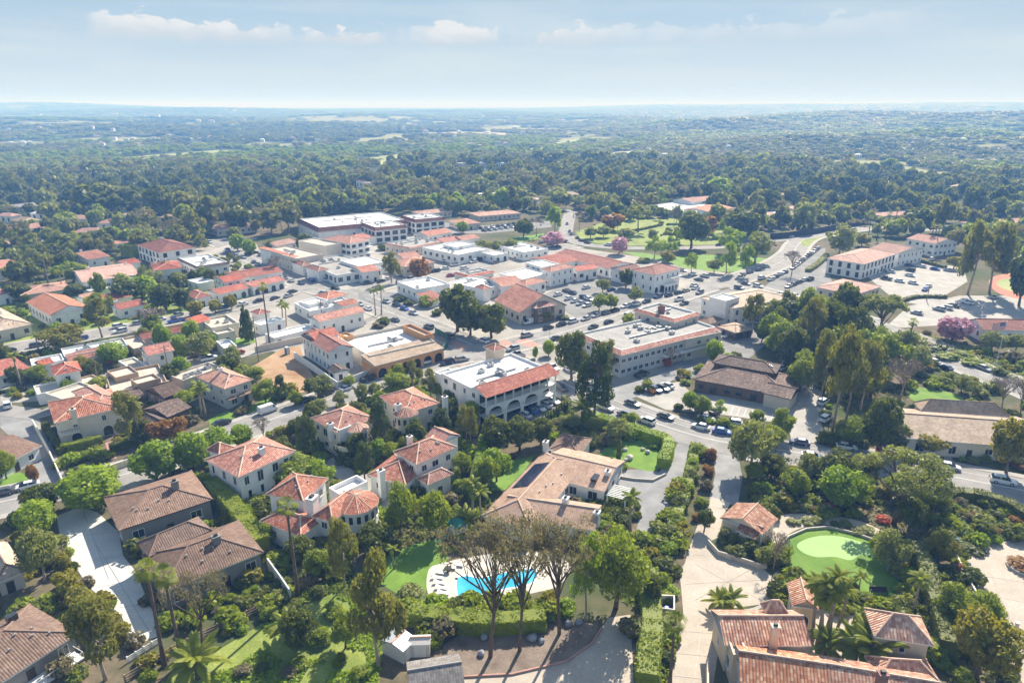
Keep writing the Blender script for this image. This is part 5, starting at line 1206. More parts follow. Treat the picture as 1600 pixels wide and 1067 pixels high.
# ------------------------------------------------------------------ houses half lost in the wooded edge of the village
def far_house(i, px, py, c, wide=None):
    p = P(px, py)
    for _ in range(6):
        z = float(hh(p.x, p.y)); p = P(px, py, z)
        if p.y > 14000 or p.y < 0: return
    s = ppm(p); w = wide or max(9, min(34, rng.uniform(5, 9) / s)); d = w * rng.uniform(.5, .8); h = max(6.0, w * .26) if not wide else 4.6
    b = MB(); x, y = w / 2, d / 2
    b.hull([(-x, -y, -1), (x, -y, -1), (x, y, -1), (-x, y, -1)], [(-x, -y, h), (x, -y, h), (x, y, h), (-x, y, h)], 0, cap=False)
    rh = d * .22; X, Y = x * 1.05, y * 1.08
    E = [(-X, -Y, h), (X, -Y, h), (X, Y, h), (-X, Y, h)]; r0, r1 = (-X + Y, 0, h + rh), (X - Y, 0, h + rh)
    if c == "w" and rng.random() < .5: b.hull([(a, e, h + .02) for a, e, _ in E], [(a, e, h + .5) for a, e, _ in E], 1)
    else:
        for f in ([E[0], E[1], r1, r0], [E[1], E[2], r1], [E[2], E[3], r0, r1], [E[3], E[0], r0]): b.face(f, 1)
        b.face(E[::-1], 1)
    for k in range(3): cx = -x * .66 + k * x * .66; b.box(cx - w * .05, -y - .06, h * .25, cx + w * .05, -y - .003, h * .75, 2)
    o = b.build("distant_house", [MT["white" if c != "t" else "beige"], MT[{"w": "flat_white", "r": "tile_pink", "t": "tile_tan"}[c]], MT["dark"]])
    o.location = p; o.rotation_euler = (0, 0, rng.uniform(-.6, .6)); FOOT.append((p.x, p.y - 55, 120, 0, w * 1.5, 190 if p.y > 900 else 110) if not wide else (p.x, p.y - 6, 30, 0, w * 1.3, d + 26))
    reg(o, "house", {"w": "white house among trees", "r": "red-roofed house among trees", "t": "tan-roofed house among trees"}[c] if wide else {"w": "distant white house", "r": "distant red-roofed house", "t": "distant tan-roofed house"}[c], "houses far out in the woods", at=p)
for i, t in enumerate("15 347 r;42 355 t;75 342 w;122 352 r;180 358 r;206 346 t;20 368 r;62 366 r;142 374 r;270 350 t;302 338 w;330 330 r;400 324 r;456 318 t;520 312 r;580 318 t;690 318 r;830 320 t;1172 320 r;1216 314 t;1266 308 w;1330 316 r;1412 312 t;1470 322 r;1540 318 t;1592 324 r;1240 345 t;960 320 r;890 312 t;30 300 w;100 306 r;200 318 t;760 312 w;1100 300 r;1380 292 w;1500 300 t".split(";")):
    x, y, k = t.split(); far_house(i, float(x), float(y), k, rng.uniform(11, 17))
# ------------------------------------------------------------------ foliage meshes
def leaf_quads(pos, nrm, size, jitter=0.55, aspect=1.0):
    """numpy quads facing nrm, returned as an (n,4,3) array"""
    n = len(pos)
    nn = nrm + jitter * nrg.normal(size=(n, 3)); nn /= np.linalg.norm(nn, axis=1)[:, None] + 1e-9
    t = np.cross(nn, nrg.normal(size=(n, 3))); t /= np.linalg.norm(t, axis=1)[:, None] + 1e-9
    b = np.cross(nn, t); s = (size * np.clip(nrg.lognormal(-.03, .34, n), .4, 2.0))[:, None]
    t, b = t * s, b * s * aspect
    return np.stack([pos - t * .5 - b * .5, pos + t * .55 - b * .3, pos + t * .4 + b * .55, pos - t * .5 + b * .4], 1)
def quads_mesh(name, Q, mat, extra=None):
    n = len(Q); v = Q.reshape(-1, 3); f = np.arange(4 * n).reshape(-1, 4)
    me = bpy.data.meshes.new(name)
    me.vertices.add(4 * n); me.vertices.foreach_set("co", v.astype(np.float32).ravel())
    me.loops.add(4 * n); me.loops.foreach_set("vertex_index", f.ravel().astype(np.int32))
    me.polygons.add(n); me.polygons.foreach_set("loop_start", np.arange(0, 4 * n, 4, dtype=np.int32))
    me.materials.append(mat); me.update(calc_edges=True)
    return me
def blobs(seed, kind):
    """lump centres, radii (in a unit box: width 1, z 0..1) and limb targets"""
    r = np.random.default_rng(seed); C, S = [], []
    if kind == "round":
        for _ in range(26):
            d = r.normal(size=3); d /= np.linalg.norm(d); k = r.uniform(.15, .30)
            C.append((d[0] * (.5 - k * .7), d[1] * (.5 - k * .7), .60 + d[2] * .27)); S.append(k)
    elif kind == "oak":
        for _ in range(30):
            d = r.normal(size=3); d /= np.linalg.norm(d); k = r.uniform(.10, .22); q = r.uniform(.55, 1)
            C.append((d[0] * (.5 - k * .6) * q, d[1] * (.5 - k * .6) * q, .60 + d[2] * .32 * q)); S.append(k)
    elif kind == "euc":
        for _ in range(24):
            a = r.uniform(0, 6.28); z = r.uniform(.38, .95); w = .42 * math.sin(min(1, (1.06 - z) / .5) * 1.5708) * r.uniform(.35, 1); k = r.uniform(.07, .17)
            C.append((w * math.cos(a), w * math.sin(a), z)); S.append(k)
    elif kind == "spread":
        for _ in range(30):
            a = r.uniform(0, 6.28); w = .46 * math.sqrt(r.random()); k = r.uniform(.06, .13)
            C.append((w * math.cos(a), w * math.sin(a), .88 - .95 * w * w + r.uniform(-.07, .06))); S.append(k)
    elif kind == "lacy":
        for _ in range(34):
            a = r.uniform(0, 6.28); w = .46 * math.sqrt(r.random()); k = r.uniform(.05, .11)
            C.append((w * math.cos(a), w * math.sin(a), .90 - .6 * w * w + r.uniform(-.07, .05))); S.append(k)
    elif kind == "pine":
        for _ in range(28):
            z = r.uniform(.3, .98); a = r.uniform(0, 6.28); w = .43 * (1.08 - z) ** .6 * r.uniform(.5, 1); k = r.uniform(.07, .15)
            C.append((w * math.cos(a), w * math.sin(a), z)); S.append(k)
    elif kind == "conifer":
        for _ in range(34):
            z = r.uniform(.08, .97); a = r.uniform(0, 6.28); w = .36 * (1 - z) ** .8 + .02; k = .06 + .12 * (1 - z)
            C.append((w * math.cos(a), w * math.sin(a), z)); S.append(k)
    elif kind == "column":
        for i in range(16):
            z = .05 + .9 * i / 15; k = .30 * (1 - .75 * max(0, z - .35)); C.append((r.uniform(-.08, .08), r.uniform(-.08, .08), z)); S.append(k)
    elif kind == "shrub":
        for _ in range(16):
            d = r.normal(size=3); d /= np.linalg.norm(d); k = r.uniform(.16, .30)
            C.append((d[0] * (.5 - k * .7), d[1] * (.5 - k * .7), max(.15, .42 + d[2] * .34))); S.append(k)
    return np.array(C), np.array(S)
def crown_mesh(name, kind, seed, n, mat, fill=2.1, jitter=.6, flat=1.0):
    C, S = blobs(seed, kind); r = np.random.default_rng(seed + 99)
    p = S ** 2 / np.sum(S ** 2)
    i = r.choice(len(C), n, p=p); d = r.normal(size=(n, 3)); d /= np.linalg.norm(d, axis=1)[:, None]
    zs = .62 if kind in ("spread", "lacy") else 0.85
    sq = np.array([1, 1, zs]) if kind != "column" else np.array([1, 1, .35])
    pos = C[i] + d * sq * (S[i] * r.uniform(.62, 1.12, n))[:, None]
    keep = np.ones(n, bool)
    for c, s in zip(C, S):          # drop leaves buried in another lump
        q = (pos - c) / sq
        keep &= np.linalg.norm(q, axis=1) > s * .55
    pos, d = pos[keep], d[keep]
    area = 4 * math.pi * np.sum(S ** 2) * .5
    leaf = math.sqrt(fill * area / n)
    pos[:, 2] = np.maximum(pos[:, 2], 0.02)
    return quads_mesh(name, leaf_quads(pos, d, np.full(len(pos), leaf), jitter, flat), mat), C
def trunk_mesh(kind, C, mat, r0=.03, limbs=7, zt=.45, twist=.05):
    b = MB(); r = random.Random(len(C) * 7 + limbs); x, y = r.uniform(-twist, twist), r.uniform(-twist, twist)
    path = [(0, 0, -.01), (x * .4, y * .4, zt * .35), (x, y, zt * .7), (x * 1.1, y * 1.2, zt)]
    b.tube(path, [r0 * 1.35, r0, r0 * .85, r0 * .72], 8)
    idx = list(range(len(C))); r.shuffle(idx)
    for k in idx[:limbs]:
        c = Vector(C[k]); q = r.uniform(.25, 1) if limbs > 8 else r.choice((.0, 1)); s = Vector(path[2]).lerp(Vector(path[3]), q) if q > .5 or limbs <= 8 else Vector(path[1]).lerp(Vector(path[2]), .4 + q); m = s.lerp(c, .5) + Vector((r.uniform(-.06, .06), r.uniform(-.06, .06), r.uniform(-.02, .05)))
        b.tube([s, m, s.lerp(c, .98)], [r0 * .55, r0 * .35, r0 * .12], 5)
        if limbs > 8:
            for _ in range(2):
                e = c + Vector((r.uniform(-.14, .14), r.uniform(-.14, .14), r.uniform(-.03, .09))); b.tube([m, m.lerp(e, .5) + Vector((0, 0, .02)), e], [r0 * .25, r0 * .16, r0 * .06], 4)
    return b.mesh("trunk", [MT[mat]], True)
# kind: shape, leaf material, leaves near/mid/far, fill, bark, trunk radius, limbs, trunk top
KINDS = {
    "round": ("round", "bright", (6240, 2550, 840), 1.7, "bark", .03, 5, .42),
    "green": ("oak", "green", (6240, 2550, 840), 1.7, "bark", .03, 6, .42),
    "oak": ("oak", "dark", (6240, 2700, 840), 1.9, "bark", .035, 6, .42),
    "olive": ("oak", "olive", (5040, 2250, 720), 1.35, "bark_pale", .028, 7, .4),
    "euc": ("euc", "euc", (5520, 2400, 720), 1.45, "bark_pale", .028, 9, .55),
    "brown": ("lacy", "brown", (5200, 2400, 700), .34, "bark", .018, 17, .56),
    "spread": ("spread", "olive", (8400, 2700, 720), 1.3, "bark", .024, 14, .5),
    "pine": ("pine", "pine", (6240, 2400, 720), 1.5, "bark", .022, 9, .8),
    "conifer": ("conifer", "pine", (5040, 2250, 800), 1.8, "bark", .03, 4, .6),
    "cypress": ("column", "dark", (2200, 900, 300), 2.2, "bark", .05, 0, .3),
    "bare": ("spread", "twig", (2600, 1000, 300), .28, "bark_pale", .022, 22, .5),
    "airy": ("oak", "green", (7000, 2600, 800), 1.15, "bark", .03, 12, .5),
    "pink": ("round", "pink", (3600, 1400, 360), 1.3, "bark", .03, 6, .42),
    "yellow": ("oak", "yellow", (5040, 2250, 720), 1.7, "bark", .03, 5, .4),
    "orange": ("oak", "orange", (3600, 1400, 360), 1.5, "bark", .03, 5, .4),
    "light": ("euc", "bright", (5040, 2250, 720), 1.25, "bark_pale", .024, 9, .5),
}
TREE_WORDS = {"round": ("street_tree", "bright rounded green tree"), "green": ("broadleaf_tree", "leafy green tree"), "oak": ("broadleaf_tree", "dark green dense tree"), "olive": ("olive_tree", "grey green olive tree"),
              "euc": ("eucalyptus_tree", "tall airy gum tree"), "brown": ("eucalyptus_tree", "brownish open gum tree"), "spread": ("spreading_tree", "wide grey spreading tree"), "pine": ("pine_tree", "dark tufted pine"),
              "conifer": ("conifer_tree", "dark pointed conifer"), "cypress": ("cypress_tree", "slim dark cypress"), "bare": ("bare_tree", "bare brown-branched tree"), "pink": ("blossom_tree", "pink blossoming tree"),
              "yellow": ("flowering_tree", "yellow green tree"), "orange": ("flowering_tree", "orange tinged tree"), "light": ("broadleaf_tree", "pale green airy tree"), "airy": ("broadleaf_tree", "broad lacy green tree")}
SHRUB_WORDS = {"round": "bright green bush", "green": "leafy green bush", "dark": "dark green bush", "olive": "grey green bush", "yellow": "yellow green bush", "orange": "orange tinted bush", "red": "red flowering bush", "blue": "pale blue agave", "brown": "brownish dry bush"}
TM = {}
def tree_meshes(kind, lod):
    k = (kind, lod)
    if k not in TM:
        sh, lf, n, fill, bark, r0, limbs, zt = KINDS[kind]; out = []
        for v in range(3 if lod < 2 else 2):
            me, C = crown_mesh("crown", sh, 31 * v + 7 + 5 * len(kind), n[lod], LF[lf], fill * (1, 1.15, 1.4)[lod], .6 if kind not in ("cypress",) else .4)
            out.append((me, trunk_mesh(sh, C, bark, r0, limbs if lod < 2 else 0, zt, .13 if sh == "lacy" else .06)))
        TM[k] = out
    return TM[k]
SPOTS = []     # (x, y, radius) of planted things
FARSRC = {}
def tree(px, pyb, kind, wpx, hpx, label=None, group=None, world_=None, wm=None, hm=None):
    p = Vector((*world_, 0)) if world_ else P(px, pyb)
    s = ppm(p); dep = math.atan2(CAM_H, p.y)
    w = wm or wpx / s; h = hm or hpx / s / math.cos(dep) * 1.02 - w * .12
    h = max(h, 1.5)
    lod = 0 if p.y < 215 else (1 if p.y < 400 else 2)
    nm, desc = TREE_WORDS[kind]
    me, tr = rng.choice(tree_meshes(kind, lod))
    root = empty(nm, p, rng.uniform(0, 6.28)); root.scale = (w, w, h)
    c = link("crown", me, root); link("trunk", tr, root)
    if lod == 2 and kind not in FARSRC: FARSRC[kind] = c
    SPOTS.append((p.x, p.y, w / 2))
    return reg(root, "tree", desc, group or "trees of the village and its gardens", label, at=p)
SHM = {}
def shrub(px, pyb, kind, wpx, hpx, label=None, world_=None, wm=None, hm=None):
    p = Vector((*world_, 0)) if world_ else P(px, pyb)
    s = ppm(p); w = wm or wpx / s; h = hm or max(.7, hpx / s / 1.0 - w * .2)
    lod = 0 if p.y < 190 else 1
    k = (kind, lod)
    if k not in SHM:
        if kind == "blue":
            L_ = []
            for v in range(2):
                b = MB(); r = random.Random(v)
                for q in range(26):
                    a, e = r.uniform(0, 6.28), r.uniform(.25, 1.3); d = Vector((math.cos(a) * math.cos(e), math.sin(a) * math.cos(e), math.sin(e))); s_ = d.cross(Vector((0, 0, 1))).normalized() * .06
                    m = d * .28; b.face([Vector((0, 0, .05)) + s_ * .5, m + s_, d * .58 + Vector((0, 0, -.05)), m - s_])
                L_.append(b.mesh("agave", [LF["blue"]]))
            SHM[k] = L_
        else:
            lf = {"round": "bright", "green": "green", "brown": "brown"}.get(kind, kind)
            SHM[k] = [crown_mesh("shrub", "shrub", 11 * v + 3 + len(kind), (2200, 700)[lod], LF[lf], 1.9, .6)[0] for v in range(3)]
    o = link("agave" if kind == "blue" else "shrub", rng.choice(SHM[k])); o.location = p; o.rotation_euler = (0, 0, rng.uniform(0, 6.28)); o.scale = (w, w, h)
    SPOTS.append((p.x, p.y, w / 2))
    return reg(o, "agave" if kind == "blue" else "bush", SHRUB_WORDS[kind], "bushes of the gardens", label, at=p)
def hedge(px, w, h, lf, label, n_per=70, leaf=.20, name="hedge"):
    """clipped hedge along a seen line: a solid core under a skin of leaves"""
    pts = [tuple(map(float, q)) for q in resample(gpts(px, len(px) > 2, False), 1.0)]
    b = MB(); A, B = offset(pts, w / 2 - .12), offset(pts, -w / 2 + .12)
    V3 = lambda q, z: (float(q[0]), float(q[1]), z)
    for i in range(len(pts) - 1):
        for q in ([V3(A[i], 0), V3(A[i], h - .1), V3(A[i + 1], h - .1), V3(A[i + 1], 0)], [V3(B[i], 0), V3(B[i + 1], 0), V3(B[i + 1], h - .1), V3(B[i], h - .1)], [V3(A[i], h - .1), V3(B[i], h - .1), V3(B[i + 1], h - .1), V3(A[i + 1], h - .1)]): b.face(q)
    for i, e in ((0, 0), (len(pts) - 1, 1)):
        q = [V3(A[i], 0), V3(B[i], 0), V3(B[i], h - .1), V3(A[i], h - .1)]; b.face(q if e == 0 else q[::-1])
    pos, nr = [], []
    per = h * 2 + w; C = np.array(pts); T = np.gradient(C, axis=0); T /= np.linalg.norm(T, axis=1)[:, None] + 1e-9; Nn = np.stack([-T[:, 1], T[:, 0]], 1)
    m = int(len(pts) * per * n_per / 4)
    i = nrg.integers(0, len(pts) - 1, m); f = nrg.random(m)[:, None]
    c = C[i] * (1 - f) + C[i + 1] * f; nn = Nn[i]; u = nrg.random(m) * per; bulge = .12 * np.sin(c[:, 0] * 1.7) + .1 * np.sin(c[:, 1] * 2.3)
    side = np.where(u < h, -1, np.where(u < 2 * h, 1, 0)); z = np.where(u < h, u, np.where(u < 2 * h, u - h, h + bulge)); off = np.where(side != 0, side * (w / 2 + bulge * .6), (u - 2 * h) - w / 2)
    pos = np.concatenate([c + nn * off[:, None], z[:, None]], 1) + nrg.normal(size=(m, 3)) * .05
    nr = np.where(side[:, None] != 0, np.concatenate([nn * side[:, None], np.zeros((m, 1))], 1), np.array([[0, 0, 1.0]]))
    k = int(0.012 * m); e = np.concatenate([np.repeat(C[[0]], k, 0), np.repeat(C[[-1]], k, 0)]); en = np.concatenate([np.repeat(-T[[0]], k, 0), np.repeat(T[[-1]], k, 0)]); ep = np.stack([-en[:, 1], en[:, 0]], 1)
    ez = nrg.random(2 * k) * h; eo = (nrg.random(2 * k) - .5) * w
    pos = np.concatenate([pos, np.concatenate([e + ep * eo[:, None], ez[:, None]], 1)]); nr = np.concatenate([nr, np.concatenate([en, np.zeros((2 * k, 1))], 1)])
    Q = leaf_quads(pos, nr, np.full(len(pos), leaf), .55)
    core = b; i0 = len(core.v)
    core.v += [tuple(p) for p in Q.reshape(-1, 3)]; core.f += [(i0 + 4 * q, i0 + 4 * q + 1, i0 + 4 * q + 2, i0 + 4 * q + 3) for q in range(len(Q))]; core.m += [0] * len(Q)
    o = core.build(name, [LF[lf]])
    for q in pts[::2]: SPOTS.append((q[0], q[1], w / 2))
    return reg(o, "hedge", label=label, at=Vector((*pts[len(pts) // 2], 0)))
# ------------------------------------------------------------------ palms (built at real size, scaled)
def frond(b, base, az_, el0, L_, droop, wd, nl, m=0, curl=1.0):
    d = Vector((math.cos(az_), math.sin(az_), 0)); side = Vector((-d.y, d.x, 0)); pts = []; e = el0; p = Vector(base)
    n = 7
    for k in range(n + 1):
        pts.append(p.copy()); p = p + (d * math.cos(e) + Vector((0, 0, math.sin(e)))) * (L_ / n); e -= droop / n
    for k in range(n): b.face([pts[k] - side * .04, pts[k + 1] - side * .03, pts[k + 1] + side * .03, pts[k] + side * .04], m)
    for q in range(nl):
        t = (q + .6) / nl * n * .98; k = min(n - 1, int(t)); c = pts[k].lerp(pts[k + 1], t - k); ax = (pts[k + 1] - pts[k]).normalized()
        l = wd * math.sin(math.pi * (.12 + .86 * (q + .6) / nl)) ** .7
        for s in (-1, 1):
            tip = c + side * s * l * .82 + ax * l * .5 + Vector((0, 0, -.38 * l * curl)); h_ = ax * .05
            b.face([c - h_, c + h_, c.lerp(tip, .6) + h_ * 1.2, tip, c.lerp(tip, .6) - h_ * .9], m)
PM = {}
def palm_meshes(kind):
    if kind in PM: return PM[kind]
    out = []
    for v in range(3):
        r = random.Random(v * 13 + len(kind)); t, c = MB(), MB()
        if kind == "fan":          # 12 m, slim trunk, small head of fan leaves over a dead skirt
            x, y = r.uniform(-.5, .5), r.uniform(-.5, .5); H_ = 11.2
            t.tube([(0, 0, -.1), (x * .4, y * .4, 3), (x * .8, y * .8, 7), (x, y, H_)], [.34, .22, .18, .17], 8)
            top = Vector((x, y, H_))
            for q in range(26):
                a, e = q * 2.4 + r.uniform(-.2, .2), r.uniform(-.9, 1.3); d = Vector((math.cos(a) * math.cos(e), math.sin(a) * math.cos(e), math.sin(e)))
                pe = top + d * r.uniform(.75, 1.0); s = Vector((-math.sin(a), math.cos(a), 0)); u = d.cross(s)
                c.face([top - s * .03, top + s * .03, pe + s * .03, pe - s * .03], 0)
                R_ = r.uniform(.85, 1.15); n = 9
                for k in range(n):
                    a0, a1 = -1.5 + 3.0 * k / n, -1.5 + 3.0 * (k + .62) / n; am = (a0 + a1) / 2
                    dr = Vector((0, 0, -.30 * R_))
                    c.face([pe, pe + (d * math.cos(a0) + s * math.sin(a0)) * R_ * .7, pe + (d * math.cos(am) + s * math.sin(am)) * R_ + dr, pe + (d * math.cos(a1) + s * math.sin(a1)) * R_ * .7], 0)
            for q in range(26):
                a = q * 2.4; d = Vector((math.cos(a), math.sin(a), 0)); s = Vector((-d.y, d.x, 0)) * .16; z = H_ - r.uniform(0, .3)
                p = Vector((x, y, z)); c.face([p + d * .1 - s * .4, p + d * .1 + s * .4, p + d * .48 + s - Vector((0, 0, 1.1)), p + d * .48 - s - Vector((0, 0, 1.2))], 1)
        elif kind == "queen":      # 8 m, arching feather fronds
            x, y = r.uniform(-.6, .6), r.uniform(-.6, .6); H_ = 6.2
            t.tube([(0, 0, -.1), (x * .4, y * .4, 2), (x * .8, y * .8, 4.4), (x, y, H_)], [.28, .2, .17, .15], 8)
            for q in range(19): frond(c, (x, y, H_), q * 2.4 + r.uniform(-.2, .2), r.uniform(.1, 1.35), r.uniform(2.6, 3.3), r.uniform(1.1, 1.9), .72, 30)
        else:                      # cycad / young date palm: short stem, stiff arching fronds
            H_ = 1.3; t.tube([(0, 0, -.1), (0, 0, .6), (0, 0, H_)], [.34, .30, .26], 8)
            for q in range(28): frond(c, (0, 0, H_), q * 2.4 + r.uniform(-.2, .2), r.uniform(.1, 1.35), r.uniform(1.8, 2.4), r.uniform(.9, 1.6), .42, 24)
        out.append((t.mesh("trunk", [MT["bark" if kind != "queen" else "bark_pale"]], True), c.mesh("crown", [LF["palm"], MT["frond_dead"]]), H_))
    PM[kind] = out
    return out
def palm(px, pyb, kind, hpx, label=None, head=1.0):
    p = P(px, pyb); s = ppm(p); dep = math.atan2(CAM_H, p.y)
    tr, cr, H_ = rng.choice(palm_meshes(kind))
    k = max(.3, hpx / s / math.cos(dep) / (H_ + (.8 if kind == "fan" else 1.2)))
    root = empty({"fan": "fan_palm", "queen": "feather_palm", "cycad": "young_palm"}[kind], p, rng.uniform(0, 6.28))
    a = link("trunk", tr, root); a.scale = (min(1.2, max(k, .6)), min(1.2, max(k, .6)), k)
    c = link("crown", cr, root); hs = head * (max(.7, min(1.1, k)) * (.72 if kind == "queen" else .92) if kind != "cycad" else k)
    c.scale = (hs, hs, hs); c.location = (0, 0, H_ * (k - hs))
    SPOTS.append((p.x, p.y, 1.5))
    return reg(root, "palm", {"fan": "tall fan palm", "queen": "feather palm", "cycad": "low young palm"}[kind], "palms", label, at=p)

# ------------------------------------------------------------------ planted by hand: x, foot y, kind, width px, height px
TREES = """147 792 round 82 60;245 752 round 64 58;302 734 round 50 56;347 708 round 50 40;379 698 round 30 34;70 801 oak 58 46;63 838 round 52 52;70 908 olive 62 82
165 1062 euc 92 112;317 1018 brown 100 110;470 1012 oak 58 54;540 1012 green 50 52;592 1042 euc 92 150;538 917 euc 52 96;626 838 green 54 80;680 838 green 52 70
588 868 oak 60 48;594 704 pine 50 74;570 752 pine 48 60;480 716 pine 48 72;690 682 pine 44 48;728 692 euc 32 56;465 757 green 72 46
499 650 olive 28 30;533 634 olive 25 24;565 628 olive 24 30;586 623 olive 22 28;621 620 green 44 40;646 606 euc 32 44;674 624 euc 32 48;497 622 oak 48 36
415 630 green 36 38;462 634 green 24 24;412 692 bare 30 44;446 694 yellow 28 30;775 708 oak 54 56;812 704 oak 52 54;845 694 oak 38 44;760 770 green 40 58;776 752 round 44 50
928 660 pine 76 128;893 592 oak 52 74;948 588 euc 40 58;890 670 olive 32 26;926 674 olive 28 24;965 690 olive 42 40;1170 740 olive 74 88;1310 760 oak 64 56;1314 788 round 66 54
1396 818 spread 138 118;1440 800 green 60 60;1388 892 olive 54 60;1466 878 yellow 50 44;1525 1058 yellow 100 92;1486 980 green 58 60;1532 982 green 54 54;1208 890 bare 44 60
962 950 airy 108 116;766 1026 brown 150 196;812 1016 brown 128 188;874 990 brown 132 166;916 970 light 60 120;1018 945 oak 34 44
204 698 euc 54 84;250 694 orange 38 44;277 690 orange 40 42;225 690 oak 36 36;10 748 green 34 46;157 390 oak 32 34;95 388 olive 28 26;45 408 oak 44 30;78 406 oak 44 30
40 452 oak 46 50;70 432 euc 46 40;115 444 green 48 40;200 472 oak 48 40;222 466 round 40 36;260 484 oak 48 44;237 444 olive 38 26;160 528 euc 46 64;236 514 bare 52 40;104 547 yellow 64 44
307 494 yellow 27 26;337 489 yellow 22 24;362 483 yellow 22 24;388 534 conifer 28 60;180 570 round 42 36;134 590 yellow 32 36;285 562 round 24 38;314 562 olive 46 48;358 582 oak 40 32
478 394 oak 28 32;432 434 bare 28 36;612 442 euc 30 48;657 438 orange 36 36;715 518 oak 62 78;768 528 oak 50 56;735 524 oak 46 58;755 396 olive 26 24;776 395 olive 24 22;797 394 olive 26 24
723 364 round 16 18;978 449 oak 28 32;942 457 olive 24 24;936 486 green 26 30;955 483 green 22 25;992 474 olive 26 28;851 502 olive 26 22;857 556 round 18 24;836 560 round 9 18
1080 388 oak 48 60;1163 370 oak 58 46;1107 370 orange 24 34;997 363 spread 44 46;958 360 orange 34 30;977 374 olive 26 20;923 373 olive 20 20;943 371 olive 24 20;865 385 pink 32 24;967 397 pink 24 28
867 364 light 32 42;905 362 bare 20 36;818 370 oak 28 30;838 370 bare 30 34;1022 404 light 28 36;1045 402 light 28 34;1044 410 yellow 24 20;1080 427 light 28 32;1116 426 olive 24 24;1140 397 light 44 44
1135 427 light 34 50;1166 430 light 30 46;1180 410 olive 48 52;1315 524 oak 54 82;1270 537 oak 48 72;1222 562 green 54 60;1340 582 green 62 70;1386 586 green 58 66;1301 670 euc 66 150;1344 640 euc 56 104
1406 624 bare 68 72;1565 642 bare 50 60;1594 648 bare 44 58;1502 612 olive 30 30;1517 620 olive 28 28;1370 706 oak 56 84;1396 702 oak 46 44;1315 682 olive 26 28;1450 710 yellow 50 34;1572 738 yellow 64 86
1437 365 oak 50 46;1470 372 euc 32 60;1310 400 olive 44 48;1347 385 yellow 26 22;1237 430 bare 30 42;1512 460 euc 50 108;1546 458 euc 56 104;1592 478 oak 48 86;1490 392 yellow 28 36;1490 420 yellow 26 24
1372 534 spread 72 84;1488 532 pink 46 38;1550 548 olive 38 34;1586 550 olive 34 32;1250 600 green 40 56;1206 700 green 36 38;1095 648 green 32 32;1115 566 round 26 34;1124 650 light 22 26;1078 640 round 24 28
1183 664 green 26 26;1222 684 green 36 46;1255 545 euc 34 60;1175 520 euc 36 62;1190 535 oak 26 34;1240 540 green 34 42;1050 575 bare 22 34;155 337 oak 64 54;184 335 oak 62 50;228 368 brown 40 46
255 342 oak 48 56;292 352 euc 54 54;335 364 euc 58 58;374 364 oak 42 46;106 360 green 36 32;425 368 euc 46 44;452 362 euc 48 50;484 354 oak 44 46;412 358 brown 40 40;1125 312 round 32 34
905 296 conifer 18 38;922 298 conifer 20 42;1055 286 oak 26 36;1300 332 conifer 22 34;1548 330 conifer 18 28;1562 332 conifer 18 30;350 420 oak 20 20;390 398 round 20 24;372 392 round 22 26;425 394 olive 18 20
1180 750 green 34 30;1205 745 oak 40 36;1240 775 green 44 44;1265 752 olive 40 44;1100 830 oak 28 34;700 720 euc 34 46;722 745 green 30 40;650 700 oak 34 44;505 760 round 40 40
545 605 green 22 20;690 628 green 30 34;705 642 oak 30 34;736 700 euc 26 60;985 668 green 26 26;1420 830 oak 50 50;1460 800 olive 44 40;1405 780 green 48 44;1352 745 oak 36 36;1375 872 green 38 40
1205 540 green 46 56;1235 577 oak 52 70;1265 562 euc 50 96;1290 548 oak 50 84;1325 562 oak 60 84;1362 572 green 56 66;1412 560 olive 50 50;1282 622 euc 48 100;1322 656 euc 52 104;1250 612 green 44 56;1345 612 oak 60 84;1302 592 oak 56 84
1430 580 olive 44 44;1360 620 green 50 60;1330 700 green 44 50;1230 512 oak 40 48;1205 505 olive 36 40;1262 508 green 44 60;640 720 oak 34 40;560 720 oak 34 44;700 660 oak 34 40;735 668 green 36 44;470 690 oak 40 40;440 715 oak 34 34;320 770 green 30 34;420 850 green 30 36;470 880 oak 44 44;500 900 green 46 40
120 470 oak 30 30;150 486 green 28 30;30 470 oak 36 32;190 452 green 30 28;280 452 oak 28 28;320 440 green 24 24;260 432 olive 26 26;240 520 green 28 30;60 600 green 30 32;120 600 oak 26 28;150 620 green 30 30;270 600 oak 32 34;290 640 green 32 34;330 620 olive 30 34;400 600 green 30 30"""
for t in TREES.replace("\n", ";").split(";"):
    x, y, k, w, h = t.split(); tree(float(x), float(y), k, float(w), float(h))
PALMS = """257 1040 fan 138;285 1036 fan 128;466 932 fan 134;616 888 queen 34;738 815 queen 66;752 822 queen 56;912 655 cycad 32;1046 1078 fan 98;1122 953 cycad 24;1141 951 cycad 24;1341 933 queen 32;310 1060 cycad 44
1277 1006 queen 96;1286 1000 queen 104;1294 1008 queen 90;1270 998 queen 86;1302 1000 queen 84;1284 1012 queen 78;1425 962 queen 60;1360 1044 cycad 48;1335 1032 cycad 40;1292 1022 cycad 30;985 832 queen 64;1340 1000 queen 46
75 442 queen 48;99 457 queen 36;286 472 fan 44;35 607 queen 60;61 552 queen 32;222 692 queen 74;315 652 queen 56;322 652 queen 50;587 493 queen 46;596 492 queen 48;422 542 fan 98;442 507 queen 38;447 510 queen 36
1356 376 fan 38;1370 375 fan 36;1383 373 fan 40;1397 361 fan 36;1451 393 fan 42;1460 398 fan 46;129 347 fan 26;510 352 fan 34;520 350 fan 34;1012 610 cycad 14;1415 560 fan 60;455 1000 cycad 34;730 830 cycad 30"""
for t in PALMS.replace("\n", ";").split(";"):
    x, y, k, h = t.split(); palm(float(x), float(y), k, float(h))
tree(966, 722, "cypress", 10, 50, label="lone pencil cypress beside the boulder lawn of the peach-roofed ranch")
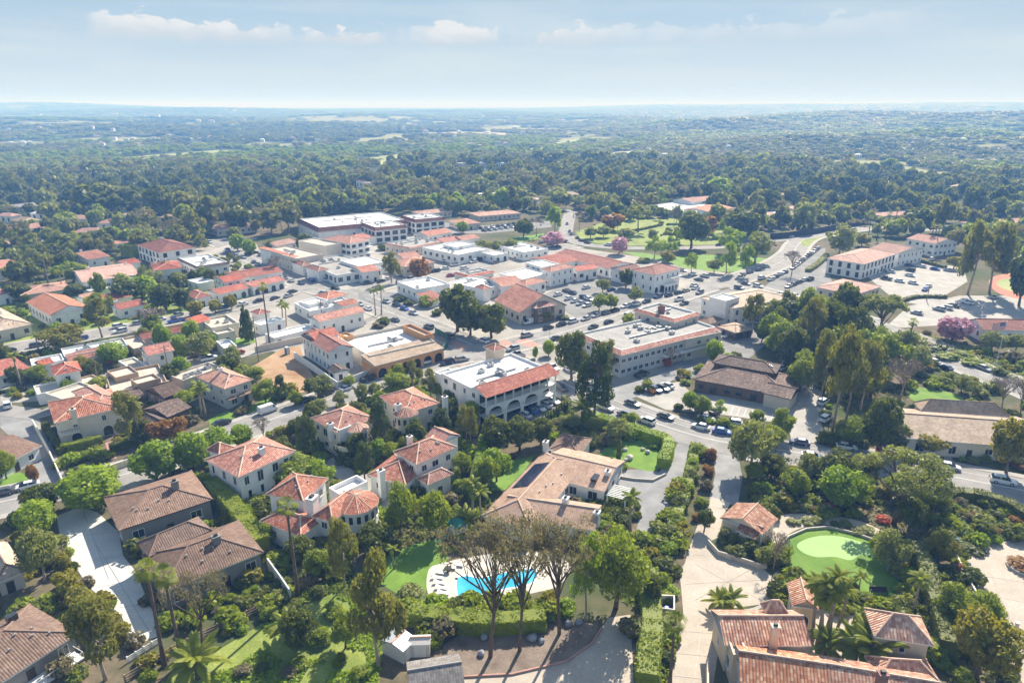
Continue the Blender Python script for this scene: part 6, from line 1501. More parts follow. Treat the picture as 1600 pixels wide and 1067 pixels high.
for k in range(10):
    t = k / 9; tree(848 + 38 * t, 664 - 22 * t, "cypress", 5, 16, group="row of small cypresses behind the arcaded block's car bays", label="tiny pencil cypress in the close row beside the arcaded block's car bays")
SHRUBS = """105 918 yellow 34 44;116 935 yellow 36 48;128 950 yellow 36 50;142 962 yellow 40 52;158 978 yellow 42 50;174 990 yellow 40 46;100 890 yellow 26 36;188 1000 yellow 34 38;52 748 orange 16 32;530 1034 green 26 18;452 1052 brown 24 16
562 1056 green 26 22;500 1000 green 40 30;520 960 green 36 26;640 960 green 44 34;664 962 round 34 30;690 968 green 40 36;715 972 green 40 38;742 975 green 42 36;768 978 round 36 30;690 945 round 26 20;640 935 olive 40 30;850 962 green 44 40;880 958 round 36 34
1093 712 green 26 26;1083 730 round 24 24;1079 750 dark 26 24;1070 772 green 28 26;1062 795 dark 28 28;1056 818 green 30 28;1050 842 dark 30 30;1044 864 round 28 28;1038 890 dark 32 30;1030 915 green 34 32;1110 718 orange 18 24;1106 742 orange 18 24;1103 765 brown 20 22;1096 790 green 22 20;1088 812 orange 16 16
1024 700 round 16 12;880 640 dark 20 18;872 648 dark 18 16;955 695 olive 20 14;1010 600 dark 14 14;1000 612 dark 16 14;1018 615 orange 14 12;1040 570 red 20 16;1060 640 dark 14 14;1093 658 dark 14 12;1150 672 dark 14 12
1500 820 blue 26 28;1490 845 blue 24 26;1502 835 blue 22 24;1340 832 olive 20 12;1240 818 olive 22 12;1260 816 olive 24 12;1278 815 olive 20 12;1320 820 olive 22 12;1355 830 olive 22 12;1295 795 red 22 14;1275 800 red 16 12;1380 815 red 20 14;1580 830 red 18 14;1545 820 green 24 18;1568 828 dark 26 16
1582 1048 orange 18 14;1468 1040 round 26 28;1500 1060 green 34 24;1440 1050 dark 26 24;1352 935 green 22 14;1330 945 dark 26 18;1375 945 olive 22 16;1310 1050 dark 28 26;1150 868 dark 30 26;1172 862 dark 28 30;1135 846 olive 30 30;1160 850 green 24 20;1195 880 olive 30 40
1405 900 olive 26 22;1480 900 dark 26 26;1500 940 green 26 20;1480 930 olive 24 20;1460 860 dark 30 26;1520 860 dark 34 16;670 478 green 30 24;682 492 dark 16 14;640 476 dark 16 12;625 470 dark 18 12;604 390 dark 26 16;600 506 dark 20 16;590 512 brown 20 12;981 506 green 20 22;880 498 dark 20 10
1005 410 olive 20 12;1585 565 brown 26 24;1560 585 dark 24 16;1480 560 green 30 16;1520 570 green 30 16;1440 540 brown 40 16;1470 548 dark 36 16;1500 555 green 36 14;1205 470 dark 20 10;1410 690 dark 26 20;1400 704 dark 24 20;1290 692 dark 28 28;1310 690 olive 22 22;1300 697 dark 14 10
1540 720 green 22 16;1520 722 olive 20 14;1350 700 dark 22 20;1335 690 green 24 26;1320 672 round 20 24;505 745 green 30 22;440 760 green 34 22;620 1010 green 22 16;470 1040 green 26 18;410 1046 dark 22 16;380 1052 brown 24 20;130 945 olive 30 40"""
for t in SHRUBS.replace("\n", ";").split(";"):
    x, y, k, w, h = t.split(); shrub(float(x), float(y), k, float(w), float(h))
hedge([(912, 655), (940, 664), (975, 675), (1010, 687), (1040, 697), (1043, 712), (1034, 735)], 2.6, 2.6, "bright", "long clipped bright hedge hooking round the boulder lawn by the road", 95)
hedge([(757, 700), (752, 725), (746, 752), (740, 790)], 2.0, 3.6, "bright", "tall clipped bright hedge between the villas and the ranch lawn", 95)
hedge([(1428, 872), (1440, 905), (1455, 950), (1470, 1000), (1480, 1040)], 2.6, 3.6, "dark", "long dark clipped hedge right of the putting green", 90)
hedge([(1478, 780), (1520, 783), (1565, 795), (1600, 815), (1630, 840)], 2.2, 2.4, "dark", "curved dark hedge along the pavement at the right edge", 80)
hedge([(98, 706), (130, 700), (162, 690)], 1.6, 2.0, "green", "squared green hedge before the big terracotta villa", 90)
hedge([(172, 706), (195, 700), (222, 692)], 1.6, 1.8, "dark", "squared dark hedge right of the brick garden path")
hedge([(70, 668), (84, 690), (98, 712)], 1.4, 1.6, "dark", "dark hedge inside the cream wall of the shaded drive")
hedge([(330, 770), (360, 800), (390, 838), (412, 870)], 3.0, 3.6, "green", "long leafy hedge between the brown ranch houses and the white villas")
hedge([(196, 400), (206, 402), (216, 401)], 4.5, 6.5, "green", "big clipped green hedge block by the large white inn", 60, .4)
hedge([(1086, 700), (1080, 735), (1070, 775), (1056, 815), (1045, 850)], 2.2, 1.6, "green", "low clipped hedge strip between the two drives", 90)
hedge([(1012, 905), (1015, 950), (1018, 1000), (1012, 1040), (1010, 1080)], 3.2, 2.6, "green", "leafy hedge between the dappled drive and the cream drive")
hedge([(640, 970), (690, 978), (740, 985), (790, 984), (860, 978)], 2.6, 2.6, "green", "leafy green hedge below the pool deck")
hedge([(1396, 478), (1430, 466), (1480, 466)], 1.4, 1.2, "dark", "low dark hedge between the two upper right car parks", 50, .3)
hedge([(1405, 402), (1440, 410), (1478, 420)], 1.4, 1.4, "dark", "dark hedge by the steps of the white gabled office annexe", 50, .3)
hedge([(1262, 425), (1280, 412), (1292, 400)], 2.5, 1.5, "olive", "grey green planting strip left of the pink-roofed office", 50, .3)
hedge([(988, 362), (1010, 358), (1035, 352)], 1.5, 1.2, "dark", "dark hedge line across the park lawn", 40, .4)
hedge([(880, 625), (888, 634), (876, 645)], 1.6, 1.6, "dark", "small clipped hedge beside the arcaded block's car bays", 70)

# ------------------------------------------------------------------ garden beds and the wooded belt, filled at random where the photo is overgrown
BEDS = [gpts(q) for q in ([(1165, 740), (1200, 715), (1330, 720), (1430, 745), (1500, 780), (1480, 870), (1440, 880), (1400, 860), (1330, 812), (1215, 805), (1200, 780)],
                          [(1480, 790), (1600, 820), (1600, 838), (1500, 860), (1470, 850)], [(1440, 890), (1500, 890), (1555, 975), (1580, 1067), (1480, 1067)], [(980, 830), (1040, 850), (1050, 930), (1000, 960), (960, 930)],
                          [(420, 930), (560, 900), (640, 960), (560, 1000), (460, 1000)], [(840, 650), (930, 655), (990, 690), (930, 700), (850, 690)], [(1440, 520), (1600, 560), (1600, 600), (1520, 575)], [(600, 800), (690, 790), (720, 840), (640, 880), (590, 860)],
                          [(300, 640), (180, 690), (280, 690)], [(1330, 560), (1440, 600), (1400, 640), (1290, 640), (1280, 590)], [(1010, 860), (1050, 870), (1045, 1067), (1000, 1067)], [(690, 640), (740, 690), (700, 740), (620, 690)], [(1090, 650), (1200, 680), (1190, 690), (1085, 662)], [(660, 930), (700, 950), (860, 960), (860, 985), (640, 975)])]
BEDS += [gpts(q) for q in ([(280, 700), (330, 690), (420, 760), (330, 780)], [(330, 770), (420, 850), (430, 930), (300, 960), (260, 930)], [(40, 820), (100, 820), (140, 920), (200, 990), (160, 1067), (60, 930)], [(400, 880), (470, 880), (540, 900), (420, 950)], [(470, 700), (640, 760), (600, 800), (480, 740)], [(200, 1040), (420, 960), (430, 975), (230, 1067)], [(900, 840), (980, 830), (1000, 960), (900, 960)], [(940, 780), (1000, 790), (990, 840), (930, 840)], [(700, 800), (760, 700), (840, 660), (850, 690), (780, 780), (740, 840)], [(1500, 690), (1640, 720), (1640, 745), (1500, 725)], [(1060, 580), (1130, 560), (1100, 600), (1060, 600)], [(0, 590), (60, 600), (60, 640), (0, 625)], [(100, 560), (230, 560), (180, 640), (90, 625)], [(60, 480), (330, 460), (330, 490), (60, 530)], [(1250, 480), (1340, 500), (1420, 560), (1300, 600), (1240, 560)], [(380, 590), (440, 620), (500, 600), (520, 612), (440, 640), (350, 640)])]
NBED = [46, 16, 26, 12, 16, 14, 18, 12, 8, 18, 12, 10, 8, 8] + [10, 12, 14, 10, 10, 12, 10, 8, 16, 8, 8, 6, 12, 14, 14, 10]
def clear(p, r, fp=0.0):
    for (x, y, q, th, w, d) in FOOT:
        dx, dy = p[0] - x, p[1] - y
        if abs(dx) + abs(dy) > 2 * q + 20: continue
        c, s = math.cos(th), math.sin(th); u, v = dx * c + dy * s, -dx * s + dy * c
        if abs(u) < w / 2 + r * .6 + fp and abs(v) < d / 2 + r * .6 + fp: return False
    return True
def free(p, r): return all((p[0] - x) ** 2 + (p[1] - y) ** 2 > (q * .75 + r * .75) ** 2 for x, y, q in SPOTS)
BEDSHRUBS = []
for poly, n in zip(BEDS, NBED):
    x0, x1, y0, y1 = min(p[0] for p in poly), max(p[0] for p in poly), min(p[1] for p in poly), max(p[1] for p in poly)
    made = tries = 0
    while made < n and tries < n * 30:
        tries += 1; p = (rng.uniform(x0, x1), rng.uniform(y0, y1)); r = rng.uniform(.6, 1.5)
        if not inside(p, poly) or any(inside(p, q) for q in SHEETS) or not free(p, r) or not clear(p, r) or near_road(p, r + 2): continue
        k = rng.choice(["green", "dark", "olive", "round", "dark", "green", "yellow", "brown", "orange" if p[0] > 30 else "green"])
        BEDSHRUBS.append((r * ppm(Vector((*p, 0))), p, r, k, r * rng.uniform(.9, 1.6))); SPOTS.append((*p, r)); made += 1
BEDSHRUBS.sort(reverse=True)
n_ind = max(0, 292 - sum(1 for o in COL.objects if o.name.startswith("shrub")))
for _, p, r, k, h_ in BEDSHRUBS[:n_ind]: shrub(0, 0, k, 0, 0, world_=p, wm=2 * r, hm=h_)
GAPS = [gpts(q) for q in ([(0, 560), (330, 520), (420, 600), (640, 590), (740, 660), (760, 800), (700, 880), (560, 900), (420, 960), (200, 1060), (-20, 1067), (-20, 760), (160, 700), (60, 640), (0, 640)],
        [(-20, 400), (440, 400), (440, 470), (200, 500), (-20, 535)], [(840, 650), (1000, 650), (1080, 700), (1060, 900), (1040, 1067), (1000, 1067), (960, 880), (900, 860)], [(1160, 700), (1640, 800), (1640, 850), (1500, 860), (1580, 1067), (1480, 1067), (1400, 960), (1200, 950), (1180, 800)],
        [(1190, 480), (1440, 520), (1640, 610), (1640, 760), (1280, 690), (1260, 560)], [(640, 940), (880, 950), (920, 1000), (660, 1010)], [(1060, 560), (1150, 560), (1120, 600), (1060, 600)], [(880, 330), (1200, 330), (1330, 365), (1200, 420), (1000, 400), (900, 380)])]
for gi_, (poly, n) in enumerate(zip(GAPS, (520, 260, 110, 200, 150, 40, 20, 90))):
    x0, x1, y0, y1 = min(p[0] for p in poly), max(p[0] for p in poly), min(p[1] for p in poly), max(p[1] for p in poly); made = tries = 0
    while made < n and tries < n * 14:
        tries += 1; p = (rng.uniform(x0, x1), rng.uniform(y0, y1)); r = rng.uniform(.7, 2.0)
        if not inside(p, poly) or any(inside(p, q) for q in SHEETS) or not clear(p, r * .6) or near_road(p, r + 1.9) or not free(p, r * .2): continue
        BEDSHRUBS.append((0, p, r, rng.choice(["green", "dark", "olive", "round", "dark", "green", "dark", "yellow", "brown", "green"]), r * rng.uniform(.8, 1.7))); made += 1
def undergrowth():
    """the many small bushes past the three hundred largest: one mesh"""
    Q, M_ = [], []; names = ["bright", "green", "dark", "olive", "yellow", "brown", "orange"]; cols = ["round", "green", "dark", "olive", "yellow", "brown", "orange"]
    for _, p, r, k, h_ in BEDSHRUBS[n_ind:]:
        C, S = blobs(int(nrg.integers(0, 99)), "shrub"); n = 520; i = nrg.integers(0, len(C), n); dd = nrg.normal(size=(n, 3)); dd /= np.linalg.norm(dd, axis=1)[:, None]
        pos = (C[i] + dd * S[i][:, None]) * np.array([2 * r, 2 * r, h_]); pos[:, 2] = np.maximum(pos[:, 2], .02); pos[:, :2] += np.array(p)
        Q.append(leaf_quads(pos, dd, np.full(n, .17 * r * 1.4), .6)); M_ += [cols.index(k)] * n
    if not Q: return
    me = quads_mesh("undergrowth", np.concatenate(Q), LF[names[0]])
    for k in names[1:]: me.materials.append(LF[k])
    me.polygons.foreach_set("material_index", np.array(M_, dtype=np.int32)); structure(link("undergrowth", me), "stuff")
undergrowth()
def fill_trees(poly_px, n, kinds, rlo, rhi, hk=(1.1, 1.7)):
    poly = gpts(poly_px); x0, x1, y0, y1 = min(p[0] for p in poly), max(p[0] for p in poly), min(p[1] for p in poly), max(p[1] for p in poly)
    made = tries = 0
    while made < n and tries < n * 25:
        tries += 1; p = (rng.uniform(x0, x1), rng.uniform(y0, y1)); r = rng.uniform(rlo, rhi)
        if not inside(p, poly) or any(inside(p, q) for q in SHEETS) or not free(p, r * .8) or not clear(p, r * .7) or near_road(p, r * .5): continue
        tree(0, 0, rng.choice(kinds), 0, 0, world_=p, wm=2 * r, hm=2 * r * rng.uniform(*hk)); made += 1
fill_trees([(-20, 345), (210, 345), (210, 385), (130, 385), (60, 395), (-20, 400)], 26, ["oak", "green", "olive", "euc", "round", "oak"], 3, 5)
fill_trees([(-20, 430), (330, 425), (330, 490), (-20, 530)], 16, ["oak", "green", "olive", "round"], 1.6, 3.2)
fill_trees([(-20, 570), (330, 520), (400, 600), (330, 690), (200, 640), (60, 640)], 16, ["oak", "green", "olive", "round"], 1.5, 2.8)
fill_trees([(420, 620), (620, 600), (740, 660), (700, 860), (600, 880), (430, 780)], 16, ["oak", "green", "pine", "round"], 1.4, 2.6)
fill_trees([(-20, 400), (110, 390), (120, 440), (40, 460), (-20, 470)], 12, ["oak", "green", "olive", "euc"], 2.5, 4)
fill_trees([(210, 340), (460, 335), (455, 372), (320, 372), (210, 366)], 20, ["oak", "euc", "olive", "green", "brown", "yellow"], 3.5, 5.5)
fill_trees([(460, 322), (820, 322), (860, 340), (640, 338), (500, 342)], 24, ["oak", "green", "euc", "olive", "round", "green"], 3.5, 5.5)
fill_trees([(900, 345), (1060, 340), (1200, 366), (1150, 380), (1012, 384), (920, 380)], 14, ["olive", "light", "green", "bare", "spread"], 2, 3.5)
fill_trees([(880, 322), (1060, 325), (1030, 345), (900, 345)], 12, ["oak", "green", "olive", "light", "brown"], 3, 5)
fill_trees([(1140, 338), (1360, 336), (1345, 350), (1200, 364), (1140, 372)], 18, ["olive", "oak", "green", "olive", "yellow"], 2.5, 4.5)
fill_trees([(1400, 338), (1640, 355), (1640, 420), (1510, 400), (1420, 350)], 20, ["oak", "euc", "olive", "brown", "green", "yellow"], 3, 5)
fill_trees([(1180, 480), (1260, 490), (1420, 560), (1380, 620), (1290, 600), (1200, 560)], 10, ["green", "oak", "euc"], 2.5, 4.5)
# ------------------------------------------------------------------ low planting in the beds: leaf carpets
def carpet(poly, n, lf, hmax, name="ground_cover"):
    P_ = np.array(poly); lo, hi = P_.min(0), P_.max(0); pts = []
    while len(pts) < n:
        for p in nrg.uniform(lo, hi, (n, 2)):
            if inside(p, poly) and not any(inside(p, q) for q in SHEETS): pts.append(p)
        if not pts: return
    pts = np.array(pts[:n]); z = hmax * (vnoise(pts[:, 0] * .45, pts[:, 1] * .45) ** 1.5) * nrg.uniform(.2, 1, n)
    pos = np.concatenate([pts, z[:, None] + .03], 1)
    Q = leaf_quads(pos, np.tile([[0, 0, 1.0]], (n, 1)), np.full(n, .3), .7)
    structure(link(name, quads_mesh(name, Q, LF[lf])), "stuff")
for i, poly in enumerate(BEDS[:12]): carpet(poly, 5000 if i < 1 else 2600, ["dark", "green", "dark", "green", "green", "olive", "green", "dark", "green", "dark", "green", "dark"][i], 1.0)
carpet(gpts([(225, 1085), (300, 1040), (400, 980), (520, 925), (570, 950), (600, 1000), (590, 1085)]), 10, "green", .2) if False else None
def meadow():
    poly = gpts([(225, 1085), (300, 1040), (400, 980), (520, 925), (570, 950), (600, 1000), (590, 1085)]); P_ = np.array(poly); n = 9000
    pts = np.array([p for p in nrg.uniform(P_.min(0), P_.max(0), (n * 2, 2)) if inside(p, poly)]); n = len(pts)
    d = vnoise(pts[:, 0] * .22, pts[:, 1] * .22) > .45; pts = pts[d]; n = len(pts)
    pos = np.concatenate([pts, nrg.uniform(.05, .3, (n, 1))], 1)
    structure(link("meadow_grass", quads_mesh("meadow_grass", leaf_quads(pos, np.tile([[0, 0, 1.0]], (n, 1)), np.full(n, .26), .8), LF["bright"])), "stuff")
meadow()
# ------------------------------------------------------------------ the far woods: one object, clumps scattered over the land
def far_woods():
    r1, th = 12500.0, 0.69; kinds = [k for k in ("oak", "euc", "olive", "brown", "green", "light") if k in FARSRC]
    n = 60000; lo = 395.0
    # radial density ~ r / spacing(r)^2
    rr = np.geomspace(lo, r1, 900); dens = rr / np.maximum(8.2, rr * .0098) ** 2
    cdf = np.cumsum(dens * np.gradient(rr)); total = int(2 * th * cdf[-1]); cdf /= cdf[-1]
    r = np.interp(nrg.random(total), cdf, rr); a = nrg.uniform(-th, th, total)
    x, y = r * np.sin(a), r * np.cos(a)
    # meadows and clearings
    keep = openness(x, y) < 0
    near = r < 4500
    idx = np.nonzero(near & keep)[0]
    for q in idx:
        p = (x[q], y[q])
        if (r[q] < 800 and any(inside(p, s) for s in SHEETS)) or not clear(p, 3.5) or (r[q] < 800 and (near_road(p, 3) or not free(p, 2.5))): keep[q] = False
    for s in SHEETS:
        s_ = np.array(s)
        if s_[:, 1].max() < 900: continue
        lo_, hi_ = s_.min(0), s_.max(0)
        for q in np.nonzero(keep & (x > lo_[0]) & (x < hi_[0]) & (y > lo_[1]) & (y < hi_[1]))[0]:
            if inside((x[q], y[q]), s): keep[q] = False
    # village interior stays clear
    vill = gpts([(380, 345), (560, 336), (900, 338), (1100, 345), (1130, 372), (1340, 372), (1520, 372), (1520, 470), (1100, 480), (380, 470)])
    for q in idx:
        if keep[q] and r[q] < 800 and inside((x[q], y[q]), vill): keep[q] = False
    x, y, r = x[keep], y[keep], r[keep]; n = len(x); z = hh(x, y)
    big = np.maximum(8.2, r * .0098)
    w = np.where(r < 900, np.clip(nrg.lognormal(2.05, .35, n), 3.5, 16), big * np.clip(nrg.lognormal(.05, .35, n), .4, 2.0)); h = np.where(r < 1500, np.where(r < 950, w * nrg.uniform(.8, 1.3, n), nrg.uniform(5, 10.5, n)), nrg.uniform(5, 9.5, n) + r * .0008)
    h = np.minimum(h, 19)
    me = bpy.data.meshes.new("far_woods"); me.vertices.add(n); me.vertices.foreach_set("co", np.stack([x, y, z - .4], 1).astype(np.float32).ravel())
    zone = vnoise(x / 300 + 1, y / 300 + 2); pick = np.floor(np.clip(zone * 1.3 - .15 + nrg.uniform(-.28, .28, n), 0, .999) * len(kinds)).astype(np.int32)
    at = me.attributes.new("pick", "INT", "POINT"); at.data.foreach_set("value", pick)
    at = me.attributes.new("size", "FLOAT_VECTOR", "POINT"); at.data.foreach_set("vector", np.stack([w, w, h], 1).astype(np.float32).ravel())
    at = me.attributes.new("turn", "FLOAT_VECTOR", "POINT"); at.data.foreach_set("vector", np.stack([0 * x, 0 * x, nrg.uniform(0, 6.28, n)], 1).astype(np.float32).ravel())
    o = structure(link("far_woods", me), "stuff")
    ng = bpy.data.node_groups.new("woods", "GeometryNodeTree")
    ng.interface.new_socket("Geometry", in_out="INPUT", socket_type="NodeSocketGeometry"); ng.interface.new_socket("Geometry", in_out="OUTPUT", socket_type="NodeSocketGeometry")
    gi, go = ng.nodes.new("NodeGroupInput"), ng.nodes.new("NodeGroupOutput"); jn = ng.nodes.new("GeometryNodeJoinGeometry")
    def attr(nm, t): q = ng.nodes.new("GeometryNodeInputNamedAttribute"); q.data_type = t; q.inputs["Name"].default_value = nm; return q.outputs["Attribute"]
    ap, as_, at_ = attr("pick", "INT"), attr("size", "FLOAT_VECTOR"), attr("turn", "FLOAT_VECTOR")
    for i, k in enumerate(kinds):
        oi = ng.nodes.new("GeometryNodeObjectInfo"); oi.inputs["Object"].default_value = FARSRC[k]; oi.inputs["As Instance"].default_value = True
        cmp_ = ng.nodes.new("FunctionNodeCompare"); cmp_.data_type = "INT"; cmp_.operation = "EQUAL"
        si = [s for s in cmp_.inputs if s.type == "INT"]; ng.links.new(ap, si[0]); si[1].default_value = i
        ip = ng.nodes.new("GeometryNodeInstanceOnPoints")
        ng.links.new(gi.outputs[0], ip.inputs["Points"]); ng.links.new(cmp_.outputs["Result"], ip.inputs["Selection"]); ng.links.new(oi.outputs["Geometry"], ip.inputs["Instance"])
        er = ng.nodes.new("FunctionNodeEulerToRotation"); ng.links.new(at_, er.inputs[0]); ng.links.new(er.outputs[0], ip.inputs["Rotation"]); ng.links.new(as_, ip.inputs["Scale"])
        ng.links.new(ip.outputs[0], jn.inputs[0])
    ng.links.new(jn.outputs[0], go.inputs[0])
    md = o.modifiers.new("woods", "NODES"); md.node_group = ng
    print("far woods", n, kinds)
# ------------------------------------------------------------------ vehicles
def car_parts(kind):
    """body (0 paint, 1 dark trim), greenhouse (0 paint roof, 1 glass), one wheel, lamps; nose at +x"""
    # station: x, half width, sill z, belt z
    prof = {"s": [(-2.30, .72, .40, .86), (-2.2, .84, .26, .98), (-1.4, .90, .20, 1.0), (0.3, .91, .18, .95), (1.2, .90, .2, .90), (2.0, .84, .26, .76), (2.32, .66, .38, .64)],
            "u": [(-2.32, .80, .40, 1.0), (-2.25, .90, .30, 1.12), (-1.3, .95, .26, 1.14), (.4, .95, .24, 1.10), (1.2, .94, .26, 1.06), (2.05, .88, .3, .95), (2.36, .72, .42, .8)],
            "p": [(-2.75, .90, .45, 1.05), (-2.7, .95, .38, 1.1), (-.4, .98, .34, 1.12), (.5, .98, .34, 1.12), (1.5, .97, .34, 1.1), (2.4, .92, .38, 1.02), (2.75, .78, .45, .9)],
            "v": [(-2.6, .92, .40, 1.2), (-2.5, .98, .32, 1.25), (-1, 1.0, .3, 1.25), (1.2, 1.0, .3, 1.2), (1.9, .98, .32, 1.1), (2.4, .90, .36, .95), (2.6, .76, .44, .85)]}[kind]
    cab = {"s": [(-1.95, .98), (-1.15, 1.42), (.35, 1.44), (1.25, .92)], "u": [(-2.2, 1.12), (-1.9, 1.68), (.3, 1.72), (1.25, 1.07)], "p": [(-.55, 1.12), (-.35, 1.78), (.75, 1.8), (1.55, 1.1)], "v": [(-2.52, 1.25), (-2.42, 2.1), (1.35, 2.12), (2.05, 1.1)]}[kind]
    b = MB(); rings = []
    for x, w, z0, z1 in prof:
        zm = z0 + (z1 - z0) * .55
        rings.append([(x, -w * .92, z0), (x, -w, zm), (x, -w * .93, z1), (x, w * .93, z1), (x, w, zm), (x, w * .92, z0)])
    for i in range(len(rings) - 1):
        A, B = rings[i], rings[i + 1]
        for k in range(6):
            j = (k + 1) % 6; b.face([A[k], A[j], B[j], B[k]][::-1], 1 if k == 5 else 0)
    b.face(rings[0]); b.face(rings[-1][::-1])
    if kind == "p":      # open bed: rim walls round a dark floor
        b.box(-2.6, -.9, 1.112, -2.5, .9, 1.22); b.box(-2.5, -.93, 1.112, -.62, -.83, 1.22); b.box(-2.5, .83, 1.112, -.62, .93, 1.22); b.face([(-2.5, -.83, 1.13), (-.62, -.83, 1.13), (-.62, .83, 1.13), (-2.5, .83, 1.13)], 1)
    g = MB(); wb = {"s": .80, "u": .86, "p": .88, "v": .94}[kind]; wt_ = {"s": .60, "u": .70, "p": .72, "v": .86}[kind]
    (xa, za), (xb, zb), (xc, zc), (xd, zd) = cab
    L_ = [(xa, wb, za - .03), (xb, wt_, zb), (xc, wt_, zc), (xd, wb, zd - .03)]
    pl, pr = [(x, w, z) for x, w, z in L_], [(x, -w, z) for x, w, z in L_]
    solid = kind == "v"
    g.face([pl[0], pl[1], pl[2], pl[3]][::-1], 0 if solid else 1); g.face(pr, 0 if solid else 1)
    g.face([pl[0], pr[0], pr[1], pl[1]][::-1], 0 if solid else 1); g.face([pl[2], pr[2], pr[3], pl[3]][::-1], 1)
    g.face([pl[1], pr[1], pr[2], pl[2]][::-1], 0)
    rx = .06
    g.box(xb + .04, -wt_ * .94, zb + .004, xc - .04, wt_ * .94, zb + .05, 0)
    for s in (1, -1):       # pillars
        if not solid:
            for t in ((.48,) if kind != "p" else (.9,)):
                x0 = xb + (xc - xb) * t; xm = xa + (xd - xa) * t
                q = [(xm - .06, s * (wb + .012), za), (xm + .06, s * (wb + .012), za), (x0 + .05, s * (wt_ + .012), zb), (x0 - .05, s * (wt_ + .012), zb)]
                g.face(q if s < 0 else q[::-1], 0)
        else:
            q = [(1.0, s * (wb - .012), 1.3), (1.75, s * (wb - .01), 1.3), (1.3, s * (wt_ + .03), 1.95), (1.0, s * (wt_ + .03), 1.95)]; g.face(q if s < 0 else q[::-1], 1)
    wh = MB(); n = 14; r = .34 if kind in "s" else .38
    c = lambda rr, y: [(rr * math.cos(6.2832 * k / n), y, rr * math.sin(6.2832 * k / n)) for k in range(n)]
    wh.hull(c(r, .1), c(r, -.1)); wh.hull(c(r * .62, .115), c(r * .62, .101), 1); wh.hull(c(r * .62, -.101), c(r * .62, -.115), 1)
    lf = MB(); lf.box(-.06, -.2, -.07, .04, .2, .07)
    return b, g, wh, lf, prof, r
CARP, CARM = {}, {}
CAR_WORDS = {"w": "white", "s": "silver", "g": "grey", "k": "black", "b": "blue", "n": "navy", "r": "red", "t": "sand"}
KIND_WORDS = {"s": ("parked_car", "saloon car", "car"), "u": ("parked_car", "utility car", "car"), "p": ("pickup_truck", "pickup", "pickup"), "v": ("delivery_van", "van", "van")}
def car(px, py, kind, colour, heading=None, label=None):
    p = P(px, py, 0.0); base = 0.06
    if kind not in CARP:
        b, g, wh, lf, prof, r = car_parts(kind)
        CARP[kind] = (b.mesh("body", [CARS["w"], MT["tyre"]], False), g.mesh("cabin", [CARS["w"], MT["glass"]]), wh.mesh("wheel", [MT["tyre"], MT["metal"]]), lf.mesh("headlight", [MT["lamp"]]), lf.mesh("tail_light", [MT["tail"]]), prof, r)
        j = MB()
        def addm(src, mp, off=(0, 0, 0)):
            i = len(j.v); j.v += [(v[0] + off[0], v[1] + off[1], v[2] + off[2]) for v in src.v]; j.f += [tuple(q + i for q in f) for f in src.f]; j.m += [mp[m] for m in src.m]
        addm(b, {0: 0, 1: 2}); addm(g, {0: 0, 1: 1})
        for sx_ in (-1.4, 1.4):
            for sy_ in (-.84, .84): addm(wh, {0: 2, 1: 3}, (sx_, sy_, r))
        CARM[kind] = j.mesh("car", [CARS["w"], MT["glass"], MT["tyre"], MT["metal"]])
    bm_, gm, wm_, hm_, tm_, prof, r = CARP[kind]
    if heading is None:
        best, heading = 1e9, 0
        for k, (pts, w, _) in ROADS.items():
            A = RNP[k]; dd = np.hypot(A[:, 0] - p.x, A[:, 1] - p.y); i = int(np.argmin(dd))
            if dd[i] < best:
                best = dd[i]; i = min(i, len(A) - 2); heading = math.atan2(A[i + 1][1] - A[i][1], A[i + 1][0] - A[i][0])
    nm, wd, cat = KIND_WORDS[kind]
    a = heading + (math.pi if rng.random() < .4 else 0) + rng.uniform(-.03, .03)
    def paint(o): o.material_slots[0].link = "OBJECT"; o.material_slots[0].material = CARS[colour]
    if p.y > 210:
        o = link(nm, CARM[kind]); o.location = (p.x, p.y, base); o.rotation_euler = (0, 0, a); paint(o); root = o
    else:
        root = empty(nm, (p.x, p.y, base), a)
        paint(link("body", bm_, root)); paint(link("cabin", gm, root))
        for sx_ in (-1.4, 1.4):
            for sy_ in (-.84, .84): o = link("wheel", wm_, root); o.location = (sx_, sy_, r)
        x1, x0 = prof[-2][0] + .16, prof[0][0] + .02
        for s in (-1, 1):
            o = link("headlight", hm_, root); o.location = (x1, s * .55, prof[-2][3] - .18)
            o = link("tail_light", tm_, root); o.location = (x0, s * .6, prof[0][3] - .1)
    SPOTS.append((p.x, p.y, 1.5))
    return reg(root, cat, CAR_WORDS[colour] + " " + wd, "vehicles parked in the village", label, at=p)
def hd(a, b): v = P(*b) - P(*a); return math.atan2(v.y, v.x)
HU, HV = hd((865, 591), (987, 647)), hd((815, 536), (950, 497))
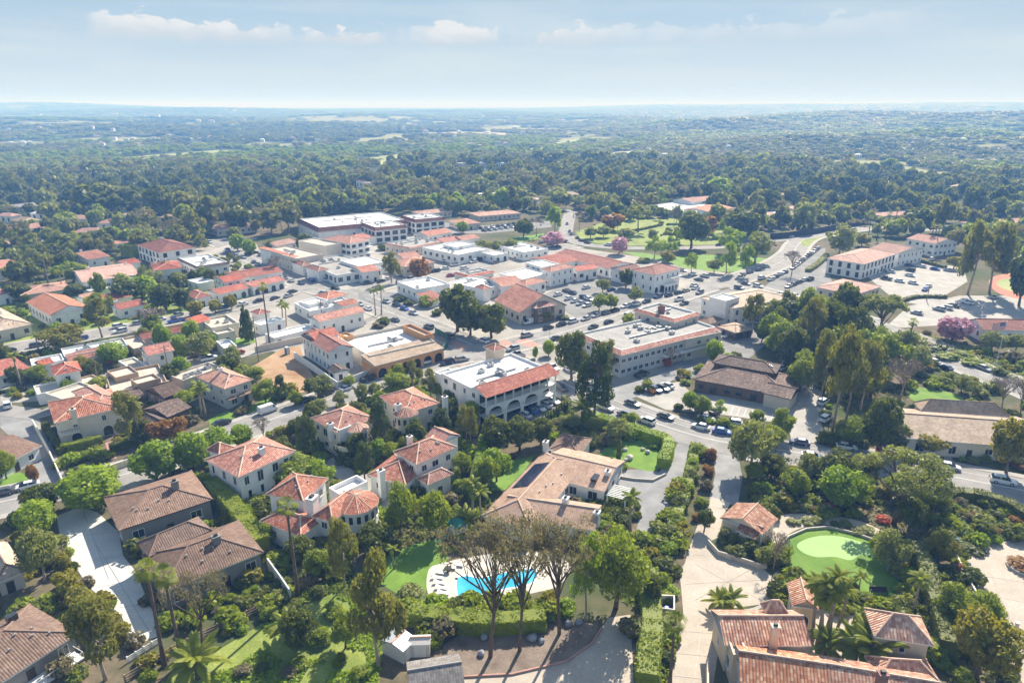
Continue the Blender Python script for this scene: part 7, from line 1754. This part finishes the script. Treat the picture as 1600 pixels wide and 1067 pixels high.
CARLIST = """947 640 u w;977 651 u g;1010 661 u w;1104 657 s w;1144 664 u w;1268 716 s w;1322 701 s w;1386 709 s r;1430 718 u s;1452 731 u s;1482 732 s w;1469 757 s g;1567 755 u w;1040 654 s k;890 580 s w;877 609 u g
864 629 s w U;852 635 s w U;842 640 s w U;831 644 s b U;820 651 s w U;1023 611 s n U;1035 609 s k U;1042 605 s w U;1003 588 p k V;1286 631 u w V;1290 657 u w V;1222 577 s w V;1232 567 s g V
419 644 v w;477 628 s k;510 617 s k;542 609 s w;577 594 p k;617 580 v w;667 568 p w;42 763 s w;4 773 s g;12 636 u w L;347 664 s k;327 563 p w H;371 554 s r H;187 512 u w;216 507 s s;250 501 s w;277 494 s s;306 492 s k;350 482 s b;380 477 s w;60 554 p g
404 472 s k;430 468 s k;451 464 s s;604 473 s s;619 478 s n;632 484 s b;646 491 s s;617 502 s g;670 513 u g;702 528 u t;575 484 s w;562 477 s s;460 424 s w;470 428 s w;481 431 s s;491 434 s s;509 439 s w;471 444 s n;445 436 s g;455 440 s w
572 444 s g;581 438 s w;607 437 s w;596 441 s k;695 421 s w;709 410 u w;696 409 s w;747 408 u k;775 403 s w;705 432 s r;355 397 s n V;390 398 p k V;398 396 s g V
910 436 u w V;916 451 s w V;955 454 s b V;872 462 s w V;885 456 s k U;894 459 s g U;889 468 s w V;899 472 s w V;907 476 s s V;917 479 s w V;912 466 s n U;920 469 s w U;995 477 u w V;1010 473 s k V;961 487 s k V;947 491 s g V;896 504 u w V;877 509 s k V;857 514 s k V;827 506 v w V
1045 463 s n V;1060 459 s k V;1072 456 s t V;1087 452 s w V;1069 476 s k V;1066 424 s s;1082 430 s w;1101 433 u s;1159 431 s s V;1172 427 s n V;1185 423 s n V;1197 418 s s V;1190 436 u w V;1110 536 s k U;1117 529 s w U;1126 526 s w U;1135 523 s w U
1205 438 s w V;1212 434 s k V;1219 430 s s V;1226 427 s n V;1232 449 s s V;1240 446 s n V;1249 442 s k V;1257 439 s w V;1266 438 p k V;1420 416 s n U;1440 418 s w U;1461 422 s b U;1482 424 s s U;1422 424 u k U;1422 432 s w U;1380 424 s s U;1391 426 s w U;1384 437 p k U;1406 441 s w U;1427 444 s w U;1451 449 s w V;1446 454 s b V;1456 407 u w V
1432 491 s s U;1467 485 u s U;1479 483 u w U;1490 480 s k U;1512 475 u w U;1555 466 s s V;1237 371 s w;1251 369 s k;1265 366 s s;1280 363 s w;1334 360 u w;1389 358 s w;1352 517 s k;1365 523 s k;1375 528 s g;1397 536 s n;1450 565 s r;1458 567 s w;1477 577 s n;1537 578 s s
886 351 s k;890 363 s k;893 367 s n;902 373 s k;908 377 s k;885 379 s k;872 387 s k;847 380 s s;1222 462 s w U;1118 645 s g V;1096 640 s s V;1230 590 s k V;1120 545 s w U;1200 510 s w V;1185 505 s s V"""
for t in CARLIST.replace("\n", ";").split(";"):
    q = t.split(); hdg = {"U": HU, "V": HV, "L": hd((12, 650), (10, 630)), "H": hd((330, 566), (400, 550))}[q[4]] if len(q) > 4 else None
    car(float(q[0]), float(q[1]), q[2], q[3], hdg)
for k in range(12):      # the long slanting row by the upper junction
    t = k / 11; car(1239 + 40 * t, 420 - 31 * t, rng.choice("ssu"), rng.choice("wsgknws"), HV + .15)
for k in range(13):      # car park beyond the offices
    t = k / 12; car(752 + 52 * t, 358 - 7 * t + (k % 2) * 4, "s", rng.choice("wsgknw"), HU)
for k in range(8):
    t = k / 7; car(435 + 60 * t, 398 - 12 * t, "s", rng.choice("wsgkw"), HV)

def kerb_cars(key, side, lo, hi, n):      # more cars along the kerbs
    pts, w, _ = ROADS[key]; L_ = [tuple(map(float, q)) for q in offset(pts, side * (w / 2 - 1.25))]; m = len(L_)
    for k in range(n):
        i = int(m * (lo + (hi - lo) * (k + rng.uniform(.1, .9)) / n)); i = min(i, m - 2); p = L_[i]
        if any((p[0] - x) ** 2 + (p[1] - y) ** 2 < 22 for x, y, q in SPOTS[-260:]) or near_road(p, .5, key): continue
        sx_, sy_ = scr((p[0], p[1], 0)); kd = rng.choice("sssuuup")
        car(sx_, sy_, kd, rng.choice("wwwssgkknb"), math.atan2(L_[i + 1][1] - p[1], L_[i + 1][0] - p[0]))
for q in (("A", -1, .02, .4, 12), ("A", 1, .05, .45, 12), ("A", 1, .6, .98, 10), ("B", 1, .55, .95, 12), ("B", -1, .4, .9, 10), ("C", 1, .02, .5, 8), ("C", -1, .1, .6, 8), ("E", 1, .1, .9, 8), ("E", -1, .1, .9, 8), ("G", -1, .05, .9, 10), ("D", 1, .3, .9, 6)): kerb_cars(*q)
# ------------------------------------------------------------------ posts, poles, flag, small garden things
def pole(px, py, hpx, label, name="utility_pole", arms=True):
    p = P(px, py); h = hpx / ppm(p) / math.cos(math.atan2(CAM_H, p.y)); root = empty(name, p, HV)
    b = MB(); b.tube([(0, 0, -.1), (0, 0, h)], [.17, .12], 8); b.build("post", [MT["wood"]], root)
    if arms:
        for z in (h - .6, h - 1.7):
            b = MB(); b.box(-1.1, -.17, z, 1.1, -.09, z + .12)
            for x in (-1.0, -.5, .5, 1.0): b.box(x - .05, -.16, z + .123, x + .05, -.1, z + .33, 1)
            b.build("crossarm", [MT["wood"], MT["trim"]], root)
    reg(root, "pole", label=label)
pole(157, 612, 60, "dark utility pole rising through the tan adobe rooftops"); pole(265, 592, 52, "timber utility pole beside the white house with red pergola courtyard")
pole(505, 517, 48, "timber utility pole in front of the long white house with red ridge"); pole(404, 565, 70, "slim utility pole at the edge of the lane by the dirt plot"); pole(1448, 470, 26, "short pale pole beside the upper right car park", arms=False)
def lamp(px, py, hpx, label):
    p = P(px, py); h = hpx / ppm(p) / math.cos(math.atan2(CAM_H, p.y)); root = empty("street_lamp", p, HU)
    b = MB(); b.tube([(0, 0, -.05), (0, 0, .5), (0, 0, h)], [.12, .07, .05], 8); b.build("post", [MT["iron"]], root)
    b = MB(); n = 8; R_ = lambda r, z: [(r * math.cos(6.2832 * k / n), r * math.sin(6.2832 * k / n), z) for k in range(n)]
    b.hull(R_(.12, h), R_(.22, h + .35)); b.hull(R_(.26, h + .353), R_(.03, h + .55), 1); b.build("lantern", [MT["lamp"], MT["iron"]], root)
    reg(root, "street lamp", label=label)
lamp(859, 535, 26, "dark lantern post on the corner by the small round tree"); lamp(1257, 610, 40, "lantern post beside the pale drive of the dark brown low office"); lamp(816, 525, 24, "dark lantern post at the kerb of the gabled hall")
lamp(1291, 690, 46, "tall lantern post by the bushes at the end of the pale drive"); lamp(1224, 470, 24, "lantern post on the corner above the crossing cars"); lamp(1210, 720, 30, "short lantern post at the roadside below the pale car park")
def flag():
    p = P(1556, 572); root = empty("flagpole", p, 0); h = 68 / ppm(p) / math.cos(math.atan2(CAM_H, p.y))
    b = MB(); b.tube([(0, 0, -.1), (0, 0, h)], [.09, .05], 8); b.box(-.1, -.1, h, .1, .1, h + .2); b.build("pole", [MT["trim"]], root)
    b = MB(); L_, W_ = 3.6, 2.3; nx, ny = 14, 13
    pt = lambda u, v: (-.06 - u * L_, .22 * math.sin(u * 7) * u + .2 * u, h - .2 - v * W_ - .35 * u * u * L_ * .5)
    for i in range(nx):
        for j in range(ny):
            u0, u1, v0, v1 = i / nx, (i + 1) / nx, j / ny, (j + 1) / ny
            m = 2 if (u0 < .4 and v0 < .53) else (0 if j % 2 == 0 else 1)
            b.face([pt(u0, v0), pt(u0, v1), pt(u1, v1), pt(u1, v0)], m)
    for r_ in range(5):
        for c_ in range(6):
            u, v = .03 + c_ * .06, .05 + r_ * .095; x, y, z = pt(u, v); s = .05
            b.face([(x - s, y - .02, z - s), (x + s, y - .02, z - s), (x + s, y - .02, z + s), (x - s, y - .02, z + s)], 1)
    red, blue = plain("flag_red", (.5, .04, .06), .8), plain("flag_blue", (.04, .06, .25), .8)
    b.build("flag", [red, MT["trim"], blue], root); reg(root, "flagpole", label="white flagpole flying a red white and blue striped flag before the church hall")
flag()
def boulder(px, py, wpx, label=None, mat="rock"):
    p = P(px, py); w = wpx / ppm(p); r = random.Random(px); n, m = 12, 7; b = MB(); V = []
    sx_, sy_, sz = r.uniform(.8, 1.2), r.uniform(.7, 1), r.uniform(.65, .85)
    for j in range(m + 1):
        for k in range(n):
            t, f = math.pi * j / m, 6.2832 * k / n; q = w / 2 * (1 + .14 * math.sin(3 * f + r.random()) * math.sin(t) + r.uniform(-.07, .07))
            V.append((q * sx_ * math.sin(t) * math.cos(f), q * sy_ * math.sin(t) * math.sin(f), w * .26 + q * sz * math.cos(t)))
    b.v = V
    for j in range(m):
        for k in range(n): b.f.append((j * n + k, (j + 1) * n + k, (j + 1) * n + (k + 1) % n, j * n + (k + 1) % n)); b.m.append(0)
    o = b.build("boulder", [MT[mat]], smooth=True); o.location = p; o.rotation_euler = (0, 0, r.uniform(0, 6))
    reg(o, "boulder", "pale boulder" if mat == "stone" else "blue grey boulder", "boulders of the gardens", label, at=p)
for q in [(752, 1023, 12), (832, 999, 16), (846, 1003, 12), (888, 976, 14), (904, 974, 12), (756, 997, 14), (1008, 912, 10)]: boulder(*q)
for q in [(976, 704, 8), (984, 717, 12), (1004, 703, 7), (1012, 708, 9), (978, 720, 8), (1430, 900, 8), (1462, 884, 7)]: boulder(*q, mat="stone")
def lounger(px, py, a, label=None):
    p = P(px, py); root = empty("sun_lounger", p, a); root.location.z = .016
    b = MB(); b.box(-.95, -.33, .28, .35, .33, .36); b.hull([(.35, -.33, .30), (.35, .33, .30), (.35, .33, .37), (.35, -.33, .37)], [(1.0, -.33, .62), (1.0, .33, .62), (1.0, .33, .69), (1.0, -.33, .69)]); b.build("cushion", [MT["trim"]], root)
    for sx_ in (-.8, .3):
        for sy_ in (-.28, .28): b = MB(); b.box(sx_ - .03, sy_ - .03, 0, sx_ + .03, sy_ + .03, .277); b.build("leg", [MT["metal"]], root)
    reg(root, "sun lounger", "white sun lounger", "loungers beside the pool", label, at=p)
for q in [(686, 896), (684, 904), (687, 912), (690, 920), (693, 928), (704, 888), (716, 884)]: lounger(*q, 2.9)
def table_set(px, py, label, mat="iron"):
    p = P(px, py); root = empty("patio_table", p); root.location.z = .02; n = 14
    b = MB(); R_ = lambda r, z: [(r * math.cos(6.2832 * k / n), r * math.sin(6.2832 * k / n), z) for k in range(n)]
    b.hull(R_(.65, .7), R_(.65, .75)); b.build("table_top", [MT[mat]], root); b = MB(); b.hull(R_(.06, .04), R_(.06, .697)); b.hull(R_(.3, 0), R_(.3, .04)); b.build("pedestal", [MT[mat]], root)
    reg(root, "table", label=label)
table_set(700, 893, "round dark patio table among the white pool loungers"); table_set(925, 782, "round white patio table on the ranch terrace", "trim")
def bench():
    p = P(1372, 928); root = empty("garden_bench", p, -.1); root.location.z = .02
    b = MB(); b.box(-.9, -.25, .42, .9, .25, .48); b.build("seat", [MT["dark_trim"]], root)
    b = MB(); b.box(-.9, .22, .5, .9, .28, .95); b.build("backrest", [MT["dark_trim"]], root)
    for sx_ in (-.85, .8):
        for sy_ in (-.22, .18): b = MB(); b.box(sx_, sy_, 0, sx_ + .05, sy_ + .05, .417); b.build("leg", [MT["dark_trim"]], root)
    for sx_ in (-.9, .84): b = MB(); b.box(sx_, -.25, .66, sx_ + .06, .2, .7); b.build("armrest", [MT["dark_trim"]], root)
    root.scale = (1.5, 1.5, 1.3); reg(root, "bench", label="dark wooden garden bench on the putting lawn beside the small palm")
bench()
def playset():
    p = P(716, 838); root = empty("climbing_frame", p, .5); wt_ = MT["trim"]; gr = plain("green_canvas", (.03, .20, .15), .7)
    for sx_ in (-1.3, 1.3):
        for sy_ in (-1.1, 1.1): b = MB(); b.box(sx_ - .08, sy_ - .08, 0, sx_ + .08, sy_ + .08, 3.0); b.build("post", [wt_], root)
    b = MB(); b.box(-1.4, -1.2, 1.5, 1.4, 1.2, 1.6); b.build("platform", [wt_], root)
    b = MB(); n = 12; E = [(1.9 * math.cos(6.2832 * k / n), 1.9 * math.sin(6.2832 * k / n), 3.0) for k in range(n)]
    for k in range(n): b.face([E[k], E[(k + 1) % n], (0, 0, 3.9)])
    b.face(E[::-1]); b.build("canopy", [gr], root)
    b = MB(); b.hull([(-1.4, -.35, 1.45), (-1.4, .35, 1.45), (-1.4, .35, 1.55), (-1.4, -.35, 1.55)], [(-4.2, -.35, .15), (-4.2, .35, .15), (-4.2, .35, .25), (-4.2, -.35, .25)]); b.build("slide", [gr], root)
    b = MB()
    for k in range(6): b.box(1.4 + k * .28, -.4, 1.25 - k * .24, 1.45 + k * .28, .4, 1.3 - k * .24)
    b.box(1.4, -.46, 1.3, 1.45, .46, 1.36); b.build("ladder", [wt_], root)
    b = MB(); b.box(-1.2, 1.1, 2.7, 1.2, 1.2, 2.85); b.box(-1.2, -1.2, 2.2, 1.2, -1.1, 2.3); b.build("rail", [wt_], root)
    reg(root, "climbing frame", label="white climbing frame with green canopy and slide among dark bushes")
playset()
def umbrella(px, py, mat, label):
    p = P(px, py); root = empty("patio_umbrella", p); n = 10; E = [(1.5 * math.cos(6.2832 * k / n), 1.5 * math.sin(6.2832 * k / n), 2.2) for k in range(n)]
    b = MB()
    for k in range(n): b.face([E[k], E[(k + 1) % n], (0, 0, 2.8)])
    b.face(E[::-1]); b.build("canopy", [mat], root); b = MB(); b.tube([(0, 0, 0), (0, 0, 2.6)], [.04, .04], 6); b.build("pole", [MT["wood"]], root)
    reg(root, "umbrella", label=label)
umbrella(174, 575, plain("red_canvas", (.5, .05, .03), .8), "small red patio umbrella behind the tan adobe house")
umbrella(186, 478, MT["trim"], "white patio umbrella by the red-roofed bungalow chimney")
def gate(px0, px1, h, label):
    a, c = P(*px0), P(*px1); d = c - a; root = empty("driveway_gate", a, math.atan2(d.y, d.x)); L_ = d.length
    for x in (-.4, L_): b = MB(); b.box(x, -.25, 0, x + .4, .25, h + .5); b.box(x - .08, -.33, h + .5, x + .48, .33, h + .65); b.build("pier", [MT["cream"]], root)
    for s in (0, 1):
        b = MB(); x0, x1 = .03 + s * L_ / 2, L_ / 2 - .03 + s * L_ / 2
        b.box(x0, -.04, .1, x1, .04, .2); b.box(x0, -.04, h - .1, x1, .04, h)
        for k in range(9): x = x0 + (x1 - x0 - .05) * k / 8; b.box(x, -.03, .203, x + .05, .03, h - .103)
        b.build("gate_leaf", [MT["metal"]], root)
    reg(root, "gate", label=label)
gate((1558, 985), (1582, 992), 1.8, "pale metal double gate between piers at the bottom of the plaza")
def planter(px, py, r, label):
    p = P(px, py); root = empty("round_planter", p); root.location.z = .02; n = 24; b = MB()
    R_ = lambda q, z: [(q * math.cos(6.2832 * k / n), q * math.sin(6.2832 * k / n), z) for k in range(n)]
    b.hull(R_(r, 0), R_(r, .4)); b.build("kerb", [MT["stone"]], root)
    o = link("flowers", crown_mesh("flowers", "shrub", 5, 1500, LF["orange"], 1.6)[0], root); o.scale = (r * 1.8, r * 1.8, 1.2); o.location = (0, 0, .3)
    reg(root, "planter", label=label)
planter(1597, 887, 2.4, "round flower planter in the middle of the cream plaza")
def bin_(px, py, label):
    p = P(px, py); b = MB(); n = 12; R_ = lambda q, z: [(q * math.cos(6.2832 * k / n), q * math.sin(6.2832 * k / n), z) for k in range(n)]
    b.hull(R_(.32, .05), R_(.42, 1.0)); b.hull(R_(.46, 1.003), R_(.30, 1.12)); b.box(-.35, -.12, 0, .35, .12, .1)
    o = b.build("wheelie_bin", [plain("blue_plastic", (.02, .09, .40), .4)]); o.location = p; reg(o, "bin", label=label)
bin_(1041, 957, "blue round bin inside the small cream walled enclosure")
def container(px, py):
    p = P(px, py); root = empty("portable_toilet", p, HV); b = MB(); b.box(-.6, -.6, 0, .6, .6, 2.1); b.hull([(-.65, -.65, 2.1), (.65, -.65, 2.1), (.65, .65, 2.1), (-.65, .65, 2.1)], [(-.4, -.65, 2.4), (.4, -.65, 2.4), (.4, .65, 2.4), (-.4, .65, 2.4)], 1)
    b.build("cabin", [plain("toilet_blue", (.03, .16, .42), .5), MT["trim"]], root); b = MB(); b.box(-.4, -.64, .1, .4, -.603, 1.95); b.build("door", [MT["palegrey"]], root)
    reg(root, "portable toilet", label="blue portable toilet on the dirt plot beside the lane")
container(449, 553)
def gazebo():
    p = P(1398, 608); root = empty("garden_gazebo", p); n = 6; E = [(2.6 * math.cos(6.2832 * k / n), 2.6 * math.sin(6.2832 * k / n), 2.6) for k in range(n)]; b = MB()
    for k in range(n): b.face([E[k], E[(k + 1) % n], (0, 0, 4.2)])
    b.face(E[::-1]); b.build("roof", [MT["tile_tan"]], root)
    for e in E: b = MB(); b.tube([(e[0] * .85, e[1] * .85, 0), (e[0] * .85, e[1] * .85, 2.62)], [.09, .09], 6); b.build("post", [MT["wood"]], root)
    reg(root, "gazebo", label="small tan roofed gazebo under the bare tree beside the oval lawn")
gazebo()
# ------------------------------------------------------------------ houses far out over the wooded land
FARH = """48 218 w;62 202 r;75 196 w;105 188 w;128 181 w;150 216 r;58 215 t;82 214 w;118 212 r;130 214 r;148 213 r;178 219 r;208 220 w;240 219 r;298 221 w;326 220 w;355 220 w;380 222 r;390 231 w;42 170 w;18 173 w;25 186 w;88 180 w;110 186 t;60 180 w;185 185 t;225 183 r;245 182 w;275 192 t;310 190 w;346 203 r;370 203 r;288 200 w;225 198 w;208 205 t
410 222 w;440 234 t;456 192 w;474 188 w;500 212 r;535 188 w;548 193 r;560 201 t;536 214 r;489 219 r;497 222 w;450 252 w;478 250 r;508 223 t;578 225 w;625 224 r;647 230 r;660 233 r;700 225 r;735 229 w;750 232 t;780 226 r;790 228 r;605 261 r;645 266 r;720 263 w;755 262 w;782 262 w;565 293 r;575 296 t;640 196 w;590 175 t
855 200 w;880 190 w;895 192 w;905 194 w;945 206 t;975 206 w;1000 207 t;985 246 w;1038 247 w;1113 232 w;1138 233 w;1125 247 w;1336 196 w;1350 195 w;1366 198 w;1465 197 w;1478 198 w;1508 190 w;1520 191 w;1590 210 w;1505 222 w;1508 236 w;1340 248 w;1330 279 t;1348 281 t;1390 268 w;1530 257 w;1552 257 t;1562 268 t;1580 270 r;1300 288 t;1580 235 w;1575 200 w;1240 275 w;1560 230 w;1202 190 w;1440 232 w"""
for i, t in enumerate(FARH.replace("\n", ";").split(";")):
    x, y, c = t.split(); far_house(i, float(x), float(y), c)
k_ = random.Random(4)
for i in range(78):
    px, py = k_.uniform(-20, 820), 170 + 62 * k_.random() ** .8
    far_house(i, px, py, k_.choice("wwrrt"))
for ph, px, py in [("long pale meadow on the plain", 290, 244), ("curving sandy road on the plain", 645, 205), ("dry field in the middle distance", 985, 239), ("dark wooded ridge", 1350, 200), ("pale skyline", 800, 175), ("small green meadow", 600, 250), ("hazy wooded rise", 480, 190), ("near forest edge", 640, 300), ("wooded right-hand valley", 1500, 260)]:
    place(P(px, py), "the " + ph)
far_woods()
# ------------------------------------------------------------------ haze: one closed box of thin even air, the sky outside it
def haze():
    b = MB(); b.box(-17600, -17600, -25, 17600, 17600, 140); m = bpy.data.materials.new("thin_air"); m.use_nodes = True; N, L = m.node_tree.nodes, m.node_tree.links
    N.remove(N["Principled BSDF"]); v = N.new("ShaderNodeVolumePrincipled"); v.inputs["Color"].default_value = (*HAZE_COL, 1); v.inputs["Density"].default_value = HAZE_D; v.inputs["Anisotropy"].default_value = HAZE_G; v.inputs["Absorption Color"].default_value = (1, 1, 1, 1)
    L.new(v.outputs[0], N["Material Output"].inputs["Volume"])
    structure(b.build("haze", [m]), "stuff")
HAZE_COL, HAZE_D, HAZE_G = (0.21, 0.46, 0.95), 0.00046, 0.0
haze()

# ------------------------------------------------------------------ a label for everything that has none yet
NUM = ["first", "second", "third", "fourth", "fifth", "sixth", "seventh", "eighth", "ninth", "tenth", "eleventh", "twelfth"]
CNT = {2: "two", 3: "three", 4: "four", 5: "five", 6: "six", 7: "seven", 8: "eight", 9: "nine"}
def label_rest():
    taken = {}
    for o, desc, p in REG:
        best = sorted(PLACES, key=lambda q: (q[0] - Vector((p.x, p.y, 0))).length * (1 + .0 * len(q[1])))[0]
        q, ph = best; dx, dy = p.x - q.x, p.y - q.y
        rel = ("right of" if dx > 0 else "left of") if abs(dx) > abs(dy) * .9 else ("behind" if dy > 0 else "in front of")
        taken.setdefault((desc, rel, ph), []).append((scr(p)[0], o))
    for (desc, rel, ph), L_ in taken.items():
        L_.sort(key=lambda t: t[0]); n = len(L_)
        for i, (_, o) in enumerate(L_):
            if n == 1: s = f"{desc} {rel} {ph}"
            elif i == 0: s = f"leftmost {desc} {rel} {ph}"
            elif i == n - 1: s = f"rightmost {desc} {rel} {ph}"
            elif i < 12: s = f"{desc} {rel} {ph}, {NUM[i]} from left"
            elif n - 1 - i < 12: s = f"{desc} {rel} {ph}, {NUM[n - 1 - i]} from right"
            else: s = f"{desc} {rel} {ph}, number {i + 1} from left"
            o["label"] = s
label_rest()
